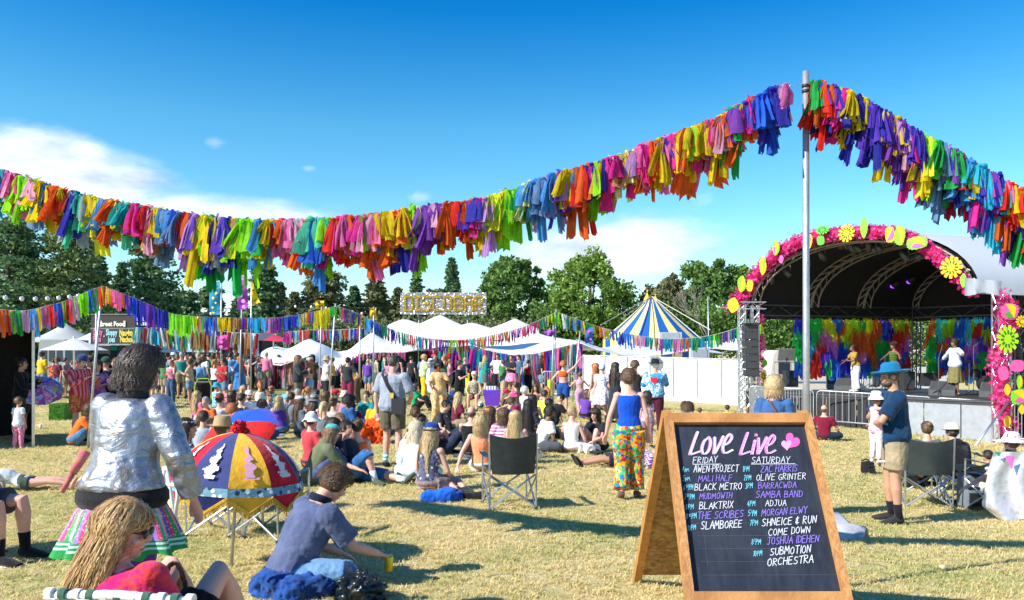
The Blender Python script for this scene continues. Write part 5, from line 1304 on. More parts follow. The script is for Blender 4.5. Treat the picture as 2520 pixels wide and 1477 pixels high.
    f2(1866,812,12,26,'simple',-10,G,Y);f2(1872,850,10,24,'simple',15,K);f2(1875,893,12,18,'simple',-10,G);f2(1872,925,16,26,'monstera',0,Y,'7a5a08');f2(1874,948,14,20,'simple',0,Y)
flowers()
# line array tower on the far side
def tower():
    y=26.4;x=(1842-U0)*y/F;g=gz(x,y);t=empty('speaker_tower',(x,y,g),0,'silver truss tower left of the stage mouth','truss tower')
    ztop=EYE+(868-752)*y/F-g
    for dx in(-.22,.22):
        mb=MB();truss(mb,(dx,0,0),(dx,0,ztop),.2,.018,16);ob('truss_column',mb,ALU,t)
    mb=MB();truss(mb,(-.3,0,ztop),(.55,0,ztop),.22,.018);ob('top_truss',mb,ALU,t)
    b=MB();b.box((0,0,.05),(1.2,1.2,.1));ob('base_plate',b,STEEL,t)
    a=empty('line_array',P(1850,800,25.9),0,'hanging column of black loudspeakers left of the stage mouth','loudspeaker')
    for i in range(7):
        s=MB();w_=.42;h_=.235;z=-i*.24;yy=-.012*i*i*.3
        s.add([(-w_/2,yy,z),(w_/2,yy,z),(w_/2,yy+.4,z-.02),(-w_/2,yy+.4,z-.02),(-w_/2,yy,z-h_),(w_/2,yy,z-h_),(w_/2,yy+.4,z-h_+.02),(-w_/2,yy+.4,z-h_+.02)],[(0,3,2,1),(4,5,6,7),(0,1,5,4),(1,2,6,5),(2,3,7,6),(3,0,4,7)])
        c=ob('speaker_cabinet',s,mat('speaker black',(.028,.03,.034),.6),a);gr=MB();gr.box((0,yy-.006,z-h_/2),(w_*.92,.008,h_*.8));ob('grille',gr,mat('speaker grille',(.05,.052,.056),.5),c)
    r=MB();r.tube([(0,.2,0),(0,.2,.35)],.02,5);r.box((0,.15,.04),(.46,.5,.05));ob('rigging',r,BLACKM,a)
tower()
def tower2():
    y=22.5;x=(2516-U0)*y/F;g=gz(x,y);t=empty('lighting_tower',(x,y,g),0,'tall truss tower at the right edge beside the flower pillar','truss tower');zt=EYE+(868-608)*y/F-g
    mb=MB();truss(mb,(-.15,0,0),(-.15,0,zt),.34,.026,18);ob('truss_column',mb,mat('dark truss'),t)
    mb=MB();truss(mb,(.35,.3,0),(.35,.3,zt-.2),.3,.024,18);ob('truss_column',mb,ALU,t)
    mb=MB();truss(mb,(-.1,0,zt*.79),(2.4,.2,zt*.79),.3,.024);ob('cross_truss',mb,ALU,t)
    mb=MB();mb.tube([P(2482,640,y)-t.location,P(2532,1050,y)-t.location],.06,8);ob('leaning_pole',mb,mat('dark grey pole',(.05,.055,.06),.4,.4),t)
    for k in range(4):l=MB();l.lathe([(0,0),(.1,0),(.11,.22),(.07,.3),(0,.32)],10,(-.3+k*.2,-.2,zt-.15-.12*(k%2)),Matrix.Rotation(1.2,3,'X'));ob('lamp',l,mat('black lantern'),t,True)
    b=MB();b.box((.1,.2,.05),(1.4,1.2,.1));ob('base_plate',b,STEEL,t)
    w_=MB();w_.add([(.6,1.4,0),(7,1.4,0),(7,1.4,zt*.75),(.6,1.4,zt*.75)],[(0,1,2,3)]);ob('side_curtain',w_,BLACKC,t)
tower2()
# stage gear
def on_deck(u,y):return Vector(((u-U0)*y/F,y,FZ))
def wedge(u,y,label):
    p=on_deck(u,y);t=empty('stage_monitor',p,radians(50),label,'loudspeaker','monitor wedges along the stage front');mb=MB();w_=.36
    pr=[(-.26,0),(.30,0),(.30,.18),(.12,.42),(-.26,.16)]
    vs=[(x,-w_,z)for x,z in pr]+[(x,w_,z)for x,z in pr];mb.add(vs,[(0,1,2,3,4),(9,8,7,6,5)]+[(i,i+5,(i+1)%5+5,(i+1)%5)for i in range(5)])
    ob('cabinet',mb,mat('monitor grey black',(.07,.075,.08),.5),t);g=MB();g.add([(-.24,-w_*.9,.175),(-.24,w_*.9,.175),(.10,w_*.9,.42),(.10,-w_*.9,.42)],[(0,1,2,3)]);ob('grille',g,mat('speaker grille'),t)
wedge(2085,27.2,'black monitor wedge at the feet of the left singer');wedge(2322,24.2,'black monitor wedge just left of the right singer');wedge(2448,23.3,'black monitor wedge right of the right singer');
def mic(u,y,h,label,boom=(-.3,0,.25),mesh_only=False):
    p=on_deck(u,y);t=empty('microphone_stand',p,0,label,'microphone stand','microphone stands on the stage');mb=MB();mb.tube([(0,0,.1),(0,0,h)],.012,6);ob('stem',mb,mat('grey stand tube',(.2,.2,.21),.35,.6),t)
    for k in range(3):l=MB();a=2*pi*k/3;l.tube([(0,0,.18),(.28*cos(a),.28*sin(a),.0)],.010,5);ob('leg',l,BLACKM,t)
    b=MB();e=Vector((boom[0],boom[1],h+boom[2]));b.tube([(0,0,h-.02),e],.010,5);ob('boom_arm',b,mat('grey stand tube'),t);m_=MB();m_.tube([e,e+Vector((-.1,0,.05))],.016,6);m_.ell(e+Vector((-.12,0,.06)),(.03,.03,.03),8,6);ob('microphone',m_,BLACKM,t,True)
mic(2062,28.7,1.05,'microphone stand in front of the left singer',(.25,0,.40));mic(2178,26.6,1.1,'microphone stand in front of the middle singer',(.22,0,.38));mic(2310,24,1.15,'microphone stand in front of the right singer',(.12,0,.38));mic(2396,23.9,1.5,'unused tall microphone stand right of the right singer',(.25,0,.15));mic(2140,28.6,1.0,'low microphone stand by the guitarist',(.1,0,.1))
def box_thing(name,u,v0,v1,y,w,d,label,m_,cat='box',deck=True,extra=None):
    p=P(u,v1,y);t=empty(name,p,0,label,cat);h=px(y,v1-v0);mb=MB();mb.box((0,0,h/2),(w,d,h));ob('body',mb,m_,t);g=MB();g.box((0,-d/2-.006,h/2),(w*.86,.01,h*.8));ob('front',g,mat('speaker grille'),t);return t
box_thing('amplifier',1945,912,952,28.0,.42,.4,'black side speaker on the stage floor near the far pillar',mat('speaker black'),'loudspeaker');box_thing('amplifier',2282,918,950,27,.4,.4,'black amplifier under the gap in the backdrop',mat('speaker black'),'amplifier');box_thing('amplifier',2232,914,962,27.4,.36,.4,'dark cased amplifier right of the middle singer',mat('speaker black'),'amplifier')
def tripod_stand(u,vb,vt,y,label,wv=40,hv=30,deck=True):
    p=on_deck(u,y);t=empty('music_stand',p,0,label,'stand');zt=EYE+(868-vt)*y/F-FZ
    mb=MB();mb.tube([(0,0,0),(0,0,zt)],.015,6);ob('stem',mb,BLACKM,t);b=MB();b.box((0,0,zt+.1),(px(y,wv),.05,px(y,hv)),Matrix.Rotation(.3,3,'X'));ob('desk',b,mat('grey desk',(.22,.22,.22),.6),t)
tripod_stand(1935,950,880,29,'grey topped stand at the far left of the stage floor')
def railing(u0,u1,y0,y1,label):
    a,b=on_deck(u0,y0),on_deck(u1,y1);t=empty('stage_rail',a,0,label,'railing');mb=MB();d=b-a
    for z in(.45,.95):mb.tube([Vector((0,0,z)),d+Vector((0,0,z))],.02,6)
    ob('rails',mb,STEEL,t)
    for i in range(6):q=MB();q.tube([d*(i/5),d*(i/5)+Vector((0,0,.95))],.018,5);ob('post',q,STEEL,t)
railing(1905,2120,28.9,28.9,'grey tube railing on the far side of the stage floor');railing(2125,2240,28.8,28.8,'short dark railing behind the middle singer')
def drums():
    p=on_deck(2432,25.6);t=empty('drum_kit',p,0,'dark drum kit half hidden behind the flower pillar','drums');C_=mat('drum shell',(.03,.03,.035),.25)
    for(x,y,z,r,h,rot)in((0,0,.3,.28,.4,pi/2),(-.3,.2,.62,.15,.2,.3),(.1,.25,.65,.16,.22,.3),(.45,.25,.35,.2,.4,0)):
        m_=MB();m_.lathe([(0,-h/2),(r,-h/2),(r,h/2),(0,h/2)],18,(x,y,z),Matrix.Rotation(rot,3,'X'));ob('drum',m_,C_,t,False)
    for(x,y,z)in((-.5,.2,1.0),(.35,.3,1.15),(.6,0,.95)):
        m_=MB();m_.lathe([(0,.02),(.2,0)],18,(x,y,z),Matrix.Rotation(.25,3,'X'));ob('cymbal',m_,mat('brass',(.6,.42,.15),.3,.9),t);s=MB();s.tube([(x,y,0),(x,y,z)],.012,5);ob('cymbal_stand',s,ALU,t)
drums()
# vehicles behind the stage
def van(u0,u1,v0,v1,y,label,c=(.62,.60,.55),glass=True):
    a,b=P(u0,v1,y),P(u1,v1,y);g=gz(a.x,y);L=b.x-a.x;H=EYE+(868-v0)*y/F-g;t=empty('van',(a.x,y,g),0,label,'van')
    mb=MB();pr=[(0,.35),(0,H*.55),(L*.06,H*.93),(L*.12,H),(L,H),(L,.35)];W_=2.0
    vs=[(x,0,z)for x,z in pr]+[(x,W_,z)for x,z in pr];k=len(pr);mb.add(vs,[tuple(range(k)),tuple(range(2*k-1,k-1,-1))]+[(i,(i+1)%k,(i+1)%k+k,i+k)for i in range(k)])
    ob('body',mb,mat('van paint %.2f'%c[0],c,.35,var=.05),t)
    for x in(L*.2,L*.8):
        w_=MB();w_.lathe([(0,-.12),(.33,-.12),(.35,0),(.33,.12),(0,.12)],20,(x,-.02,.34),Matrix.Rotation(pi/2,3,'X'));ob('wheel',w_,mat('tyre',(.02,.02,.02),.8),t)
    for(x0,x1)in((.14,.34),(.42,.62),(.70,.9)):
        w_=MB();w_.box((L*(x0+x1)/2,-.012,H*.70),(L*(x1-x0),.02,H*.22));ob('window',w_,mat('dark van glass',(.03,.04,.06),.1),t)
    s=MB();s.box((L/2,-.015,H*.45),(L*.96,.02,.05));ob('side_trim',s,mat('blue trim',(.05,.12,.35),.4),t)
van(1896,2035,862,960,33,'cream camper van seen through the open far side of the stage',(.60,.57,.50));van(2120,2330,905,985,36,'pale van showing below the rag backdrop',(.55,.56,.55));van(1985,2110,905,975,34.6,'dark blue car roofed vehicle below the left backdrop',(.05,.10,.18))
# crowd barriers
def barrier(a,b,label,sheet=False,h=1.08,n=17):
    a,b=Vector(a),Vector(b);t=empty('crowd_barrier',a,0,label,'crowd barrier','steel crowd barriers before the stage');d=b-a;L=d.length;x=d.normalized();Z=Vector((0,0,1));r=.12
    fr=MB();pts=[x*0+Z*.18,x*0+Z*(h-r),x*r*.3+Z*(h-r*.3),x*r+Z*h,x*(L-r)+Z*h,x*(L-r*.3)+Z*(h-r*.3),x*L+Z*(h-r),x*L+Z*.18]
    sl=lambda q:Vector((0,0,(b.z-a.z)*(q.dot(x)/L)*0));fr.tube(pts+[pts[0]+Z*0],.021,7);ob('frame',fr,STEEL,t,True)
    for i in range(1,n):q=MB();q.tube([x*(L*i/n)+Z*.18,x*(L*i/n)+Z*h],.013,5);ob('bar',q,STEEL,t)
    nr=Vector((-x.y,x.x,0))
    for s in(.12,.88):
        f=MB();f.tube([x*(L*s)+nr*.3+Z*.01,x*(L*s)+Z*.19,x*(L*s)-nr*.3+Z*.01],.018,6);ob('foot',f,STEEL,t)
    if sheet:s=MB();s.add([x*.05+nr*.05+Z*.2,x*(L-.05)+nr*.05+Z*.2,x*(L-.05)+nr*.05+Z*(h-.02),x*.05+nr*.05+Z*(h-.02)],[(0,1,2,3)]);ob('mesh_sheet',s,mat('pale grey mesh sheet',(.42,.46,.50),.7),t)
def gp(u,y,dz=0):x=(u-U0)*y/F;return Vector((x,y,gz(x,y)+dz))
barrier(gp(1790,36),gp(1822,34),'end barrier standing by the white wall corner');barrier(gp(1885,25.6),gp(2002,24.9),'leftmost stage front barrier beside the tall pole');barrier(gp(2010,24.4),gp(2294,22.6),'long barrier behind the man with the baby');barrier(gp(2302,22.4),gp(2484,21.4),'grey sheeted barrier in front of the stage',True);barrier(gp(2488,20.6),gp(2640,20.2),'barrier at the right edge by the flower pillar');barrier(gp(1845,26),gp(1884,25.8),'short barrier in front of the speaker tower')
barrier(gp(1335,33.2),gp(1418,33.0),'dark barrier under the rag curtain behind the ginger dancer',h=1.1,n=14)
mb=MB();q=gp(2480,20.2);mb.tube([gp(2400,19.6,.02)-q,P(2484,985,20.6)-q],.028,7);tag(ob('brace_pole',mb,ALU,None,True,q),'slanting silver brace pole before the grey sheeted barrier','pole')

# ================================================================== STALLS ON THE LEFT
def gazebo():
    y0=15.2;xl,xr=P(-190,0,y0).x,P(82,0,y0).x;g=gz(xr,y0);t=empty('gazebo',(xr,y0,g),0,'black walled gazebo with grey valance at the left edge','gazebo');t.rotation_euler=(0,0,radians(31));W_=xr-xl;D=2.6
    zt=P(0,812,y0).z-g;fab=mat('grey gazebo fabric',(.14,.16,.19),.55,var=.2,vs=2,bump=.4,bs=4)
    r=MB();r.add([(-W_,0,zt),(0,0,zt),(0,D,zt),(-W_,D,zt),(-W_/2,D/2,zt+.2)],[(0,1,4),(1,2,4),(2,3,4),(3,0,4)]);ob('roof',r,fab,t)
    v=MB();n=14;vs=[]
    for i in range(n+1):
        q=i/n;z1=P(0,774,y0).z-g+.10*(1-q)*1.5;vs+=[(-W_*(1-q),-.03-.04*sin(i*1.3),z1),(-W_*(1-q),-.06*abs(sin(i*.9)),zt-.02-.05*sin(q*pi))]
    v.add(vs,[(2*i,2*i+1,2*i+3,2*i+2)for i in range(n)]);ob('valance',v,fab,t,True)
    for(x,yy)in((0,0),(-W_,0),(0,D),(-W_,D)):p=MB();p.box((x,yy,zt/2),(.05,.05,zt));ob('post',p,ALU,t)
    w_=MB();w_.add([(-W_,D,0),(0,D,0),(0,D,zt),(-W_,D,zt)],[(0,1,2,3)]);w_.add([(-.03,1.9,0),(-.03,D,0),(-.03,D,zt),(-.03,1.9,zt)],[(0,1,2,3)]);w_.add([(-W_,0,0),(-W_,D,0),(-W_,D,zt),(-W_,0,zt)],[(0,1,2,3)]);ob('side_wall',w_,BLACKC,t)
gazebo()
def pyramid(label,u,vtop,y,wv,vedge,c,name='pagoda_tent',cat='tent',legs=True):
    a=P(u,vtop,y);g=gz(a.x,y);w_=px(y,wv)/2;ze=P(0,vedge,y).z-g;t=empty(name,(a.x,y,g),0,label,cat);mb=MB();n=8;vs=[];H=a.z-g
    for k in range(n+1):
        q=k/n;r=w_*q;z=ze+(H-ze)*(1-q)**1.5
        for(sx,sy)in((-1,-1),(1,-1),(1,1),(-1,1)):vs.append((sx*r,sy*r+w_,z))
    mb.add(vs,[(4*k+i,4*k+(i+1)%4,4*k+4+(i+1)%4,4*k+4+i)for k in range(n)for i in range(4)]);ob('canopy',mb,mat(label[:18]+' fabric',c,.6,var=.06,vs=1),t,True)
    if legs:
        for(sx,sy)in((-1,-1),(1,-1),(1,1),(-1,1)):p=MB();p.tube([(sx*w_*.97,sy*w_*.97+w_,0),(sx*w_*.97,sy*w_*.97+w_,ze)],.03,6);ob('leg',p,ALU,t)
    return t
pyramid('light grey pagoda tent behind the white parasol',226,783,42,205,852,(.50,.50,.52))
pyramid('low pale tent top behind the gazebo corner',118,792,46,150,842,(.42,.43,.40))
pyramid('red peaked canopy far behind the left stretch tent',640,812,54,130,840,(.62,.04,.08))
pyramid('small orange canopy between the red canopy and the white tent',718,826,54,40,842,(.70,.24,.05))
van(92,160,836,945,36,'grey catering van standing between the gazebo and the white parasol',(.30,.32,.33))
def parasol():
    y=25;a=P(182,832,y);g=gz(a.x,y);t=empty('parasol',(a.x,y,g),0,'large white market parasol before the food stall','parasol');R=px(y,78);zt=a.z-g;ze=P(0,862,y).z-g;n=8
    for i in range(n):
        mb=MB();vs=[(0,0,zt)];a0,a1=2*pi*i/n+.2,2*pi*(i+1)/n+.2
        for k in(.33,.66,1.0):
            for q in(0,.5,1):an=a0+(a1-a0)*q;vs.append((R*k*cos(an)*(1 if q!=.5 else .95),R*k*sin(an)*(1 if q!=.5 else .95),zt+(ze-zt)*k-.0))
        mb.add(vs,[(0,1,2),(0,2,3),(1,4,5,2),(2,5,6,3),(4,7,8,5),(5,8,9,6)]);ob('canopy_panel',mb,mat('white parasol cloth',(.72,.73,.76),.7,trans=.25,var=.04),t)
    p=MB();p.tube([(0,0,0),(0,0,zt+.05)],.03,8);ob('mast',p,mat('white pole',(.7,.7,.7),.5),t);b=MB();b.box((0,0,.04),(.6,.6,.08));ob('base',b,mat('concrete',(.3,.3,.3),.9),t)
parasol()
# text helper
def textmesh(s,size,mat_,parent,name='lettering',loc=(0,0,0),rot=(pi/2,0,0),ext=.01,align='CENTER',bold=.02,sx=1.0):
    c=bpy.data.curves.new('t','FONT');c.body=s;c.size=size;c.extrude=ext;c.align_x=align;c.align_y='CENTER';c.offset=bold*size;c.resolution_u=2
    o=bpy.data.objects.new('t',c);COL.objects.link(o);dg=bpy.context.evaluated_depsgraph_get();me=bpy.data.meshes.new_from_object(o.evaluated_get(dg));bpy.data.objects.remove(o);bpy.data.curves.remove(c)
    me.materials.clear();me.materials.append(mat_);o=bpy.data.objects.new(name,me);COL.objects.link(o);o.parent=parent;o.location=loc;o.rotation_euler=rot;o.scale=(sx,1,1);return o
def stall():
    y=38;a=P(226,0,y);g=gz(a.x,y);W_=px(y,108);t=empty('food_stall',(a.x,y,g),0,'dark food stall with pink, blue and yellow menu board','food stall')
    z=lambda v:EYE+(868-v)*y/F-g;brown=mat('dark brown board',(.045,.036,.032),.7)
    b=MB();b.box((W_/2,0,(z(775)+z(808))/2),(W_,.08,z(775)-z(808)));ob('header_board',b,brown,t)
    b=MB();b.box((W_/2,-.03,(z(809)+z(846))/2),(W_*1.02,.08,z(809)-z(846)));bd_=ob('menu_board',b,brown,t)
    r=MB();r.box((W_/2,-.05,z(808.5)),(W_*1.03,.05,.06));r.box((W_/2,-.05,z(847)),(W_*1.03,.05,.05));r.box((W_/2,-.02,z(774)),(W_*1.03,.1,.05));ob('board_rail',r,mat('grey rail',(.2,.2,.19),.6),t)
    pk,bl,ye,cr=(mat('paint '+n_,hexc(c_),.6,var=.05)for n_,c_ in(('pink','f06a9c'),('pale blue','a8dade'),('yellow','f4dc5c'),('cream','efe3cf')))
    for s_,m_,xx,v_ in(('Dirty',pk,.16,818),('Fries',pk,.14,835),('Sloppy',bl,.47,819),('Joes',bl,.47,836),('Naughty',ye,.81,820),('Nachos',ye,.81,836)):
        textmesh(s_,.40,m_,t,'lettering',(W_*xx,-.08,z(v_)),bold=.03,sx=.50)
    for xx in(.30,.66):d=MB();d.ell((W_*xx,-.085,z(828)),(.03,.01,.03),8,6);ob('dot',d,cr,t)
    textmesh('Street Food',.30,cr,t,'lettering',(W_*.47,-.06,z(798)),bold=.05,sx=.85)
    for xx in(.22,.76):d=MB();d.box((W_*xx,-.06,z(797)),(.09,.03,.28));ob('sauce_bottle_motif',d,cr,t)
    bx=MB();bx.box((W_/2,1.6,z(850)/2),(W_*1.1,2.4,z(850)));ob('body',bx,mat('stall black',(.015,.015,.017),.7),t)
    for k,c_ in enumerate(('138a78','30404a','3c3048','22524c')):q=MB();q.box((W_*(.42+k*.17),.36,z(856)),(.3,.03,.26));ob('menu_card',q,mat('card '+c_,hexc(c_),.6),t)
    ct=MB();ct.box((W_/2,.2,1.05),(W_*1.1,.5,.06));ob('counter',ct,mat('steel counter',(.4,.4,.4),.3,.7),t)
stall()
def teal_stall():
    y=39;a=P(336,0,y);g=gz(a.x,y);W_=px(y,210);t=empty('food_stall',(a.x,y,g),0,'teal and pale blue market stall behind the silver jacket woman','food stall');z=lambda v:EYE+(868-v)*y/F-g;X=lambda u:px(y,u-336)
    def bx_(nm,u0,u1,v0,v1,d,c,dep=.06):b=MB();b.box((X((u0+u1)/2),d,(z(v0)+z(v1))/2),(X(u1)-X(u0),dep,z(v0)-z(v1)));return ob(nm,b,mat('stall '+c,hexc(c),.6,var=.1),t)
    bx_('sign_board',338,372,776,806,-.1,'18201f');
    for i in range(3):
        for j in range(2):bx_('white_tile',341+i*10,349+i*10,781+j*12,790+j*12,-.15,'dfe4ea')
    bx_('side_panel',336,376,806,862,.0,'2a6f6a');bx_('counter_front',446,478,815,866,-.1,'9dbfda');bx_('canopy_front',400,446,828,866,.02,'a9c6dc');bx_('teal_front',470,525,842,862,0,'2fa08c');bx_('pale_beam',380,545,862,867,-.05,'a8c8d4',.12);bx_('flower_box',376,400,800,822,-.05,'24483a')
    b=MB();b.box((W_/2,1.5,z(862)/2),(W_,2.4,z(862)));ob('body',b,mat('stall dark',(.09,.13,.13),.8),t);r=MB();r.add([(0,-.3,z(800)),(W_,-.3,z(815)),(W_,2.6,z(805)),(0,2.6,z(790))],[(0,1,2,3)]);ob('roof',r,mat('stall roof',(.05,.20,.22),.6),t)
teal_stall()
def far_stalls():
    for(u0,u1,v0,v1,y,c,lab)in((548,645,838,880,46,'1c1c22','dark open stall behind the leftmost crowd'),(250,336,800,850,46,'2a3330','dark green stall side between the menu board and the teal stall')):
        a=P(u0,0,y);g=gz(a.x,y);t=empty('market_stall',(a.x,y,g),0,lab,'stall');z=EYE+(868-v0)*y/F-g;W_=px(y,u1-u0);b=MB();b.box((W_/2,1,z/2),(W_,2,z));ob('body',b,mat('stall '+c,hexc(c),.7),t);r=MB();r.add([(-.2,-.5,z),(W_+.2,-.5,z),(W_+.2,2.2,z+.5),(-.2,2.2,z+.5)],[(0,1,2,3)]);ob('roof',r,mat('stall roof dark',(.08,.09,.10),.6),t);c_=MB();c_.box((W_/2,-.2,1.0),(W_,.4,.05));ob('counter',c_,mat('steel counter'),t)
far_stalls()
# festoon bulbs upper left
def festoon(pts,n,label):
    path=pth(pts);t=empty('festoon_lights',path[0],0,label,'string lights','festoon light strings');o0=path[0];mb=MB();mb.tube([p-o0 for p in path],.012,4);ob('cable',mb,mat('black cable',(.015,.015,.015),.6),t)
    for i in range(n):
        s=(i+.5)/n*(len(path)-1);k=int(s);p=path[k].lerp(path[min(k+1,len(path)-1)],s-k)-o0;b=MB();b.ell(p-Vector((0,0,.05)),(.05,.05,.06),8,6);ob('bulb',b,mat('frosted bulb',(.85,.85,.82),.3),t,True)
festoon([(-40,722,17),(60,730,18),(140,728,19),(200,722,20)],8,'black cable with white bulbs at the upper left over the gazebo');festoon([(430,800,30),(560,760,30),(760,752,31),(900,770,32)],14,'faint bulb string in front of the pines behind the flags')
# ================================================================== CHALKBOARD
def board():
    yt,zt=4.95,1.216;g0=gz(1.35,4.0);sl=.61/.966;H=1.0
    zb=gz(1.35,yt-sl*(zt+.2));dz=zt-zb;dyf=sl*dz;O=Vector((1.40,yt,zb))
    t=empty('chalkboard',O,0,'wooden A frame chalkboard headed Love Live listing Friday and Saturday acts','chalkboard sign')
    W2=.452;top=Vector((0,0,dz));dn=Vector((0,-dyf,-dz));L=dn.length;dn.normalize();X=Vector((1,0,0));N=X.cross(dn);N=N if N.y<0 else-N;N.normalize()
    def wood(nm,c1,c2):
        def bd(tt,vec,b):
            n=tt.noise(tt.scalev(vec,(14,14,1.1)),3.0,5,.6,.6);k=tt.noise(vec,3.2,2);v=tt.new('ShaderNodeTexVoronoi');tt.link(tt.scalev(vec,(5,5,2.6)),v.inputs['Vector']);v.inputs['Scale'].default_value=1.0
            c=tt.mix(tt.mapr(n,.3,.72),c1,c2);c=tt.mix(tt.mapr(v.outputs['Distance'],.05,.09,.75,0),c,(.10,.035,.012));return tt.mix(tt.math('MULTIPLY',tt.mapr(k,.5,.75),.4),c,tuple(x*.6 for x in c1))
        return mat(nm,build=bd,rough=.5,bump=.3,bs=30,bstretch=(4,4,.4))
    w1=wood('stained pine',(.36,.155,.045),(.60,.30,.10));w1x=mat('stained pine rail',build=None,col=(.5,.24,.075),col2=(.36,.155,.045),rough=.5,vs=3,bump=.3,bs=30);w2=wood('stained pine dark',(.42,.17,.035),(.62,.29,.07))
    def B(nm,x0,x1,s0,s1,n0,n1,m_,par=t,mit=None):
        """bar in board space; mit = trims: ((x,s) corners) polygon"""
        mb=MB();cs=mit or[(x0,s0),(x1,s0),(x1,s1),(x0,s1)];P_=lambda x,s,n:top+X*x+dn*s+N*n
        mb.poly([P_(x,s,n1)for x,s in cs],n1-n0,nrm=N);return ob(nm,mb,m_,par)
    fw=.046;ri=.066;bot=1.165*1.0
    B('stile',0,0,0,0,-.052,.022,w1,mit=[(-W2,0),(-W2+fw,ri),(-W2+fw,bot-ri),(-W2+fw,L),(-W2,L)])
    B('stile',0,0,0,0,-.052,.022,w1,mit=[(W2,0),(W2,L),(W2-fw,L),(W2-fw,bot-ri),(W2-fw,ri)])
    B('rail',0,0,0,0,-.05,.0215,w1x,mit=[(-W2+.001,0),(W2-.001,0),(W2-fw,ri-.001),(-W2+fw,ri-.001)])
    B('rail',-W2+fw,W2-fw,bot-ri,bot,-.05,.0215,w1x)
    def slate(tt,vec,b):
        n=tt.noise(vec,2.6,5,.6,.4);n2=tt.noise(tt.scalev(vec,(6,1,1.5)),5,4,.6);return tt.mix(tt.mapr(tt.math('ADD',tt.math('MULTIPLY',n,.6),tt.math('MULTIPLY',n2,.4)),.38,.66),(.014,.018,.028),(.030,.037,.052))
    B('slate',-W2+fw-.004,W2-fw+.004,ri-.004,bot-ri+.004,-.03,-.012,mat('chalkboard slate',build=slate,rough=.55,spec=.35,bump=.08,bs=80))
    # faint ruled lines
    ln=MB()
    for k in range(5):
        s=.70+k*.075;ln.add([top+X*x+dn*(ss+(.004 if x>0 else 0))+N*-.0105 for x,ss in((-.34,s),(.02+.3*(k==4)+.2,s-.006),(.02+.3*(k==4)+.2,s-.0045),(-.34,s+.0015))],[(0,1,2,3)])
    for x in(-.305,.055,.12):ln.add([top+X*xx+dn*ss+N*-.0105 for xx,ss in((x,.30),(x+.0012,.30),(x+.0012,.95),(x,.95))],[(0,1,2,3)])
    tag(ob('ruled_lines',ln,mat('faint chalk line',(.085,.10,.125),.9),t))
    # back half: two legs and an OSB panel
    db=Vector((0,1.22,gz(1.35,6.15)-zb-dz));Lb=db.length;db.normalize();NB=X.cross(db);NB=NB if NB.y>0 else-NB
    def Bb(nm,x0,x1,s0,s1,n0,n1,m_):mb=MB();P_=lambda x,s,n:top+Vector((0,.03,-.01))+X*x+db*s+NB*n;mb.poly([P_(x,s,n1)for x,s in((x0,s0),(x1,s0),(x1,s1),(x0,s1))],n1-n0,nrm=NB);return ob(nm,mb,m_,t)
    Bb('back_leg',-W2-.006,-W2+.052,0,Lb,-.02,.045,w2);Bb('back_leg',W2-.052,W2+.006,0,Lb,-.02,.045,w2);Bb('back_rail',-W2+.052,W2-.052,.0,.07,-.015,.02,w2)
    def osb(tt,vec,b):
        v=tt.new('ShaderNodeTexVoronoi');tt.link(tt.scalev(vec,(1,1,2.2)),v.inputs['Vector']);v.inputs['Scale'].default_value=26;s=tt.new('ShaderNodeSeparateColor');tt.link(v.outputs['Color'],s.inputs[0]);return tt.ramp(s.outputs[0],[(0,(.20,.10,.03)),(.5,(.30,.165,.055)),(1,(.42,.25,.09))])
    Bb('back_panel',-W2+.054,W2-.054,.075,Lb*.93,-.005,.008,mat('oriented strand board',build=osb,rough=.8,bump=.3,bs=60))
    for x in(-.3,.3):hg=MB();hg.box(top+Vector((x,.012,.004)),(.07,.03,.012));ob('hinge',hg,STEEL,t)
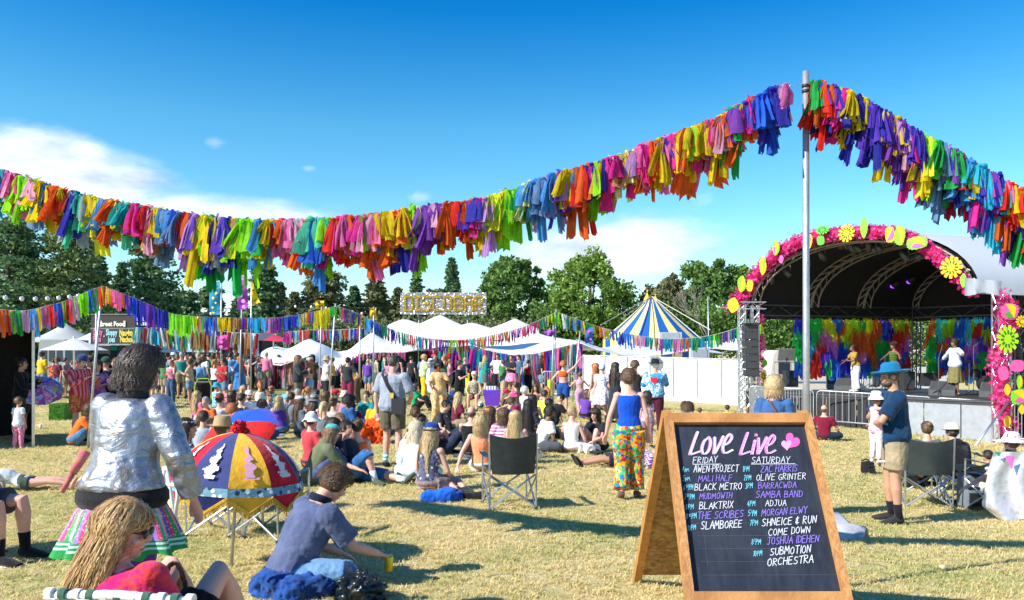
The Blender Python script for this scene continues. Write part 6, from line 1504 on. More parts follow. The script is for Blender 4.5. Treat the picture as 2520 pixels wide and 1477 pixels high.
    # ---- chalk lettering: single stroke handwriting laid on the slate
    G={'A':['0,0 .35,1 .7,0','.15,.4 .6,.42'],'B':['0,0 .02,1','0,1 .5,.92 .5,.62 .05,.52 .6,.42 .58,.08 0,0'],'C':['.62,.85 .35,1 .05,.7 .02,.3 .25,0 .62,.12'],'D':['.05,0 .05,1','0,1 .5,.85 .62,.5 .5,.12 0,0'],'E':['.6,1 .05,.97 0,0 .6,.03','.02,.52 .5,.55'],'F':['.62,1 .05,.96 0,0','.02,.5 .5,.55'],'G':['.62,.88 .35,1 .03,.65 .05,.2 .35,0 .6,.12 .6,.45 .35,.45'],
         'H':['.02,0 .05,1','.6,0 .62,1','.03,.5 .6,.52'],'I':['.1,0 .12,1'],'J':['.1,1 .7,1','.42,1 .42,.2 .25,0 .02,.12'],'K':['.03,0 .05,1','.62,1 .08,.45 .65,0'],'L':['.05,1 .02,0 .6,.04'],'M':['0,0 .1,1 .4,.35 .7,1 .8,0'],'N':['.02,0 .05,1 .6,.02 .62,1'],'O':['.35,1 .05,.75 .03,.25 .32,0 .62,.25 .6,.75 .35,1'],'P':['.03,0 .05,1 .55,.9 .58,.6 .05,.45'],
         'R':['.03,0 .05,1 .52,.9 .55,.62 .06,.5 .62,0'],'S':['.6,.9 .3,1 .05,.8 .2,.55 .5,.45 .58,.2 .3,0 0,.12'],'T':['0,.97 .7,1','.35,1 .33,0'],'U':['.03,1 .03,.25 .3,0 .58,.25 .62,1'],'V':['.02,1 .33,0 .66,1'],'W':['0,1 .2,0 .42,.65 .6,0 .85,1'],'X':['.02,1 .62,0','.6,1 .02,0'],'Y':['.02,1 .32,.5 .65,1','.32,.5 .3,0'],'Z':['.05,1 .6,.98 .02,.03 .62,0'],'-':['.08,.45 .3,.45'],'&':['.55,.8 .15,.8 .1,.6 .4,.5 .05,.38 .1,.15 .6,.2','.33,1 .31,0'],
         'Q':['.35,1 .05,.75 .03,.25 .32,0 .62,.25 .6,.75 .35,1','.4,.3 .65,0'],'0':['.3,1 .05,.7 .05,.25 .3,0 .52,.25 .52,.75 .3,1'],'1':['.1,.8 .28,1 .26,0'],'2':['.05,.8 .3,1 .55,.8 .05,.02 .6,.03'],'3':['.05,.92 .4,1 .5,.75 .2,.55 .55,.35 .4,0 .02,.1'],'4':['.4,0 .42,1 .02,.35 .6,.35'],'5':['.55,1 .1,1 .08,.55 .45,.6 .55,.25 .3,0 .02,.1'],'6':['.5,1 .1,.6 .05,.2 .3,0 .52,.2 .4,.5 .08,.35'],'7':['.02,1 .58,1 .22,0'],'8':['.3,.55 .08,.78 .3,1 .52,.78 .3,.55 .03,.25 .3,0 .58,.25 .3,.55'],'9':['.5,.6 .2,.45 .05,.75 .3,1 .52,.8 .5,.4 .3,0'],
         'p':['.05,-.1 .08,.62','.07,.6 .42,.5 .38,.2 .08,.12'],'m':['.02,0 .05,.55 .25,.3 .42,.58 .58,.3 .75,0'],'P_':['']}
    ADV={'I':.36,'M':1.02,'W':1.04,'-':.45,' ':.5,'1':.5,'m':.95,'p':.62}
    lift=[0]
    def at(u,v,n): # picture point -> board plane
        p0=O+top+N*n;return ray_plane(u,v,p0,N)-O
    def stroke(mb,pts,w_,n):
        V3=[at(u,v,n)for u,v in pts];
        for a,b in zip(V3,V3[1:]):
            d=(b-a);
            if d.length<1e-5:continue
            d.normalize();s=N.cross(d)*w_/2;e=d*w_*.35;mb.add([a-s-e,b-s+e,b+s+e,a+s-e],[(0,1,2,3)]);n+=.00006;
            V3
    def write(s,u0,v0,u1,v1,h,col,name='lettering',w_=None,slant=.10,seed=0):
        """text from baseline point (u0,v0) to (u1,v1) in the photograph, cap height h"""
        rnd=random.Random(seed+len(s));tot=sum(ADV.get(c,.84)for c in s)-.14;mb=MB();x=0;du,dv=(u1-u0)/tot,(v1-v0)/tot;w_=w_ or h*.000215
        for c in s:
            jx,jy,js=rnd.uniform(-.03,.03),rnd.uniform(-.05,.05),rnd.uniform(.93,1.06)
            for st in G.get(c,[]):
                pts=[]
                q=[tuple(float(k)for k in a.split(','))for a in st.split()]
                for(gx,gy)in q:X_=x+jx+gx;pts.append((u0+du*X_+slant*gy*h,v0+dv*X_-(gy*js+jy)*h))
                lift[0]=(lift[0]+1)%7;stroke(mb,pts,w_,.0045-.0135+lift[0]*.0003)
            x+=ADV.get(c,.84)
        return ob(name,mb,col,t)
    WH=mat('white chalk pen',(.66,.66,.72),.8,var=.06,vs=60);VI=mat('violet chalk pen',(.26,.17,.66),.8,var=.12,vs=60);TE=mat('teal chalk pen',(.16,.55,.68),.8,var=.12,vs=60);PK=mat('pink chalk pen',(.80,.26,.58),.8,var=.1);HOT=mat('hot pink chalk',(.90,.10,.36),.8,var=.05);LPK=mat('light pink chalk',(.88,.32,.60),.8,var=.05);LIL=mat('lilac chalk pen',(.62,.50,.86),.8,var=.08)
    Z=lambda z,w:((1900+.3522*z)*.856,(1180+.3522*w)*.856)
    def wr(s,za,ya,zb_,yb,hz,col,seed=0,w_=None):
        a,b=Z(za,ya),Z(zb_,yb);write(s,a[0],a[1],b[0],b[1],hz*.3015,col,seed=seed,w_=w_)
    wr('FRIDAY',262,432,462,426,52,WH,1);wr('SATURDAY',740,432,1052,428,52,WH,2)
    for za,ya,zb_,yb in((262,440,488,438),(738,438,1096,436)):mb=MB();stroke(mb,[Z(za,ya),Z(zb_,yb)],.0035,-.009);ob('underline',mb,WH,t)
    R_=[('AWEN-PROJECT',268,506,632,500,56,WH),('MALI HALF',304,582,582,574,50,VI),('BLACK METRO',276,654,660,644,54,WH),('MUDMOWTH',316,726,582,718,50,VI),('BLAKTRIX',314,808,592,796,56,WH),('THE SCRIBES',300,888,676,872,58,VI),('SLAMBOREE',326,972,662,954,62,WH),
          ('ZAC HARRIS',812,504,1114,500,56,VI),('OLIVE GRINTER',778,572,1182,560,50,WH),('BARRACWDA',794,640,1104,630,50,VI),('SAMBA BAND',776,716,1158,704,54,VI),('ADJUA',854,782,1022,776,48,WH),('MORGAN ELWY',822,862,1194,840,56,VI),('SHNEICE & RUN',826,944,1268,918,62,WH),('COME DOWN',878,1022,1218,1000,56,WH),('JOSHUA IDEHEN',866,1098,1290,1070,58,VI),('SUBMOTION',892,1184,1222,1160,62,WH),('ORCHESTRA',870,1270,1244,1240,64,WH)]
    for i,r in enumerate(R_):wr(*r,seed=i+5)
    for i,(s,za,ya,zb_,yb)in enumerate((('4pm',134,502,204,500),('5pm',140,574,212,572),('6',146,654,166,652),('PM',200,650,240,648),('7',154,730,172,728),('PM',210,726,254,724),('8PM',166,808,246,804),('8',170,890,190,888),('PM',228,884,274,882),('10PM',184,984,268,970),('1PM',664,500,720,496),('2PM',676,572,734,568),('3PM',686,638,746,634),('4PM',702,784,768,778),('5',708,860,728,858),('PM',744,866,780,862),('7PM',722,942,790,936),('8',736,1098,756,1094),('PM',770,1098,814,1092),('10PM',750,1194,824,1180))):
        f_=lambda z:z+38-(z-134)*.15 if z<300 else z+2;wr(s,f_(za),ya,f_(zb_),yb,44 if len(s)>1 else 46,TE,seed=i)
    for i,(s,za,ya,zb_,yb)in enumerate((('30',204,632,228,630),('30',210,706,234,704),('45',228,868,250,866),('30',732,838,762,836),('30',758,1072,788,1070))):wr(s,za,ya,zb_,yb,24,TE,seed=i)
    # heading
    HD={'L':['.28,1 .12,.5 0,.02 .1,0 .55,.12'],'o':['.38,.74 .12,.6 .02,.25 .16,.0 .40,.12 .48,.48 .36,.76 .3,.68'],'v':['.08,.74 .14,.3 .16,0 .42,.45 .56,.78'],'e':['.04,.36 .34,.48 .50,.72 .36,.88 .14,.62 .06,.25 .22,.02 .62,.16'],'i':['.16,.64 .08,.0','.18,.92 .2,.84']}
    def head(word,za,ya,zb_,yb,hz,cols):
        a,b=Z(za,ya),Z(zb_,yb);adv={'L':.62,'o':.6,'v':.56,'e':.62,'i':.28};tot=sum(adv[c]for c in word);h=hz*.3015
        for li,(off,col,w_)in enumerate(((-.085,PK,.0055),(.0,WH if cols==0 else LPK,.0085),(.075,LIL if cols==0 else LIL,.0045))):
            mb=MB();x=0
            for ci,c in enumerate(word):
                for st in HD[c]:
                    q=[tuple(float(k)for k in p.split(','))for p in st.split()];sm=[]
                    for i in range(len(q)-1):
                        p0,p1,p2,p3=q[max(i-1,0)],q[i],q[i+1],q[min(i+2,len(q)-1)]
                        for j in range(4):
                            tt=j/4;sm.append(tuple(.5*((2*p1[k])+(p2[k]-p0[k])*tt+(2*p0[k]-5*p1[k]+4*p2[k]-p3[k])*tt*tt+(3*p1[k]-p0[k]-3*p2[k]+p3[k])*tt**3)for k in(0,1)))
                    sm.append(q[-1]);pts=[]
                    for gx,gy in sm:
                        X_=(x+gx+off*.9)/tot;pts.append((a[0]+(b[0]-a[0])*X_+.12*gy*h,a[1]+(b[1]-a[1])*X_-(gy-abs(off)*.25)*h))
                    stroke(mb,pts,w_,-.009+.0006*li)
                x+=adv[c]
            ob('heading',mb,col,t)
    head('Love',238,356,580,350,182,0);head('Live',650,356,930,352,176,1)
    def heart(z0,w0,s,ang,col,n):
        mb=MB();pts=[]
        for k in range(28):
            a=2*pi*k/28;hx=16*sin(a)**3/16;hy=(13*cos(a)-5*cos(2*a)-2*cos(3*a)-cos(4*a))/16;ca,sa=cos(ang),sin(ang);zx,zy=hx*ca-hy*sa,hx*sa+hy*ca;pts.append(at(*Z(z0+zx*s,w0-zy*s*1.15),n))
        mb.poly(pts);ob('heart',mb,col,t)
    heart(1070,252,62,-.55,HOT,-.009);heart(1026,280,42,.12,LPK,-.007)
board()

# ================================================================== FOREGROUND OBJECTS
def umbrella():
    g=ground_at(567,1395);y=g.y;t=empty('sun_umbrella',g,0,'low red, navy and yellow embroidered umbrella with gold fringe planted in the grass','umbrella')
    tip=P(590,1063,y)-g;ax=(tip-Vector((0,0,0))).normalized();R=px(y,163);Zq=ax;Xq=Vector((1,0,-ax.x/ax.z)).normalized();Yq=Zq.cross(Xq);top=tip;H=px(y,128)
    Tm=lambda r,a,z:top+Xq*(r*cos(a))+Yq*(r*sin(a))+Zq*z
    p=MB();p.tube([Vector((0,0,-.1)),top],.0135,10);ob('pole',p,STEEL,t,True)
    cols={'r':cloth('c8142c'),'n':cloth('3c4478'),'y':cloth('edb430')}
    seq=['r','n','y','r','n','y','r','n','y','n'];n=10;a0=-pi/2-2*pi/n*.5-.10
    prof=lambda q:(R*sin(q*1.45)/sin(1.45)*(.8+.2*q),-H*q**1.8)
    wh=mat('white embroidery',(.78,.76,.74),.8,var=.1,bump=.5,bs=200);pk=mat('pink embroidery',(.72,.36,.48),.8,var=.1);band=cloth('6f97a8','floral','dfe8ea','2c4660')
    order={-1:'r',0:'n',1:'y',2:'r',3:'n',-2:'y',-3:'n',-4:'r',4:'y',5:'r'}
    for i in range(-4,6):
        c=order[i];aa,ab=a0+2*pi*i/n,a0+2*pi*(i+1)/n;mb=MB();rows,cs=9,5;vs=[]
        for k in range(rows):
            r,z=prof(k/(rows-1))
            for j in range(cs):
                s=j/(cs-1);sag=1-.05*sin(pi*s)*(k/(rows-1));vs.append(Tm(r*sag,aa+(ab-aa)*s,z))
        mb.add(vs,[(k*cs+j,k*cs+j+1,(k+1)*cs+j+1,(k+1)*cs+j)for k in range(rows-1)for j in range(cs-1)]);G_=ob('canopy_panel',mb,cols[c],t,True)
        # motif: climbing embroidered animal shape
        m_=MB();rr=random.Random(i)
        for k in range(26):
            q=.38+.44*k/25;r,z=prof(q);wdt=.34*(1-.3*sin(k*.9+i))*((k/25)**.7*.9+.15);am=aa+(ab-aa)*(.5+.03*sin(k*.8));d=(ab-aa)*wdt*.5*rr.uniform(.5,1.3)
            q2=q+.021;r2,z2=prof(q2);m_.add([Tm(r+.004,am-d,z+.004),Tm(r+.004,am+d,z+.004),Tm(r2+.004,am+d*rr.uniform(.6,1.1),z2+.004),Tm(r2+.004,am-d*rr.uniform(.6,1.1),z2+.004)],[(0,1,2,3)])
        ob('embroidered_motif',m_,pk if c=='y' else wh,G_)
        # band and pointed valance
        r0,z0=prof(.93);r1,z1=prof(1.0);b=MB();b.add([Tm(r0+.005,aa,z0),Tm(r0*.97+.005,(aa+ab)/2,z0),Tm(r0+.005,ab,z0),Tm(r1+.007,ab,z1-.012),Tm(r1*.96+.006,(aa+ab)/2,z1-.012),Tm(r1+.007,aa,z1-.012)],[(0,1,4,5),(1,2,3,4)]);ob('embroidered_band',b,band,t)
        vmb=MB();tipp=Tm(r1*.97,(aa+ab)/2,z1-.135);vmb.add([Tm(r1,aa,z1-.01),Tm(r1*.96,(aa+ab)/2,z1-.01),Tm(r1,ab,z1-.01),tipp],[(0,1,3),(1,2,3)]);V_=ob('valance',vmb,cols[c]if c!='n' else cloth('101c50'),t)
        fr=MB();
        for(p0,p1)in((Tm(r1,aa,z1-.02),tipp),(tipp,Tm(r1,ab,z1-.02))):
            for k in range(13):
                q=p0.lerp(p1,k/12);s=rr.uniform(.004,.007);L_=rr.uniform(.035,.055);o_=Vector((rr.uniform(-.006,.006),rr.uniform(-.006,.006),0));e=(p1-p0).normalized()*s;fr.add([q-e,q+e,q+e*1.5+Vector((0,0,-L_))+o_,q-e*1.5+Vector((0,0,-L_))+o_],[(0,1,2,3)]);fr.tube([q-e*1.6,q+e*1.6],.014,5)
        ob('gold_fringe',fr,mat('gold tinsel fringe',(.70,.40,.04),.35,.35,var=.3,vs=60),t)
        rb=MB();rb.tube([Tm(.01,aa,-.05)]+[Tm(prof(k/4)[0]*.985,aa,prof(k/4)[1]-.006)for k in range(1,5)],.0025,4);ob('rib',rb,STEEL,t)
    fz=MB();rr=random.Random(3)
    for k in range(160):
        a=rr.uniform(0,6.28);z=rr.uniform(-.01,.085);r=(.055 if z<.03 else .042)*rr.uniform(.6,1.1);c=Tm(r,a,z);quad_leaf(fz,c,rr.uniform(.012,.022),rr)
    fz.tube([top-Zq*.02,top+Zq*.08],[.05,.03],10);ob('finial_ruffle',fz,cloth('b81222','floral','e03038','8a0c18'),t)
umbrella()
def camp_chair(loc,face,label,fab,sc=1.0,back=.88,seat=.44,frame=None,group=None,name='camp_chair',arms=True,backlow=.42,pad=True):
    t=empty(name,loc,-radians(face),label,'camping chair',group,sc);fr=frame or ALU;w_=.27
    def tb(nm,*pts,r=.011):m_=MB();m_.tube(pts,r,6);return ob(nm,m_,fr,t)
    for s in(-1,1):tb('back_post',(s*w_,-.24,.0),(s*(w_+.01),-.27,back));tb('front_leg',(s*w_,.24,0),(s*w_,.24,.62 if arms else seat))
    tb('cross_leg',(-w_,-.25,.03),(w_,-.22,seat-.04));tb('cross_leg',(w_,-.25,.03),(-w_,-.22,seat-.04));tb('cross_leg',(-w_,.25,.03),(w_,.22,seat-.04));tb('cross_leg',(w_,.25,.03),(-w_,.22,seat-.04))
    for s in(-1,1):tb('side_leg',(s*w_,-.24,.03),(s*w_,.24,seat-.06));tb('side_leg',(s*w_,.24,.03),(s*w_,-.24,seat-.06))
    def sheet(nm,f,n=8,m=8,mt=fab):m_=MB();m_.add([f(i/n,j/m)for j in range(m+1)for i in range(n+1)],[(j*(n+1)+i,j*(n+1)+i+1,(j+1)*(n+1)+i+1,(j+1)*(n+1)+i)for j in range(m)for i in range(n)]);return ob(nm,m_,mt,t,True)
    sheet('back_rest',lambda a,b:((a-.5)*2*(w_+.012)*(1-.12*(1-b)),-.265-.07*sin(pi*a)+.02*sin(a*19+b*5)*(1-b)*.6,(backlow)+(back-backlow-.05*sin(pi*a))*b))
    sheet('seat',lambda a,b:((a-.5)*2*w_,-.22+.46*b,seat+.02-.05*sin(pi*a)*sin(pi*b)))
    if arms:
        for s in(-1,1):sheet('armrest',lambda a,b:(s*(w_+.0)+(a-.5)*.08,-.26+.52*b,.62-.02*sin(pi*b)),2,6)
    for s in(-1,1):
        for yy in(-.25,.25):f=MB();f.ell((s*w_,yy,.015),(.022,.022,.018),8,6);ob('foot',f,BLACKM,t)
    return t
DG=mat('black ripstop canvas',(.016,.022,.022),.42,var=.35,vs=5,bump=.6,bs=9,spec=.5)
camp_chair(ground_at(1252,1246),-12,'empty black folding camp chair in the middle of the grass seen from behind',DG,1.0)
cl=ground_at(2268,1243);camp_chair(cl,8,'black folding camp chair with bag hanging behind the man with the baby',mat('black green canvas',(.028,.036,.034),.4,var=.25,vs=4,bump=.5,bs=7),1.08,.86,.42)
camp_chair(ground_at(556,1310),5,'folding chair whose silver legs show left below the umbrella',DG,1.0,.72);camp_chair(ground_at(664,1318),20,'folding chair whose silver legs show right of the umbrella pole',DG,1.0,.70)
camp_chair(ground_at(2462,1262),-20,'folding chair under the draped silver white cloth at the right edge',DG,1.1,.8);camp_chair(ground_at(2362,1232),10,'black folding chair with cup holder between the two right chairs',DG,1.05,.55)
# draped silver cloth
def drape():
    g=ground_at(2462,1262);y=g.y-.62;t=empty('draped_cloth',Vector((g.x,y,g.z)),0,'silvery white holographic cloth with green and pink tips draped over the chair','cloth');mb=MB();n,m=22,22;vs=[]
    for j in range(m+1):
        q=j/m;v=1112+(1284-1112)*q
        for i in range(n+1):
            s=i/n;uL=2446-38*q**.8 if q<.75 else 2412+60*(q-.75)*4*.9;uR=2560;u=uL+(uR-uL)*s;vv=v-10*s*(1-q)*0+(q*6*sin(s*9));pp=P(u,vv,y+.05*sin(s*12+q*4+2*sin(q*5))*(q+.25));vs.append(pp-t.location)
    mb.add(vs,[(j*(n+1)+i,j*(n+1)+i+1,(j+1)*(n+1)+i+1,(j+1)*(n+1)+i)for j in range(m)for i in range(n)])
    def bd(tt,vec,b):
        n_=tt.noise(vec,6,3,.6,.8);return tt.ramp(n_,[(.35,(.50,.54,.62)),(.5,(.74,.75,.80)),(.68,(.62,.60,.74))])
    ob('cloth',mb,mat('holographic silver cloth',build=bd,rough=.3,metal=.35,bump=.6,bs=10),t,True)
    for(u,v,w_,h_,c)in((2456,1113,16,11,'2a9a6a'),(2486,1122,22,34,'d870c0')):
        d=MB();c0=P(u,v,y-.07)-t.location;a,b=px(y,w_)/2,px(y,h_);d.poly([c0+Vector((-a,0,0)),c0+Vector((a,0,-.0)),c0+Vector((a*.4,0,-b))],.006,nrm=(0,-1,0));ob('coloured_tip',d,mat('tip '+c,hexc(c),.5),t)
drape()
# things lying on the grass
def lump(name,u,v,w,d,h,label,m_,cat,seed=0,vox=.02,flat=.6,parts=None,rz=0,z=0):
    g=ground_at(u,v);t=empty(name,g,rz,label,cat);rnd=random.Random(seed);mb=MB()
    for i in range(9):a=rnd.uniform(0,6.28);r=rnd.random()**.5;mb.ell((w/2*.7*r*cos(a),d/2*.7*r*sin(a),h*.3+z),(w*rnd.uniform(.18,.32),d*rnd.uniform(.2,.34),h*rnd.uniform(.35,.7)),12,8,Matrix.Rotation(rnd.uniform(-.3,.3),3,'X'))
    use_mesh('cloth' if parts is None else 'body',skin_mesh((name,u,v),mb,vox,1,[(h*.35,w*.25),(h*.34,w*.10),(h*.10,w*.04)]),m_,t)
    return t,g
JK=cloth('1f4f9c','denim','12305c')
lump('jacket',1082,1232,.60,.34,.16,'bright blue jacket crumpled on the grass beside the blue hat woman',cloth('1268d8','denim','0a3c98'),'jacket',1);lump('jacket',1160,1226,.46,.26,.10,'black garment lying on the grass left of the empty camp chair',cloth('141414'),'jacket',2)
t_,g_=lump('jacket',745,1462,.62,.36,.20,'blue jacket with patterned lining under the seated man in the navy polo',JK,'jacket',3,.012)
lump('backpack',880,1474,.36,.30,.20,'black shiny bag on the grass in front of the seated man in the navy polo',mat('black shiny nylon',(.015,.018,.022),.3,bump=.5,bs=14),'bag',4,.012)
def bag(u,v,w,h,d,label,m1,m2,rz=0):
    g=ground_at(u,v);t=empty('backpack',g,rz,label,'backpack');mb=MB();mb.box((0,0,h*.5),(w*.86,d*.8,h*.9));mb.ell((0,0,h*.75),(w*.45,d*.45,h*.28));mb.box((0,-d*.4,h*.32),(w*.7,d*.3,h*.45));use_mesh('body',skin_mesh(('bag',u),mb,.02,5,[(.02,.1)]),m1,t)
    p=MB();p.box((0,-d*.55,h*.3),(w*.6,d*.12,h*.36));p.box((0,-d*.5,h*.62),(w*.7,.02,.02));ob('pocket',p,m2,t);s=MB();s.tube([(-.08,d*.3,h),(0,d*.2,h*1.12),(.08,d*.3,h)],.012,6);ob('handle',s,BLACKM,t)
bag(2390,1252,.34,.48,.25,'grey and black backpack standing between the right hand chairs',cloth('6c7480'),cloth('1c2228'));bag(2135,1166,.22,.22,.18,'small black bag on the grass behind the shorts of the man with the baby',cloth('17171b'),cloth('2a2a30'),.3)
bag(2236,1200,.26,.42,.2,'dark carrier bag hanging by the left side of the right camp chair',mat('black green canvas'),cloth('141a1a'))
def mat_cloth():
    pts=[(2034,1262),(2062,1270),(2095,1290),(2131,1302),(2128,1322),(2108,1332),(2078,1330),(2030,1326)];W3=[ground_at(*p)for p in pts];c=sum(W3,Vector())/len(W3);mb=MB();top=[p-c+Vector((0,0,.03+.03*sin(i*2.1)))for i,p in enumerate(W3)];mb.add(top+[Vector((0,0,.07))]+[p-c+Vector((0,0,-.01))for p in W3],[(i,(i+1)%8,8)for i in range(8)]+[(i,i+9,(i+1)%8+9,(i+1)%8)for i in range(8)])
    t=ob('ground_sheet',mb,cloth('b4b4b8'),None,True,c);tag(t,'pale grey ground sheet lying right behind the chalkboard','blanket')
mat_cloth()
def blanket(pts,col,label,name='blanket'):
    W3=[ground_at(*p)for p in pts];c=sum(W3,Vector())/len(W3);k=len(W3);mb=MB();mb.add([p-c+Vector((0,0,.025+.01*sin(i*3)))for i,p in enumerate(W3)]+[p-c-Vector((0,0,.01))for p in W3],[tuple(range(k))]+[(i,i+k,(i+1)%k+k,(i+1)%k)for i in range(k)]);m_=cloth(*col);tag(ob(name,mb,m_,None,False,c),label,'blanket')
blanket([(600,1064),(690,1060),(700,1074),(610,1082)],('2a5a9c','patch','1c3e78','5a88c0'),'blue patterned blanket under the pair in white and black on the left')
blanket([(1120,1108),(1210,1112),(1205,1132),(1115,1126)],('2c3a50','patch','54688c','1c2434'),'navy blanket under the two women left of the empty camp chair')
blanket([(1060,1078),(1140,1082),(1150,1100),(1070,1104)],('20283a','patch','39445c','8890a0'),'dark blanket behind the blue hat woman')
def person_bits():
    # purple table block, football, fake turf block, yellow post, stroller, painted umbrella
    g=gp(1210,27);t=empty('table_block',g,0,'purple cloth covered drinks table before the rag curtain','table');w_=px(27,44);h=px(27,37)+.05;mb=MB();mb.poly([(-w_/2,0,h),(w_/2,0,h),(w_/2-.05,0,0),(-w_/2+.1,0,0)],.6,nrm=(0,-1,0));ob('cover',mb,cloth('6a3cb8'),t)
    for k in range(4):c=MB();c.lathe([(0,0),(.035,0),(.045,.13)],10,(-.15+k*.09,.2,h));ob('cup',c,mat('clear cup',(.7,.75,.85),.2),t)
    g=gp(1183,26.2,.11);b=MB();b.ell((0,0,0),(.11,.11,.11),16,12)
    def bd(tt,vec,bb):v=tt.new('ShaderNodeTexVoronoi');tt.link(vec,v.inputs['Vector']);v.inputs['Scale'].default_value=9;s=tt.new('ShaderNodeSeparateColor');tt.link(v.outputs['Color'],s.inputs[0]);return tt.mix(tt.mapr(s.outputs[0],.6,.62),(.8,.8,.8),(.02,.02,.02))
    tag(ob('football',b,mat('football leather',build=bd,rough=.4),None,True,g),'black and white football in front of the purple table','ball')
    g=gp(1151,25.8);b=MB();b.tube([(0,0,0),(0,0,1.15)],.07,12);t=empty('padded_post',g,0,'bright yellow padding around the foot of the right sign pole','padding');ob('pad',b,cloth('e0d818'),t,True)
    g=gp(1352,29);b=MB();b.tube([(0,0,0),(0,0,.9)],.06,10);t=empty('padded_post',g,0,'yellow padded post beside the ginger dancer','padding');ob('pad',b,cloth('d8d020'),t,True)
    g=ground_at(137,1036);t=empty('turf_block',g,0,'block covered in bright green fake turf behind the man in orange','block');b=MB();b.box((0,.3,.22),(.42,.5,.44));ob('core',b,mat('fake turf',(.05,.20,.02),.9,col2=(.10,.32,.03),vs=60,bump=1,bs=90),t);f=MB();rnd=random.Random(1)
    for k in range(1400):c=Vector((rnd.uniform(-.21,.21),.05-.01,rnd.uniform(0,.44)))if k%2 else Vector((rnd.uniform(-.21,.21),rnd.uniform(.05,.55),.44));quad_leaf(f,c,.015,rnd)
    tag(ob('turf_blades',f,mat('fake turf'),t),kind='stuff')
    # stroller
    g=ground_at(500,1024);t=empty('pushchair',g,radians(20),'black pushchair with lime piping parked behind the red and blue umbrella','pushchair')
    s=MB();s.tube([(0,.05,.35),(0,.0,.65),(0,-.12,.95),(0,-.05,1.08)],[(.2,.1),(.22,.14),(.2,.13),(.12,.06)],14);use_mesh('seat_shell',skin_mesh('pram',s,.02,2),cloth('15161c'),t)
    p=MB();p.tube([(-.21,-.13,.5),(-.23,-.2,.85),(-.14,-.2,1.08),(.14,-.2,1.08),(.23,-.2,.85),(.21,-.13,.5)],.014,6);ob('piping',p,cloth('b8e020'),t)
    for(x,yy)in((-.26,.28),(.26,.28),(-.26,-.3),(.26,-.3)):w_=MB();w_.lathe([(.06,-.02),(.11,-.02),(.12,0),(.11,.02),(.06,.02)],16,(x,yy,.12),Matrix.Rotation(pi/2,3,'Y'));ob('wheel',w_,mat('tyre'),t)
    fr=MB()
    for sx in(-1,1):fr.tube([(sx*.25,.28,.12),(sx*.2,0,.4),(sx*.22,-.45,1.0)],.012,6);fr.tube([(sx*.25,-.3,.12),(sx*.2,0,.45)],.012,6)
    fr.tube([(-.22,-.45,1.0),(.22,-.45,1.0)],.016,6);ob('frame',fr,ALU,t)
person_bits()
def open_umbrella(u,v,y,R,ax,cols,label,name='umbrella',z=None,motif=None):
    c=P(u,v,y);t=empty(name,c,0,label,'umbrella');ax=Vector(ax).normalized();X_=ax.cross(Vector((0,1,.3))).normalized();Y_=ax.cross(X_);n=8
    for i in range(n):
        mb=MB();vs=[];a0,a1=2*pi*i/n,2*pi*(i+1)/n
        for k in range(6):
            q=k/5
            for j in range(4):a=a0+(a1-a0)*j/3;r=R*sin(q*1.35)/sin(1.35)*(1-.05*sin(pi*j/3));vs.append(X_*(r*cos(a))+Y_*(r*sin(a))+ax*(-R*.42*(1-cos(q*1.35))/(1-cos(1.35))))
        mb.add(vs,[(k*4+j,k*4+j+1,(k+1)*4+j+1,(k+1)*4+j)for k in range(5)for j in range(3)]);ob('canopy_panel',mb,cols[i%len(cols)],t,True)
    p=MB();p.tube([ax*.05,ax*-R*1.1],.008,6);p.tube([ax*-R*1.1,ax*-R*1.25],.015,6);ob('shaft',p,BLACKM,t)
RB=[cloth('0c4cc8'),cloth('e02020'),cloth('f08a20','stripe','e02020'),cloth('0c4cc8'),cloth('e02020'),cloth('ef3a20','floral','f0a020','f0d020')]
open_umbrella(556,1052,10.6,.62,(-.35,-.55,.75),[RB[1],RB[5],RB[1],RB[1],RB[0],RB[0],RB[2],RB[1]],'red and blue umbrella lying open behind the silver jacket woman')
open_umbrella(98,944,16.2,.46,(.35,-.5,.8),[cloth('4a8ad0','tie','e858b0','f0f0f0'),cloth('f070b0','tie','3cb0d8','f0e060'),cloth('88c8e8','tie','e040a0','4060d0')],'multicoloured umbrella leaning beside the toddler on the left')
# white tube item held by silver jacket woman: folded walking stick seat
def white_chair():
    y=4.9;t=empty('folding_chair',gp(420,y),0,'white tubular folding chair held by the silver jacket woman','chair');o=t.location;m_=mat('white enamel tube',(.72,.72,.70),.35);Q=lambda u,v,dy=0:P(u,v,y+dy)-o
    for nm,pts in(('side_tube',[Q(404,1150),Q(400,1200),Q(412,1282),Q(430,1284),Q(436,1230),Q(442,1160)]),('cross_tube',[Q(402,1152),Q(442,1158)]),('cross_tube',[Q(400,1192),Q(470,1198)]),('rear_tube',[Q(408,1150,.25),Q(436,1290,.25)])):b=MB();b.tube(pts,.0135,8);ob(nm,b,m_,t,True)
white_chair()
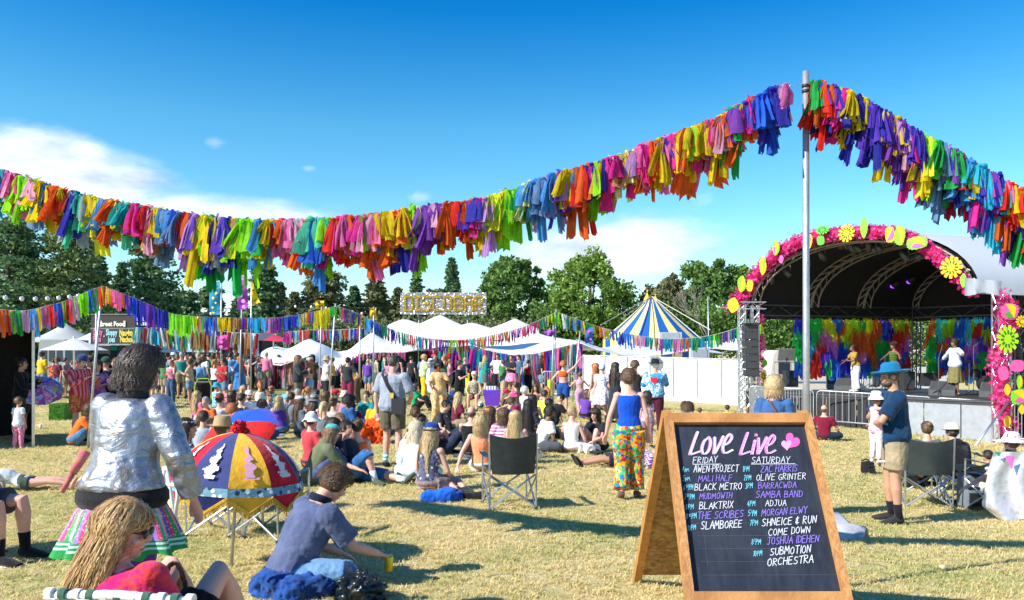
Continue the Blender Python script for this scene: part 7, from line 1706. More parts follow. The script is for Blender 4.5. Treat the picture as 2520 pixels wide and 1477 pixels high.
# ================================================================== THE PEOPLE OF THE FIELD
NV,BK,WT,KH='1c2440','17171a','e8e8e6','8a7a5c'
TEE=lambda*c:('tee',)+c
def S(u,vt,label,legs='cross',y=None,**k):
    """seated figure found by the top of its head in the photograph"""
    h=k.get('h',1.70);kid=k.get('kid',0);lean=radians(k.get('lean',0));J=pose(legs,'lap','lap',lean,0,radians(k.get('pitch',0)),kid,k.get('sex','f'))
    Hs=(J['h'].z+.125*(1.22 if kid else 1))*h/1.75+(.03 if k.get('hats')else 0)
    yy=y or 14.0
    if y is None:
        for _ in range(30):x=(u-U0)*yy/F;yy=.5*yy+.5*F*(EYE-gz(x,yy)-Hs)/(vt-V0)
    x=(u-U0)*yy/F;k.setdefault('al','lap');k.setdefault('ar','lap')
    return person(loc=(x,yy,gz(x,yy)),label=label,legs=legs,**k)
def T_(u,vf,label,**k):return person(u,vf,label,**k)
# ---------- foreground
def silver_jacket():
    def bd(t,vec,b):
        n=t.noise(vec,5,4,.6,.5);g=t.new('ShaderNodeTexVoronoi');t.link(vec,g.inputs['Vector']);g.inputs['Scale'].default_value=260;s=t.new('ShaderNodeSeparateColor');t.link(g.outputs['Color'],s.inputs[0])
        c=t.mix(t.mapr(n,.48,.68),(.36,.40,.48),(.27,.22,.17));return t.mix(t.math('MULTIPLY',s.outputs[0],.5),c,(.20,.20,.22))
    m=mat('crinkled silver foil fabric',build=bd,rough=.42,metal=.7);t=NT(m.node_tree);b=m.node_tree.nodes['Principled BSDF'];tc=t.new('ShaderNodeTexCoord')
    w1=t.new('ShaderNodeBump');w1.inputs['Strength'].default_value=.9;w1.inputs['Distance'].default_value=.03;t.link(t.noise(t.scalev(tc.outputs['Object'],(1,1,1.9)),5.0,4,.5,.9),w1.inputs['Height'])
    w2=t.new('ShaderNodeBump');w2.inputs['Strength'].default_value=.5;w2.inputs['Distance'].default_value=.004;t.link(t.noise(tc.outputs['Object'],170,2),w2.inputs['Height']);t.link(w1.outputs[0],w2.inputs['Normal']);t.link(w2.outputs[0],b.inputs['Normal']);return m
y=4.3;x=(302-U0)*y/F
def pleat_mat():
    def bd(t,vec,b):
        sp=t.new('ShaderNodeSeparateXYZ');t.link(vec,sp.inputs[0]);a=t.math('ARCTAN2',sp.outputs[1],sp.outputs[0]);k=t.math('FRACT',t.math('MULTIPLY',a,1.9))
        c=t.ramp(k,[(0,hexc('2f8f4a')),(.16,hexc('a87ac8')),(.30,hexc('d94a78')),(.42,hexc('4aa860')),(.55,hexc('c8a8d8')),(.68,hexc('e89060')),(.8,hexc('3a58b8')),(.9,hexc('c83868'))],'CONSTANT')
        v=t.new('ShaderNodeTexVoronoi');t.link(vec,v.inputs['Vector']);v.inputs['Scale'].default_value=62;c=t.mix(t.mapr(v.outputs['Distance'],.24,.34,.45,0),c,(.78,.76,.74))
        w=t.math('SINE',t.math('MULTIPLY',sp.outputs[2],260));bandc=t.mix(t.mapr(w,-.2,.3),hexc('1f8a4a'),hexc('b8d8cc'));c=t.mix(t.mapr(sp.outputs[2],.695,.70,1,0),c,bandc)
        return t.mix(t.mapr(sp.outputs[2],.640,.644,1,0),c,hexc('1c9040'))
    return mat('pleated patchwork cotton',build=bd,rough=.85,bump=.3,bs=40)
sw,J=person(loc=(x,y,gz(x,y)),label='woman in shiny silver jacket and pleated patchwork skirt standing with her back to us',face=8,h=1.74,sex='f',al='hold',ar=((.15,-.04,-.26),(.19,.06,-.50)),top=('jacket',silver_jacket()),bot=('leggings','5a2a9a'),hairs=('wavybob','salt'),yaw=28,pitch=12,shoes='402848',sk='pink',lean=10,lod=0)
ob('skirt',build_skirt(J,.29,.12,12,96,-.04,(.175,.135)),pleat_mat(),sw,True)
mb=MB();mb.lathe([(.232,-.01),(.250,.02),(.248,.065),(.232,.09)],40,(0,.0,.865),sy=.76);o=ob('waistband',mb,cloth('141416','stripe','1c1c20'),sw,True)
mb=MB();mb.lathe([(.072,.0),(.085,.02),(.083,.05),(.07,.06)],24,J['n']+Vector((0,0,-.03)),sy=.95);ob('collar',mb,cloth('2a2a2e'),sw,True)
mb=MB();mb.tube([P(212,1110,4.35)-Vector((0,0,0)),P(178,1165,4.3)],[.028,.022],10);mb.tube([P(178,1165,4.3),P(152,1212,4.28)],[.016,.013],10)
c0=P(212,1110,4.35);mb.xform(Matrix.Translation(-c0));tag(ob('folded_umbrella',mb,cloth('b8606c','stripe','b8705c'),None,True,c0),'rolled pink and orange umbrella with grey tip held at the silver jacket womans left','umbrella')
# seated woman with long highlighted hair
y=2.95;x=-1.43
sn,J=person(loc=(x,y,gz(x,y)+.07),label='seated woman with long highlighted hair and sunglasses at the bottom left in pink',legs='lounge',face=18,h=1.63,lean=6,yaw=66,pitch=12,side=-12,al='rest',ar=((.08,.10,-.26),(.10,.34,-.26)),top=('long','d8206a','tie','e8402c','c01868'),bot=('shorts','101216'),hairs=('long','highlight'),glasses=True,sk='pink',lod=0)
def lawn_chair():
    t=empty('lawn_chair',(-1.24,2.95,gz(-1.24,2.95)+.05),-radians(8),'white tube lawn chair with green webbing under the woman in pink','chair');wh=mat('white plastic tube',(.78,.78,.76),.3)
    fr=MB();fr.tube([(-.27,-.02,.30),(-.285,-.30,.72),(-.25,-.335,.80),(0,-.345,.815),(.25,-.335,.80),(.285,-.30,.72),(.27,-.02,.30)],.016,10);ob('back_frame',fr,wh,t,True)
    s=MB();s.tube([(-.27,-.05,.30),(-.27,.42,.32),(.27,.42,.32),(.27,-.05,.30)],.014,8);ob('seat_frame',s,wh,t,True)
    for(a,b)in(((-.27,.3,.32),(-.27,.36,0)),((.27,.3,.32),(.27,.36,0)),((-.27,-.05,.3),(-.27,-.2,0)),((.27,-.05,.3),(.27,-.2,0))):l=MB();l.tube([a,b],.013,8);ob('leg',l,wh,t,True)
    for k in range(9):
        q=-.24+k*.06;w=MB();w.box((q,-.21,.56),(.045,.004,.56),Matrix.Rotation(radians(32),3,'X'));ob('webbing',w,cloth('3c5e4c')if k%2 else cloth('dcdcd4'),t)
    for k in range(5):z=.4+k*.09;w=MB();w.box((0,-.045-(z-.3)*.62,z),(.52,.004,.045),Matrix.Rotation(radians(32),3,'X'));ob('webbing',w,cloth('dcdcd4')if k%2 else cloth('3c5e4c'),t)
    for k in range(11):q=-.25+k*.05;w=MB();w.tube([(q-.012,-.342,.81),(q+.012,-.342,.81)],.0185,10);ob('wrap',w,cloth('3c5e4c')if k%2 else cloth('dcdcd4'),t)
    for sx in(-1,1):a=MB();a.box((sx*.29,.12,.56),(.05,.42,.02));ob('armrest',a,wh,t);a=MB();a.tube([(sx*.285,.3,.56),(sx*.27,.3,.32)],.011,6);ob('arm_support',a,wh,t)
lawn_chair()
def basket():
    y=3.25;g=gp(438,y);t=empty('basket',g,0,'wicker basket with tall braided handle beside the woman in pink','basket');wk=mat('brown wicker',(.30,.12,.04),.7,var=.4,vs=60,bump=.8,bs=120)
    h=MB();top=P(428,1386,y)-g;n=24;pts=[Vector((top.x+.062*cos(pi*i/n),0,.42+(top.z-.42)*sin(pi*i/n)**.7))for i in range(n+1)]
    for ph in(0,2.1,4.2):h.tube([p+Vector((.006*cos(i*1.1+ph),.006*sin(i*1.1+ph),.004*sin(i+ph)))for i,p in enumerate(pts)],.006,6)
    ob('handle',h,wk,t,True);b=MB();b.lathe([(.0,0),(.13,0),(.17,.2),(.185,.42),(.17,.42),(.15,.1)],24);ob('bowl',b,wk,t,True)
basket()
# man in faded navy polo
nm,J=person(712,1450,'seated man with curly hair in faded navy polo shirt and ripped jean shorts',legs='cross',face=52,h=1.84,sex='m',lean=24,pitch=30,yaw=8,al='rest',ar=((.04,.20,-.20),(.0,.43,-.26)),top=('loose','5a6484','denim','434e70'),bot=('long_shorts','6c93b8','denim','4a7298'),hairs=('curly','brown'),sk='pink',shoes='4a4038',lod=0)
mb=MB();mb.lathe([(.066,0),(.082,.012),(.080,.05),(.068,.055)],24,J['n']+J['R']@Vector((0,0,-.01)),J['R']);ob('collar',mb,cloth('141c34'),nm,True)
w=nm.matrix_basis@(J['wR']+(J['wR']-J['eR']).normalized()*.09);mb=MB();mb.lathe([(0,-.06),(.03,-.06),(.033,-.05),(.033,.05),(.027,.06),(0,.06)],18);tag(ob('drink_can',mb,mat('yellow drink can',(.72,.50,.02),.3,.3),None,True,w+Vector((.01,-.01,-.05))),'yellow drink can held by the seated man in the navy polo','can')
mb=MB();K,A=J['kR'],J['aR']
for i in range(60):
    a=i*.9;c=K.lerp(A,.13)+Vector((cos(a)*.05,sin(a)*.05,sin(a*1.7)*.05));quad_leaf(mb,c,.010,random)
tag(ob('frayed_hem',mb,cloth('d8dce0'),nm),kind='stuff')
# legs at the left edge
lg,J=person(loc=(P(-95,0,6.6).x,6.6,gz(-4.5,6.6)),label='seated person cut by the left edge with bare shin and black trainer',legs='chair',face=98,h=1.78,sex='m',al='lap',ar='lap',top=('tee','50545c'),bot=('shorts','4a4e58','denim','33363e'),hairs=('short','brown'),shoes='14141c',socks='101014',sk='pink',lod=0,lean=-8)
camp_chair(Vector((P(-115,0,6.6).x,6.6,gz(-4.5,6.6))),98,'camp chair mostly outside the left edge of the picture',DG)
mb=MB();A,T=J['aR'],J['tR'];mb.tube([A+Vector((.0,-.07,-.062)),A.lerp(T,.5)+Vector((0,0,-.045)),T+Vector((0,.055,-.018))],[(.035,.012),(.05,.012),(.03,.012)],10,side=(1,0,0));ob('shoe_sole',mb,cloth('e0e0e4'),lg,True)
ly,J=person(136,1200,'child lying on the grass at the left with only bare pink legs showing',legs='out',face=82,h=1.25,kid=0,al='back',ar='back',lean=-70,top=('tee','c8ccd0'),bot=('hot','3c4a40'),hairs=('short','brown'),sk='pink',shoes=None);ly.location=(P(60,0,10.3).x,10.3,gz(-6,10.3)+.02)
# man with teal hat and baby
hm,J=person(2198,1286,'bearded man in teal brimmed hat, dark blue shirt and khaki shorts carrying a baby',face=276,h=1.83,sex='m',legs='stand',al=((.07,.20,-.25),(-.16,.20,-.30)),ar=((.06,.16,-.25),(-.18,.17,-.16)),top=('loose','0d3a5e','denim','0a2c48'),bot=('shorts','a8987c','denim','94866c'),hairs=('crop','cropgrey'),beard='dark',hats=('wide','0a6a94'),socks='14141c',shoes='2c2a2c',sk='tan',pitch=6,lod=0,fing=True)
def baby():
    y=hm.location.y-.02;h=.80;J=pose('stand',kid=1);sc=h/1.75;zt=EYE-(962-868)*y/F;z=zt-(J['h'].z+.125*1.22+.03)*h/1.56
    b,J2=person(loc=(P(2156,0,y).x,y,z),label='baby in white bucket hat held against the chest of the man in the teal hat',legs='stand',face=75,kid=1,h=h,top=('long','f0b8c4','spots','d890a4','f0d8dc'),bot=('trousers','e8dcdc','spots','c0a0b0','e8e0e0'),hairs=('short','lbrown'),hats=('bucket','ece8e8'),shoes='ece6e6',sk='pink',al='hold',ar='hold',lod=1)
baby()
# blue vest dancer
bt,J=person(1548,1226,'woman in royal blue racerback vest and bright floral harem trousers walking away',face=8,h=1.66,sex='f',legs='walk',al=((.10,-.02,-.28),(.15,.02,-.53)),ar=((.08,-.02,-.28),(.10,.10,-.52)),top=('tank','0a48b4'),bot=('wide','e89a20','jungle'),hairs=('curly','brown'),shoes='6a4c44',sk='pink',lod=0)
# man in grey T
gt,J=person(966,1150,'man in light grey T-shirt and khaki cargo shorts standing with black shoulder bag',face=14,h=1.80,sex='m',al=((.09,-.02,-.28),(.09,.04,-.54)),ar=((.12,.02,-.27),(.02,.20,-.36)),top=('loose','9aa2ae','denim','8a92a0'),bot=('shorts','6c6450','denim','5c5444'),hairs=('crop','cropgrey'),socks=('4aa8b0','stripe','d8e0e4'),shoes='22242a',sk='pink',lod=0,yaw=12,pitch=10)
mb=MB();mb.box((.165,-.16,.955),(.20,.10,.24));ob('shoulder_bag',mb,mat('black bag',(.015,.015,.018),.5),gt);mb=MB();mb.tube([(.12,-.17,1.06),(-.02,-.175,1.28),(-.11,-.14,1.45),(-.12,-.02,1.52)],[(.022,.004)]*4,8,side=(1,0,.5));ob('bag_strap',mb,BLACKC,gt,True);mb=MB();mb.box((.07,-.185,1.12),(.05,.02,.08));ob('strap_pad',mb,cloth('c8b030'),gt)
# blonde woman behind the chalkboard
bl,J=person(1905,1268,'woman with curly blond hair and denim blue top standing behind the chalkboard',face=22,h=1.64,top=('tee','3c6498','denim','30548a'),bot=('trousers','2c3448'),hairs=('wavybob','blond'),sk='pink',lod=0)
mb=MB();mb.tube([(.16,-.16,1.05),(.04,-.16,1.28),(-.06,-.12,1.44)],[(.012,.004)]*3,6,side=(1,0,0));ob('bag_strap',mb,cloth('6c4a34'),bl,True)
# blue hat woman and the pale haired one beside her
S(1052,1040,'woman with very long blond hair and round blue hat sitting on the grass',legs='sidesit',face=28,top=('tank','5a5c74','floral','c8c4cc','383a52'),bot=('shorts','8a7878','floral','b0a0a0','6c5c60'),hairs=('vlong','blond'),hats=('bowler','10408c'),sk='pink',lean=8,yaw=20,lod=1)
S(1012,1030,'pale haired person in a white shirt sitting left of the blue hat woman',face=15,top=('long','f0f0f0'),bot=('trousers','b8c8d0'),hairs=('long','pale'),sk='light',lean=16,y=11.2)
S(765,1036,'person in olive green jacket and teal cap sitting right behind the embroidered umbrella',face=62,legs='kneesup',al='knees',ar='knees',top=('hoodie','6c7458','denim','5c644a'),bot=('trousers','54648c','denim'),hairs=('long','lbrown'),hats=('cap','4ab0a8'),lean=26,y=10.9,lod=1)
S(800,1036,'dark haired woman raising a camera behind the olive jacket',face=70,legs='kneesup',al='camera',ar='camera',top=('tank','343844'),bot=('shorts','22242c'),hairs=('bob','dark'),sk='pink',lean=10,y=11.6,lod=1)
S(838,1042,'smiling woman in dark vest and denim shorts with one knee up facing us',face=150,legs='one',al='back',ar='rest',top=('tank','20222c'),bot=('shorts','3f78a8','denim','2c5c88'),hairs=('short','lbrown'),sk='pink',lean=-4,y=12.6,lod=1)
S(868,1050,'man in denim shorts stretching long bare legs towards the grey T-shirt man',face=118,legs='one',al='back',ar='rest',sex='m',top=('tee','1c2030'),bot=('long_shorts','2f68a0','denim','24548a'),hairs=('short','dark'),sk='pink',lean=-12,y=11.2,lod=1,shoes='4c5448',socks='c8d0d8')
S(546,1006,'person in a straw fedora sitting low just behind the embroidered umbrella',legs='low',face=20,sex='m',top=('tee','7890a8'),bot=('shorts','404858'),hairs=('crop','brown'),hats=('fedora','b0946c'),sk='pink',y=8.6,lod=1)
S(455,1000,'person in navy and white striped top and white headband beside the silver jacket',legs='low',face=60,top=('tee','e4e8ec','stripe','1c4868'),bot=('trousers','2c3c54'),hairs=('long','dark'),hats=('band','e8e8e8'),sk='pink',y=8.7,al='rest',ar='rest',yaw=20)
S(596,1018,'person with red patterned headscarf sitting right of the straw fedora',face=15,top=('tee','b82a30'),bot=('trousers','30343c'),hairs=('short','brown'),hats=('scarf','b01c2c','floral','d85058','801020'),y=9.4)
# ---------- left side group
T_(45,1104,'toddler in white T-shirt and pink patterned leggings with her back to us',face=5,kid=1,h=.98,top=('tee','dfe3ee'),bot=('trousers','d86a90','floral','e8d8e0','8ab0d8'),hairs=('short','lbrown'),shoes='e0a0b0',sk='pink',legs='stand')
T_(52,1090,'woman in black jumper standing in the dark gazebo holding a phone',face=80,h=1.72,al='hold',ar='front',top=('long','0e1116'),bot=('shorts','1c1a18','check','5a5244'),hairs=('bun','black'),sk='tan',legs='stand')
T_(196,1088,'man in red and white striped shirt and blue cap looking at his phone',face=112,sex='m',h=1.78,al='hold',ar='hold',top=('long','b83040','vstripe','d88088'),bot=('shorts','c8603a','tie','e09040','a03c40'),hairs=('short','brown'),hats=('cap','2c3c6c'),sk='pink',pitch=22)
S(182,972,'curly haired man in orange T-shirt and jeans crouching on the left',legs='kneesup',face=68,sex='m',al='knees',ar='knees',top=('tee','e06a18'),bot=('trousers','5a86ac','denim','3c6890'),hairs=('wavybob','brown'),sk='pink',lean=24,y=15.4)
T_(238,1078,'person in a teal and purple tie dye top behind the red striped man',face=120,h=1.66,al='hold',ar='fold',top=('hoodie','2aa8a8','tie','7a3ab0','d02870'),bot=('trousers','24304c'),hairs=('bob','dark'))
T_(262,1070,'person with dark green backwards cap leaning to someone behind the striped man',face=250,h=1.72,sex='m',al='hold',ar='hold',top=('tee','17181c'),bot=('trousers','24242c'),hairs=('short','lbrown'),hats=('beanie','2c4a44'),sk='pink')
T_(288,1068,'brown haired woman in black seen between the green cap and the silver jacket',face=265,h=1.72,al='hold',ar='chin',top=('tee','1a1a1e'),bot=('trousers','20222a'),hairs=('short','lbrown'),sk='pink')
T_(222,1062,'person in pale cap under the white parasol edge',face=200,h=1.74,top=('tee','6c4c50'),bot=('shorts','30343c'),hairs=('short','dark'),hats=('cap','705058'))
T_(352,1050,'man in white and navy shirt partly behind the grey haired silver jacket woman',face=230,h=1.75,sex='m',top=('tee','2c3040'),bot=('shorts','4c5058'),hairs=('short','dark'))
# seated pair on blue blanket etc.
S(610,958,'man in white T-shirt and cream cap sitting on the blue blanket',legs='cross',sex='m',face=150,top=('tee','eef0f4'),bot=('trousers','121316'),hairs=('short','dark'),hats=('cap','e4e0cc'),sk='pink',beard='dark',lean=10)
S(656,962,'person in patterned grey T-shirt with sunglasses, bare knees drawn up',legs='kneesup',sex='m',face=120,al='knees',ar='knees',top=('tee','c8c8d4','floral','2a2c34','a8a0b8'),bot=('shorts','2a2e3c'),hairs=('crop','brown'),sk='pink',lean=8,glasses=True)
S(668,950,'ginger haired child in teal top behind the man with sunglasses',face=200,top=('tee','127a78'),bot=('trousers','1c2c3c'),hairs=('bob','ginger'),h=1.45)
S(706,985,'toddler in magenta sitting by the feet of the long haired man',kid=1,h=.95,face=260,legs='out',top=('tee','e0288c'),bot=('shorts','9a4ab0'),hairs=('short','lbrown'),sk='pink',y=23)
S(572,990,'curly ginger haired person with a pink ribbon before the white T-shirt man',face=330,top=('tee','e82478'),bot=('trousers','383c48'),hairs=('curly','ginger'),hats=('band','f070a8'),lean=5)
S(540,968,'person in brown felt hat and pale grey vest in the left crowd',face=15,top=('tank','b8c0cc'),bot=('trousers','2c303c'),hairs=('short','dark'),hats=('fedora','6c4a38'),sk='pink')
S(598,948,'long blond haired woman in cream dress sitting behind the cream cap man',face=100,top=('tank','e8d8c4'),bot=('shorts','e0d0bc'),hairs=('vlong','blond'),sk='pink',yaw=20)
S(532,940,'person in pale blue shirt and teal sun hat in the left crowd',face=40,top=('tee','7ab8dc','floral','e8f0f4','4a90c0'),bot=('shorts','48505c'),hairs=('short','brown'),hats=('bucket','3a98a8'))
S(570,962,'dark haired sitter between the teal sun hat and the blond woman',face=20,top=('tee','584048'),bot=('trousers','24242c'),hairs=('bob','dark'))
S(568,944,'pink faced bald man sitting facing us in the left crowd',sex='m',face=175,top=('tee','d08890'),bot=('shorts','505868'),hairs=('bald','grey'),sk='pink')
S(500,1010,'person with dark hair partly behind the red and blue umbrella',face=350,top=('tee','a0a8b4'),bot=('trousers','2c2c34'),hairs=('short','dark'))
S(630,975,'small child with fair hair leaning by the white T-shirt man',kid=1,h=1.0,legs='cross',face=120,top=('tee','d8e0e8'),bot=('shorts','3868a8'),hairs=('short','blond'),y=18.5)
# standing trio
T_(733,1013,'long haired man in charcoal jacket and camouflage trousers left of the middle pole',face=85,sex='m',h=1.76,al='hold',ar='hold',top=('jacket','2e3238'),bot=('trousers','6c6a54','camo','4c4e3c','8a8468'),hairs=('long','lbrown'),sk='pink')
T_(762,1012,'orange haired woman in pale cap, black top and light denim shorts',face=262,h=1.66,al='drink',ar='hold',top=('crop','15171c'),bot=('shorts','9cbcd0','denim','7ca0bc'),hairs=('long','ginger'),hats=('cap','a8c0cc'),sk='pink')
T_(768,990,'dark haired woman standing behind the orange haired woman',face=170,h=1.78,top=('tee','3c4440'),bot=('trousers','24282c'),hairs=('bob','dark'))
T_(803,1000,'person in floppy straw hat and cream shirt by the middle pole',face=60,h=1.72,al='drink',ar='down',top=('loose','c0bab0'),bot=('trousers','1c1e24'),hairs=('short','lbrown'),hats=('bucket','a8987c'))
T_(818,985,'person drinking between the straw hat and the middle pole',face=270,h=1.66,al='chin',ar='chin',top=('tank','d8a838'),bot=('shorts','20242c'),hairs=('short','brown'),sk='pink')
T_(856,1008,'woman in charcoal T-shirt and maroon wide trousers with back turned',face=4,h=1.70,al='down',ar='hip',top=('tee','30343a'),bot=('wide','8a2a4c'),hairs=('bun','dark'))
T_(880,1000,'person bending forward in tan and orange cardigan before the dark tent',face=280,legs='bend',h=1.7,top=('jacket','a87830','tie','7a4c20','c89848'),bot=('trousers','5c4a3c'),hairs=('long','blond'))
S(890,985,'person in white red and blue shirt bending over with purple cap',legs='cross',face=200,lean=42,top=('jacket','d8dce4','patch','c83038','3c4c88'),bot=('trousers','3c4450'),hairs=('short','dark'),hats=('cap','3c3058'))
S(765,1012,'person wearing a black and white cow print bucket hat',face=40,top=('tee','c04048'),bot=('trousers','2a2c34'),hairs=('short','dark'),hats=('bucket','e8e8e8','patch','101010','e8e8e8'),sk='pink')
S(763,970,'bare shouldered person in grey striped bucket hat',face=30,top=('strap','3c4450'),bot=('trousers','404858'),hairs=('long','brown'),hats=('bucket','a8acac','stripe','6c7478'),sk='pink',lean=10)
S(849,974,'black haired person wrapped in a denim jacket',face=50,top=('jacket','2e64a0','denim','204c80'),bot=('trousers','1a2034'),hairs=('afro','black'),sk='dark',lean=8)
S(820,978,'brown haired woman with dark straps across grey vest',face=20,top=('tank','a8a49c'),bot=('shorts','3c3c44'),hairs=('bun','brown'),sk='pink')
S(797,988,'fair ponytailed woman in grey vest',face=12,top=('tank','6c747c'),bot=('trousers','2c3038'),hairs=('pony','blond'),sk='pink')
S(825,956,'sitter in a red cap in the middle crowd',face=100,top=('tee','384048'),bot=('trousers','22242c'),hairs=('short','dark'),hats=('cap','c01c30'))
S(848,960,'sitter in a pale pink floral hat behind the denim jacket',face=340,top=('tee','c89098'),bot=('trousers','30343c'),hairs=('short','brown'),hats=('bucket','e8b8b0','floral','d87080','f0e0d8'))
S(778,958,'dark haired sitter with sunglasses on his head behind the striped bucket hat',sex='m',face=30,top=('tee','2a4a50'),bot=('trousers','2a2c30'),hairs=('short','dark'))
S(800,962,'brown haired sitter in dark green behind the fair ponytail',face=20,top=('tee','1c5048'),bot=('trousers','2a2c30'),hairs=('bob','brown'))
S(738,996,'sitter in black straw trilby left of the cow print hat',face=60,top=('tee','5c6470'),bot=('trousers','30343c'),hairs=('long','brown'),hats=('beanie','b8c4c8'),y=17)
lump('orange_jacket',912,1092,.62,.34,.50,'bright orange jacket heaped over a bag behind the grey T-shirt man',cloth('ee5a10','denim','d84808'),'jacket',5,.02)
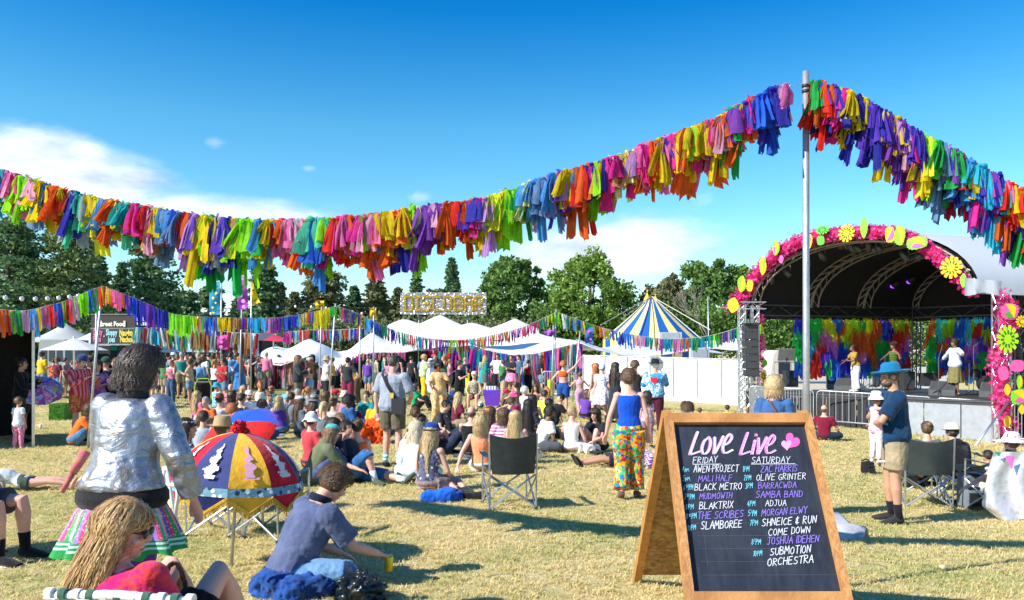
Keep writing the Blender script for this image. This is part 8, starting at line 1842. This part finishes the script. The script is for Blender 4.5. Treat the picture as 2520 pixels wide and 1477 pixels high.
# background crowd on the left (standing)
crowd=[(426,970,'man in white hat, black T-shirt and jeans at the left of the far crowd',dict(sex='m',h=1.80,face=80,al='hold',ar='hold',top=('tee','16171b'),bot=('trousers','4a6c8c','denim','34587c'),hairs=('short','grey'),hats=('fedora','d8dce0'))),
 (468,975,'child in bright purple T-shirt facing us',dict(h=1.5,face=190,top=('tee','5a28b0'),bot=('shorts','2a2c3c'),hairs=('bob','lbrown'),sk='pink')),
 (496,972,'woman in pale pink top and long dark skirt with fair hair',dict(h=1.70,face=95,al='front',ar='front',top=('tank','e8b8a8'),bot=None,skirt=(.92,.07,'2a2e34'),hairs=('long','lbrown'),sk='pink')),
 (460,958,'woman with long brown hair and white top behind the purple T-shirt child',dict(h=1.72,face=40,top=('tank','d8d8d4'),bot=('trousers','3c4450'),hairs=('vlong','lbrown'))),
 (548,968,'tattooed man with bare back and camera straps in dark shorts',dict(sex='m',h=1.76,face=30,al='hold',ar='hold',top=('strap','b89080','stripe','6c5040'),bot=('long_shorts','24201f'),hairs=('short','brown'),sk='pink')),
 (590,985,'orange haired woman in loose blue dress with navy bag',dict(h=1.70,face=285,al='hold',ar='hold',top=('loose','3c7cc0','denim','2c68ac'),bot=None,skirt=(.62,.10,'3c7cc0','denim','2c68ac'),hairs=('vlong','ginger'),sk='pink')),
 (441,962,'child in blue jacket beside the white hat man',dict(h=1.25,face=40,top=('jacket','2280c0'),bot=('trousers','a02838'),hairs=('short','dark'))),
 (512,955,'bald man in grey T-shirt',dict(sex='m',face=20,top=('tee','b0b4b8'),bot=('shorts','505c68'),hairs=('bald','grey'))),
 (520,950,'man in red T-shirt near the magenta banner',dict(sex='m',face=200,top=('tee','c83438'),bot=('shorts','3c4858'),hairs=('short','dark'))),
 (478,950,'man in blue cap and red vest among the far crowd',dict(sex='m',face=300,top=('tee','b83840'),bot=('shorts','30405c'),hairs=('short','dark'),hats=('cap','2c4c8c'))),
 (530,960,'woman in yellow green skirt and white top',dict(face=75,top=('tank','e4e0d8'),bot=None,skirt=(.6,.12,'a8b838'),hairs=('bob','blond'))),
 (563,955,'dark bearded man in black beside the tattooed man',dict(sex='m',face=240,top=('tee','202228'),bot=('trousers','3c4048'),hairs=('short','black'),sk='tan')),
 (575,948,'woman in white sun hat with pale shirt',dict(face=100,top=('loose','d8d4cc'),bot=('shorts','8a9098'),hairs=('long','brown'),hats=('sunhat','e0dcd0'))),
 (604,950,'man in grey hooded top under the pennant pole',dict(sex='m',face=60,top=('hoodie','787c84'),bot=('trousers','30343c'),hairs=('short','black'))),
 (616,944,'woman in pink patterned dress at the tent corner',dict(face=270,top=('tank','d86c90','floral','f0d0d8','b03868'),bot=None,skirt=(.55,.1,'d86c90','floral','f0d0d8','b03868'),hairs=('long','brown'))),
 (632,948,'person in black vest and baseball cap near the tent corner',dict(face=50,top=('tank','18181c'),bot=('shorts','8a8a7c'),hairs=('pony','dark'),hats=('cap','707478'))),
 (445,948,'tall man in navy shirt before the teal stall',dict(sex='m',h=1.85,face=350,top=('tee','20305c'),bot=('shorts','8a8068'),hairs=('short','brown'))),
 (412,948,'man in pale grey shirt left of the white hat man',dict(sex='m',h=1.74,face=30,top=('tee','a8b0bc'),bot=('shorts','4c5868'),hairs=('short','brown'))),
 (486,944,'woman in green dress queueing at the teal counter',dict(face=355,top=('tank','3c8a58'),bot=None,skirt=(.6,.1,'3c8a58'),hairs=('bun','brown'))),
 (536,943,'teenager in black hoodie queueing behind the red T-shirt',dict(face=340,h=1.6,top=('hoodie','202024'),bot=('trousers','4c6484','denim'),hairs=('short','dark'))),
 (552,942,'woman with red hair scarf at the dark stall',dict(face=345,top=('tee','8c98a8'),bot=('trousers','4c4458'),hairs=('bob','dark'),hats=('scarf','b83040'))),
 (500,943,'man in white T-shirt at the teal counter',dict(sex='m',face=10,top=('tee','e4e4e4'),bot=('shorts','2c3c54'),hairs=('short','dark'))),
 (590,941,'man in mustard T-shirt at the dark stall',dict(sex='m',face=5,top=('tee','b88828'),bot=('shorts','444c58'),hairs=('short','brown'))),
 (626,940,'pair partner in lilac top behind the black vest',dict(face=15,top=('tee','9c88b8'),bot=('trousers','2c3040'),hairs=('long','blond'))),
 (655,941,'person in teal shirt left of the man in black at the tent',dict(face=95,top=('tee','1c7c80'),bot=('trousers','2c3038'),hairs=('short','dark'))),
 (686,941,'man in black shirt and trousers beside the rag curtain',dict(sex='m',h=1.72,face=230,al='hip',ar='down',top=('long','22262e'),bot=('trousers','22242a'),hairs=('short','brown'))),
 (350,952,'man in khaki shirt left of the silver jacket woman before the menu board',dict(sex='m',face=20,top=('tee','6c6850'),bot=('shorts','3c3c34'),hairs=('short','dark'))),
 (312,950,'woman in maroon top before the menu board',dict(face=0,top=('tee','6c2434'),bot=('trousers','2c2c34'),hairs=('long','dark'))),
 # centre background
 (912,962,'man in olive T-shirt just left of the grey T-shirt mans shoulder',dict(sex='m',h=1.72,face=20,top=('tee','5c6450'),bot=('shorts','6c6454'),hairs=('short','dark'))),
 (926,965,'woman in sage green vest close to the grey T-shirt man',dict(face=60,h=1.7,top=('tank','7c9078'),bot=('trousers','4c5450'),hairs=('bun','brown'))),
 (1043,985,'fair haired man in pale green shirt and yellow trousers',dict(sex='m',h=1.76,face=70,al='hold',ar='hold',top=('loose','b8cc98'),bot=('trousers','e0b418'),hairs=('curly','blond'),sk='pink')),
 (1060,1010,'woman in white brimmed hat and white shirt',dict(h=1.62,face=75,al='drink',ar='down',top=('loose','eceae8'),bot=('shorts','c8ccd4'),hairs=('bob','grey'),hats=('bucket','f0ecea'),sk='pink')),
 (1067,968,'person in bright red cap behind the white brimmed hat',dict(h=1.76,face=80,top=('tee','7c3440'),bot=('trousers','30343c'),hairs=('short','dark'),hats=('cap','e04848'))),
 (1225,968,'man in white T-shirt behind the purple table',dict(sex='m',h=1.80,face=200,al='down',ar='hip',top=('tee','e8eef4'),bot=('trousers','1c1e28'),hairs=('short','dark'),sk='tan')),
 (1259,975,'woman with crossed arms in black top and pink ruffled skirt',dict(h=1.74,face=215,al='fold',ar='fold',top=('tee','26282e'),bot=None,skirt=(.42,.12,'e87ca8','floral','f0a8c0','d05888'),hairs=('bun','brown'),sk='tan')),
 (1277,968,'man in blue shirt behind the pink skirt woman',dict(sex='m',h=1.78,face=240,top=('tee','4c6484'),bot=('trousers','5c5c54'),hairs=('short','dark'))),
 (1012,965,'dark haired person at the black tent opening',dict(face=30,top=('tee','2c2c34'),bot=('trousers','202228'),hairs=('short','dark'))),
 (1103,968,'person in blue jacket leaning on bags behind the afro haired woman',dict(face=120,h=1.62,top=('jacket','1c5c9c'),bot=('trousers','1c1e26'),hairs=('bob','black'))),
 (982,958,'person in burgundy standing in front of the rag curtain',dict(face=350,top=('tee','6c1c34'),bot=('trousers','282c34'),hairs=('long','dark'))),
 (1190,955,'woman in turquoise dress inside the rag curtain',dict(face=180,top=('tank','2c9ca0'),bot=None,skirt=(.6,.1,'2c9ca0'),hairs=('long','black'))),
]
for u,v,lab,kw in crowd:
    v=max(v,(955 if u<900 else 962)+(v-940)*.35)if v<985 else v;kw=dict(kw);kw.setdefault('group','people standing in the far crowd');T_(u,v,lab,**kw)
lump('backpack',1108,1030,.40,.34,.9,'blue and black bags standing by the legs of the afro haired woman',cloth('143c74','patch','101218','1c4c8c'),'bags',9,.03)
T_(1080,1044,'afro haired woman in tan patterned dress with pink top and gold trousers',face=172,h=1.60,al='hold',ar='rest',top=('loose','d8b878','floral','e8a8b8','a88848'),bot=('wide','d8a860','tie','e88828','f0e0b8'),hairs=('afro','black'),sk='brown')
T_(1130,1023,'woman in short black playsuit standing left of the right sign pole',face=108,h=1.62,al='chin',ar='hold',top=('tee','131418'),bot=('shorts','131418'),hairs=('bun','dark'),sk='pink',shoes='c09078')
S(1167,893,'elderly woman in short pale dress sitting by the yellow post',legs='chair',face=185,top=('tank','8a8874','floral','d8c0a8','4c5c50'),bot=('hot','2c2c34'),hairs=('short','white'),hats=('cap','d8ccc8'),sk='pink',y=25)
# middle field
S(1022,942,'person in green T-shirt sitting right of the grey T-shirt man',legs='kneesup',al='knees',ar='knees',face=100,top=('tee','10a060'),bot=('trousers','1c1c24'),hairs=('bob','dark'))
S(1068,983,'dark haired man with straps and rucksack leaning right',legs='one',al='rest',ar='rest',sex='m',face=110,lean=26,top=('tee','3c4038'),bot=('trousers','24262c'),hairs=('short','dark'),sk='pink')
S(1042,1000,'bare kneed person lounging on dark jackets left of the rucksack man',legs='kneesup',al='back',ar='back',face=60,lean=-14,top=('tee','2c4438'),bot=('shorts','7c4044','check','c09090'),hairs=('short','brown'),sk='pink')
S(1092,1030,'person lying in navy behind the blue hat woman',legs='kneesup',al='back',ar='back',face=70,lean=-40,top=('tee','1c2430'),bot=('trousers','2c3850','denim'),hairs=('short','dark'),y=14.2)
S(1160,1000,'bald headed man in black vest with a pink strap',face=14,sex='m',top=('tank','16181c'),bot=('trousers','16181e'),hairs=('bald','cropgrey'),sk='pink',legs='kneesup',al='knees',ar='knees')
S(1184,1020,'bare backed blond woman leaning back on both hands',legs='out',face=12,al='back',ar='back',lean=-6,top=('strap','e8986c'),bot=('hot','d8d8dc'),hairs=('bob','blond'),sk='pink')
S(1205,996,'woman with orange and green flowers in her hair',face=40,top=('tank','9c7c6c'),bot=('shorts','3c3444'),hairs=('long','brown'),hats=('band','e88020','floral','60c030','f0b020'),sk='pink')
S(1240,936,'long blond haired woman in a red jacket right of the purple table',face=60,top=('long','c83048'),bot=('trousers','3c3c44'),hairs=('vlong','blond'),legs='kneesup',al='knees',ar='knees')
S(1270,940,'brown haired sitter in tan beside the red jacket',face=300,top=('tee','9c7c5c'),bot=('trousers','6c6454'),hairs=('curly','brown'),legs='kneesup',al='knees',ar='knees')
S(1235,978,'sitter in deep purple T-shirt with bright blue trousers',face=80,lean=20,top=('tee','4c2cae'),bot=('trousers','1460d0'),hairs=('short','brown'))
S(1266,960,'woman in magenta dress and pink headscarf reaching out an arm',face=330,al=((.26,.06,-.10),(.46,.2,-.2)),top=('strap','d81c78'),bot=('shorts','d81c78'),hairs=('short','brown'),hats=('scarf','e04880','floral','f0a0b8','b02858'),sk='pink')
S(1290,951,'white haired woman in pale shirt sitting upright',face=60,top=('tee','d8dce8','floral','a8b0d0','e8e8f0'),bot=('trousers','1c3c6c'),hairs=('curly','white'),sk='pink')
S(1318,945,'bare shouldered woman with brown hair looking at us',face=185,top=('strap','a86c5c'),bot=('trousers','22242c'),hairs=('long','brown'),sk='tan')
S(1310,970,'woman with very long black hair and grey top',face=18,top=('tank','6c6870'),bot=('trousers','30303c'),hairs=('vlong','black'),sk='pink')
S(1240,1004,'sitter in pink and white patterned wrap left of the golden curls',face=350,top=('tee','d868a0','stripe','f0e0e8'),bot=('trousers','b8304c'),hairs=('bob','brown'))
S(1268,1020,'golden haired woman with a yellow flower headband behind the empty chair',face=20,top=('tank','e8e4dc'),bot=('trousers','d8d4cc'),hairs=('long','blond'),hats=('band','f0c040','floral','e87030','f0e0a0'),sk='pink',y=13.2)
S(1328,1001,'bearded man in white T-shirt with one dark strap sitting cross legged',sex='m',face=72,yaw=30,top=('tee','eef0f4'),bot=('trousers','4c5058'),hairs=('curly','black'),beard='black',sk='brown',lean=18,shoes='b09080')
S(1300,990,'dark haired sitter in charcoal just behind the bearded man',face=30,top=('tee','2c2e34'),bot=('trousers','24242c'),hairs=('vlong','black'),y=17)
S(1350,1024,'man in black handing something beside the bearded man',sex='m',face=85,top=('tee','1c1e24'),bot=('trousers','2a2c30'),hairs=('short','black'),sk='brown',y=17.5)
S(1405,1000,'fair cropped woman all in white sitting sideways',legs='sidesit',face=30,yaw=40,top=('tank','ece8e4'),bot=('wide','e8e4e0'),hairs=('crop','blond'),sk='pink',lean=4)
S(1340,985,'sitter in neon yellow green top right of the long black hair',face=40,top=('tee','d0e848'),bot=('trousers','1c60a8'),hairs=('short','dark'),y=21)
S(1362,1010,'sitter in black with legs stretched behind the man in black',legs='out',al='back',ar='back',face=250,lean=-20,top=('tee','18181c'),bot=('trousers','1c1c20'),hairs=('short','black'),y=20)
T_(1386,1024,'ginger curly haired woman in orange top and blue shorts raising her right arm',face=22,h=1.66,ar=((.20,.04,.16),(.36,.08,.40)),al='hip',top=('crop','c8541c'),bot=('shorts','1c4c94'),hairs=('curly','ginger'),sk='pink',shoes='1c1c20')
T_(1427,1021,'girl in pale pink top and lilac leggings with back turned',face=350,h=1.36,legs='stride',al='outlow',ar='outlow',top=('crop','d8a0b8'),bot=('leggings','c890b8'),hairs=('bun','brown'),sk='pink',shoes='d8a088')
S(1456,942,'sunburnt man in black cap with orange bag sitting near the white wall',sex='m',face=160,top=('strap','b06040'),bot=('shorts','222630'),hairs=('short','dark'),hats=('cap','1c2428'),sk='tan')
lump('bag',1452,992,.5,.3,.22,'orange bag lying before the man in the black cap',cloth('e85a28'),'bag',11,.03)
T_(1482,1040,'woman in white dress with blue and red print and white headscarf',face=12,h=1.62,top=('tee','dde2f0','floral','c83060','3c70c8'),bot=None,skirt=(.50,.14,'dde2f0','floral','c83060','3c70c8'),hairs=('short','grey'),hats=('scarf','c8d4ec'),sk='pink',shoes='2c3430',socks='2c3430')
T_(1466,1036,'ginger haired woman half hidden left of the white dress',face=320,h=1.64,top=('tank','d8a890'),bot=('shorts','c8b8a8'),hairs=('bob','ginger'),sk='pink')
T_(1514,1044,'woman with long dark hair in a long charcoal dress',face=60,h=1.70,al='hold',ar='hold',top=('tee','2a2c34'),bot=None,skirt=(.88,.06,'2a2c34'),hairs=('vlong','dark'),sk='pink')
T_(1562,1060,'curly haired dancer in black vest throwing his right arm high',sex='m',face=30,h=1.76,ar=((.26,.02,.02),(.36,.06,.30)),al='hold',top=('tank','2a2a30'),bot=('shorts','3c3c44'),hairs=('curly','brown'),sk='pink')
dj,J=T_(1612,1072,'man in black hat and blue tie dye jacket with red heart and maroon trousers',sex='m',face=18,h=1.80,al='hold',ar='chin',top=('jacket','4ca8dc','tie','1c70b8','d8ecf4'),bot=('trousers','4a1428'),hairs=('short','white'),hats=('wide','1c2026'),sk='pink')
mb=MB();pts=[]
for k in range(24):
    a=2*pi*k/24;pts.append(Vector((16*sin(a)**3/16*.085,-.165,1.27+(13*cos(a)-5*cos(2*a)-2*cos(3*a)-cos(4*a))/16*.10)))
mb.poly(pts,.02,nrm=(0,-1,0));ob('heart_patch',mb,cloth('d02834'),dj)
T_(1592,1100,'child in patterned top walking beside the blue vest woman',kid=1,h=1.15,face=10,top=('tee','c8a0b8','floral','7c4c6c','e8d8e0'),bot=('trousers','7c4454','check','c8a8b0'),hairs=('bob','dark'),sk='pink')
S(1476,1024,'dark haired woman sitting with a wide black hat on her knees',legs='kneesup',al='knees',ar='knees',face=215,lean=16,top=('tee','20222a'),bot=('hot','20222a'),hairs=('bob','dark'),sk='pink',y=15.4)
g=ground_at(1446,1100);mb=MB();mb.lathe([(0,.10),(.07,.10),(.10,.02),(.20,.0),(.21,.012)],24,(0,0,.18),Matrix.Rotation(radians(70),3,'X')@Matrix.Rotation(.3,3,'Y'));tag(ob('hat',mb,cloth('101216'),None,True,g),'wide black hat standing on the lap of the dark haired woman','hat')
blanket([(1430,1088),(1472,1086),(1470,1098),(1434,1098)],('18a8c8','denim','1090b8'),'turquoise towel behind the woman all in white','towel')
lp,J=person(1540,1150,'person lying flat on the grass in purple checks left of the chalkboard',legs='out',face=262,h=1.62,al='down',ar='rest',lean=-80,top=('tee','6c3c9c','check','c8b8d4'),bot=('shorts','2c2434'),hairs=('bob','dark'),sk='tan');lp.location.z+=.02
# heads showing over the chalkboard
S(1692,988,'person with purple and yellow flower crown whose head shows over the chalkboard',face=340,top=('tee','8c5c7c'),bot=('trousers','30343c'),hairs=('afro','brown'),hats=('band','a8388c','floral','f0d020','7c2c8c'))
S(1722,1003,'small brown haired child just above the chalkboard top rail',kid=1,h=1.0,face=10,top=('tee','c86440'),bot=('shorts','3c3c44'),hairs=('short','brown'))
S(1790,996,'dark haired child in yellow seen over the chalkboard',kid=1,h=1.1,face=20,top=('tee','e8c030'),bot=('shorts','3c3c44'),hairs=('short','dark'))
S(1836,1001,'child in white and red with fair hair left of the blond woman',kid=1,h=1.0,face=60,top=('tee','e8e8ec','patch','d83848','3c60b0'),bot=('shorts','3c4454'),hairs=('short','blond'))
# right hand side
S(2028,996,'bald man in maroon shirt and dark jeans sitting before the barriers',sex='m',face=40,al='rest',ar='rest',top=('tee','74102f'),bot=('trousers','1c2c44','denim'),hairs=('bald','brown'),sk='pink',shoes='8c8c94')
S(2282,1048,'brown haired woman sitting just beyond the right hand camp chair',face=5,top=('tee','5c5c64'),bot=('trousers','3c4454','denim'),hairs=('bun','brown'),legs='low',y=12.2)
S(2362,1054,'person in cream hat and black hooded top sitting beyond the right chairs',sex='m',face=345,legs='low',top=('hoodie','15161c'),bot=('trousers','1c1e26'),hairs=('short','dark'),hats=('bowler','e0d4b8'),y=11.8,lean=12)
S(2432,1090,'dark haired child low between the cream hat and the floral hat',kid=1,h=1.1,face=330,top=('tee','707880'),bot=('shorts','30343c'),hairs=('short','dark'),sk='tan',y=12.6)
S(2492,1064,'person in white floral sun hat and white shirt in the chair with the silver cloth',legs='low',face=340,al='outlow',ar='rest',top=('loose','eeeae4'),bot=('shorts','c8c4bc'),hairs=('short','brown'),hats=('sunhat','f0f0f4','floral','5c68b0','e8a0a8'),sk='pink',y=10.2)
# performers
def perf(u,y,label,**k):x=(u-U0)*y/F;return person(loc=(x,y,FZ),label=label,lod=1,**k)
perf(2106,26.4,'left singer in mustard shirt and white trousers',face=268,h=1.58,al='front',ar='outlow',top=('tee','a8883c'),bot=('wide','e8e8ee'),hairs=('bun','black'),sk='brown',shoes='e8e8e8',lean=8)
perf(2200,25.2,'middle singer in green zigzag halter top spreading both arms',face=262,h=1.64,al=((.26,.08,-.08),(.50,.22,-.16)),ar=((.26,-.02,-.10),(.50,-.02,-.22)),top=('strap','5c7a2c','stripe','1c3c18'),bot=('wide','4a4440'),hairs=('bun','black'),hats=('beanie','2c1c14'),sk='brown',shoes='d8cca0')
perf(2350,24.0,'right singer in white wide sleeved cardigan and olive skirt spreading both arms',face=265,h=1.72,al=((.26,.08,-.06),(.50,.2,-.12)),ar=((.25,-.04,-.14),(.48,-.06,-.28)),top=('jacket','d0d4dc'),bot=None,skirt=(.66,.03,'7a7248'),hairs=('curly','dark'),sk='brown',shoes='d8a890')
perf(2156,30.0,'guitarist in dark clothes standing behind the singers',face=255,h=1.72,sex='m',al='hold',ar='hold',top=('tee','1c2c2c'),bot=('trousers','3c4048'),hairs=('short','black'),sk='brown')

# ---------- more of the far crowd, each with its own look and neighbour
def filler():
    rnd=random.Random(41);tops=[('white','e4e4e2'),('black','18181c'),('red','b02830'),('navy','202c50'),('grey','84888c'),('teal','1c8080'),('yellow','d8b028'),('pink','d87898'),('green','3c7c48'),('orange','d8662c'),('sky blue','68a0d0'),('purple','64409c'),('maroon','641c30'),('beige','b8a484')]
    bots=[('jeans',('trousers','3c5c80','denim')),('black trousers',('trousers','1a1a1e')),('khaki shorts',('shorts','8c8064')),('denim shorts',('shorts','6c90b0','denim')),('grey shorts',('shorts','5c6064'))]
    hr=[('short dark hair',('short','dark')),('long blond hair',('long','blond')),('a brown bob',('bob','brown')),('a dark bun',('bun','dark')),('curly brown hair',('curly','brown')),('a ginger ponytail',('pony','ginger')),('cropped grey hair',('crop','grey'))]
    zones=[((338,455),(955,1000),'before the teal stall'),((455,560),(954,1004),'by the dark stall'),((560,660),(955,980),'near the tent corner'),((90,200),(955,985),'behind the white parasol'),((290,340),(955,975),'under the menu board'),
             ((900,1000),(962,976),'at the dark tent opening'),((1000,1150),(962,978),'under the disco bar sign'),((1180,1340),(964,978),'inside the rag curtains')]
    cnt=[12,15,9,7,4,4,6,6];used=set()
    for(uu,vv,zn),n in zip(zones,cnt):
        for i in range(n):
            while True:
                a,b,c=rnd.choice(tops),rnd.choice(bots),rnd.choice(hr)
                if(a[0],b[0],zn)not in used:used.add((a[0],b[0],zn));break
            kind=rnd.choice(('tee','tee','tank','long'));u=uu[0]+(uu[1]-uu[0])*(i+rnd.uniform(.1,.9))/n;v=rnd.uniform(*vv)
            T_(u,v,'%s, %s %s, %s, standing %s'%(c[0],a[0],{'tee':'T-shirt','tank':'vest','long':'long sleeves'}[kind],b[0],zn),sex='m' if c[0].startswith(('short','crop'))else 'f',h=rnd.uniform(1.5,1.88),face=rnd.choice((0,20,80,200,260,340)),al=rnd.choice(('down','hold')),ar=rnd.choice(('down','drink')),top=(kind,a[1]),bot=b[1],hairs=c[1],sk=rnd.choice(('light','pink','pink','tan')),group='people standing in the far crowd')
    # sitters filling the middle field
    sit=[(700,948),(722,956),(745,952),(905,962),(925,975),(1120,965),(1345,952),(640,940),(590,968),(482,962),(516,975),(1440,958),(880,1030),(690,975),(650,985),(715,965)]
    us2=set()
    for i,(u,v)in enumerate(sit):
        while True:
            a,c=rnd.choice(tops),rnd.choice(hr)
            if(a[0],c[0])not in us2:us2.add((a[0],c[0]));break
        side='left' if u<800 else('central' if u<1180 else 'right')
        S(u,v,'sitter with %s and %s top in the %s seated crowd'%(c[0],a[0],side),legs=rnd.choice(('cross','kneesup','cross','one')),face=rnd.choice((10,30,60,330,190,100)),lean=rnd.uniform(0,18),al=rnd.choice(('lap','knees')),top=(rnd.choice(('tee','tank')),a[1]),bot=rnd.choice(bots)[1],hairs=c[1],sk=rnd.choice(('light','pink','tan')),group='people sitting in the crowd')
filler()

def litter():
    for u,v,k,c,lab in((1086,1012,'cup','e8e8ec','white paper cup standing on the grass before the black playsuit woman'),(745,1098,'bottle','b8d4e0','clear water bottle on the grass by the embroidered umbrella'),(100,1056,'cup','e4e4e4','white cup on the grass beside the fake turf block'),(1010,1160,'can','c03028','red can on the grass near the pale haired person'),(1178,1150,'bottle','e0e4e8','white bottle by the hands of the bare backed blond woman'),
                         (2345,1150,'cup','9cc0d4','pale blue mug in the holder between the right chairs'),(1745,1020,'wrapper','f0e8d8','scrap of white paper on the far grass'),(2320,1400,'wrapper','c8b890','tan scrap of card on the grass at the lower right')):
        g=ground_at(u,v);m_=mat('litter '+c,hexc(c),.4);mb=MB()
        if k=='cup':mb.lathe([(0,0),(.03,0),(.042,.11),(.038,.11),(.027,.01)],14)
        elif k=='bottle':mb.lathe([(0,0),(.032,0),(.034,.14),(.014,.19),(.014,.22),(0,.22)],14)
        elif k=='can':mb.lathe([(0,.0),(.028,0),(.033,.01),(.033,.11),(.026,.122),(0,.122)],14,rot=Matrix.Rotation(1.45 if u==1060 else 0,3,'X'),c=(0,0,.035 if u==1060 else 0))
        else:mb.ell((0,0,.015),(.035,.028,.02),7,5,Matrix.Rotation(.5,3,'X'))
        tag(ob(k,mb,m_,None,k!='wrapper',g),lab,k)
litter()

flush()
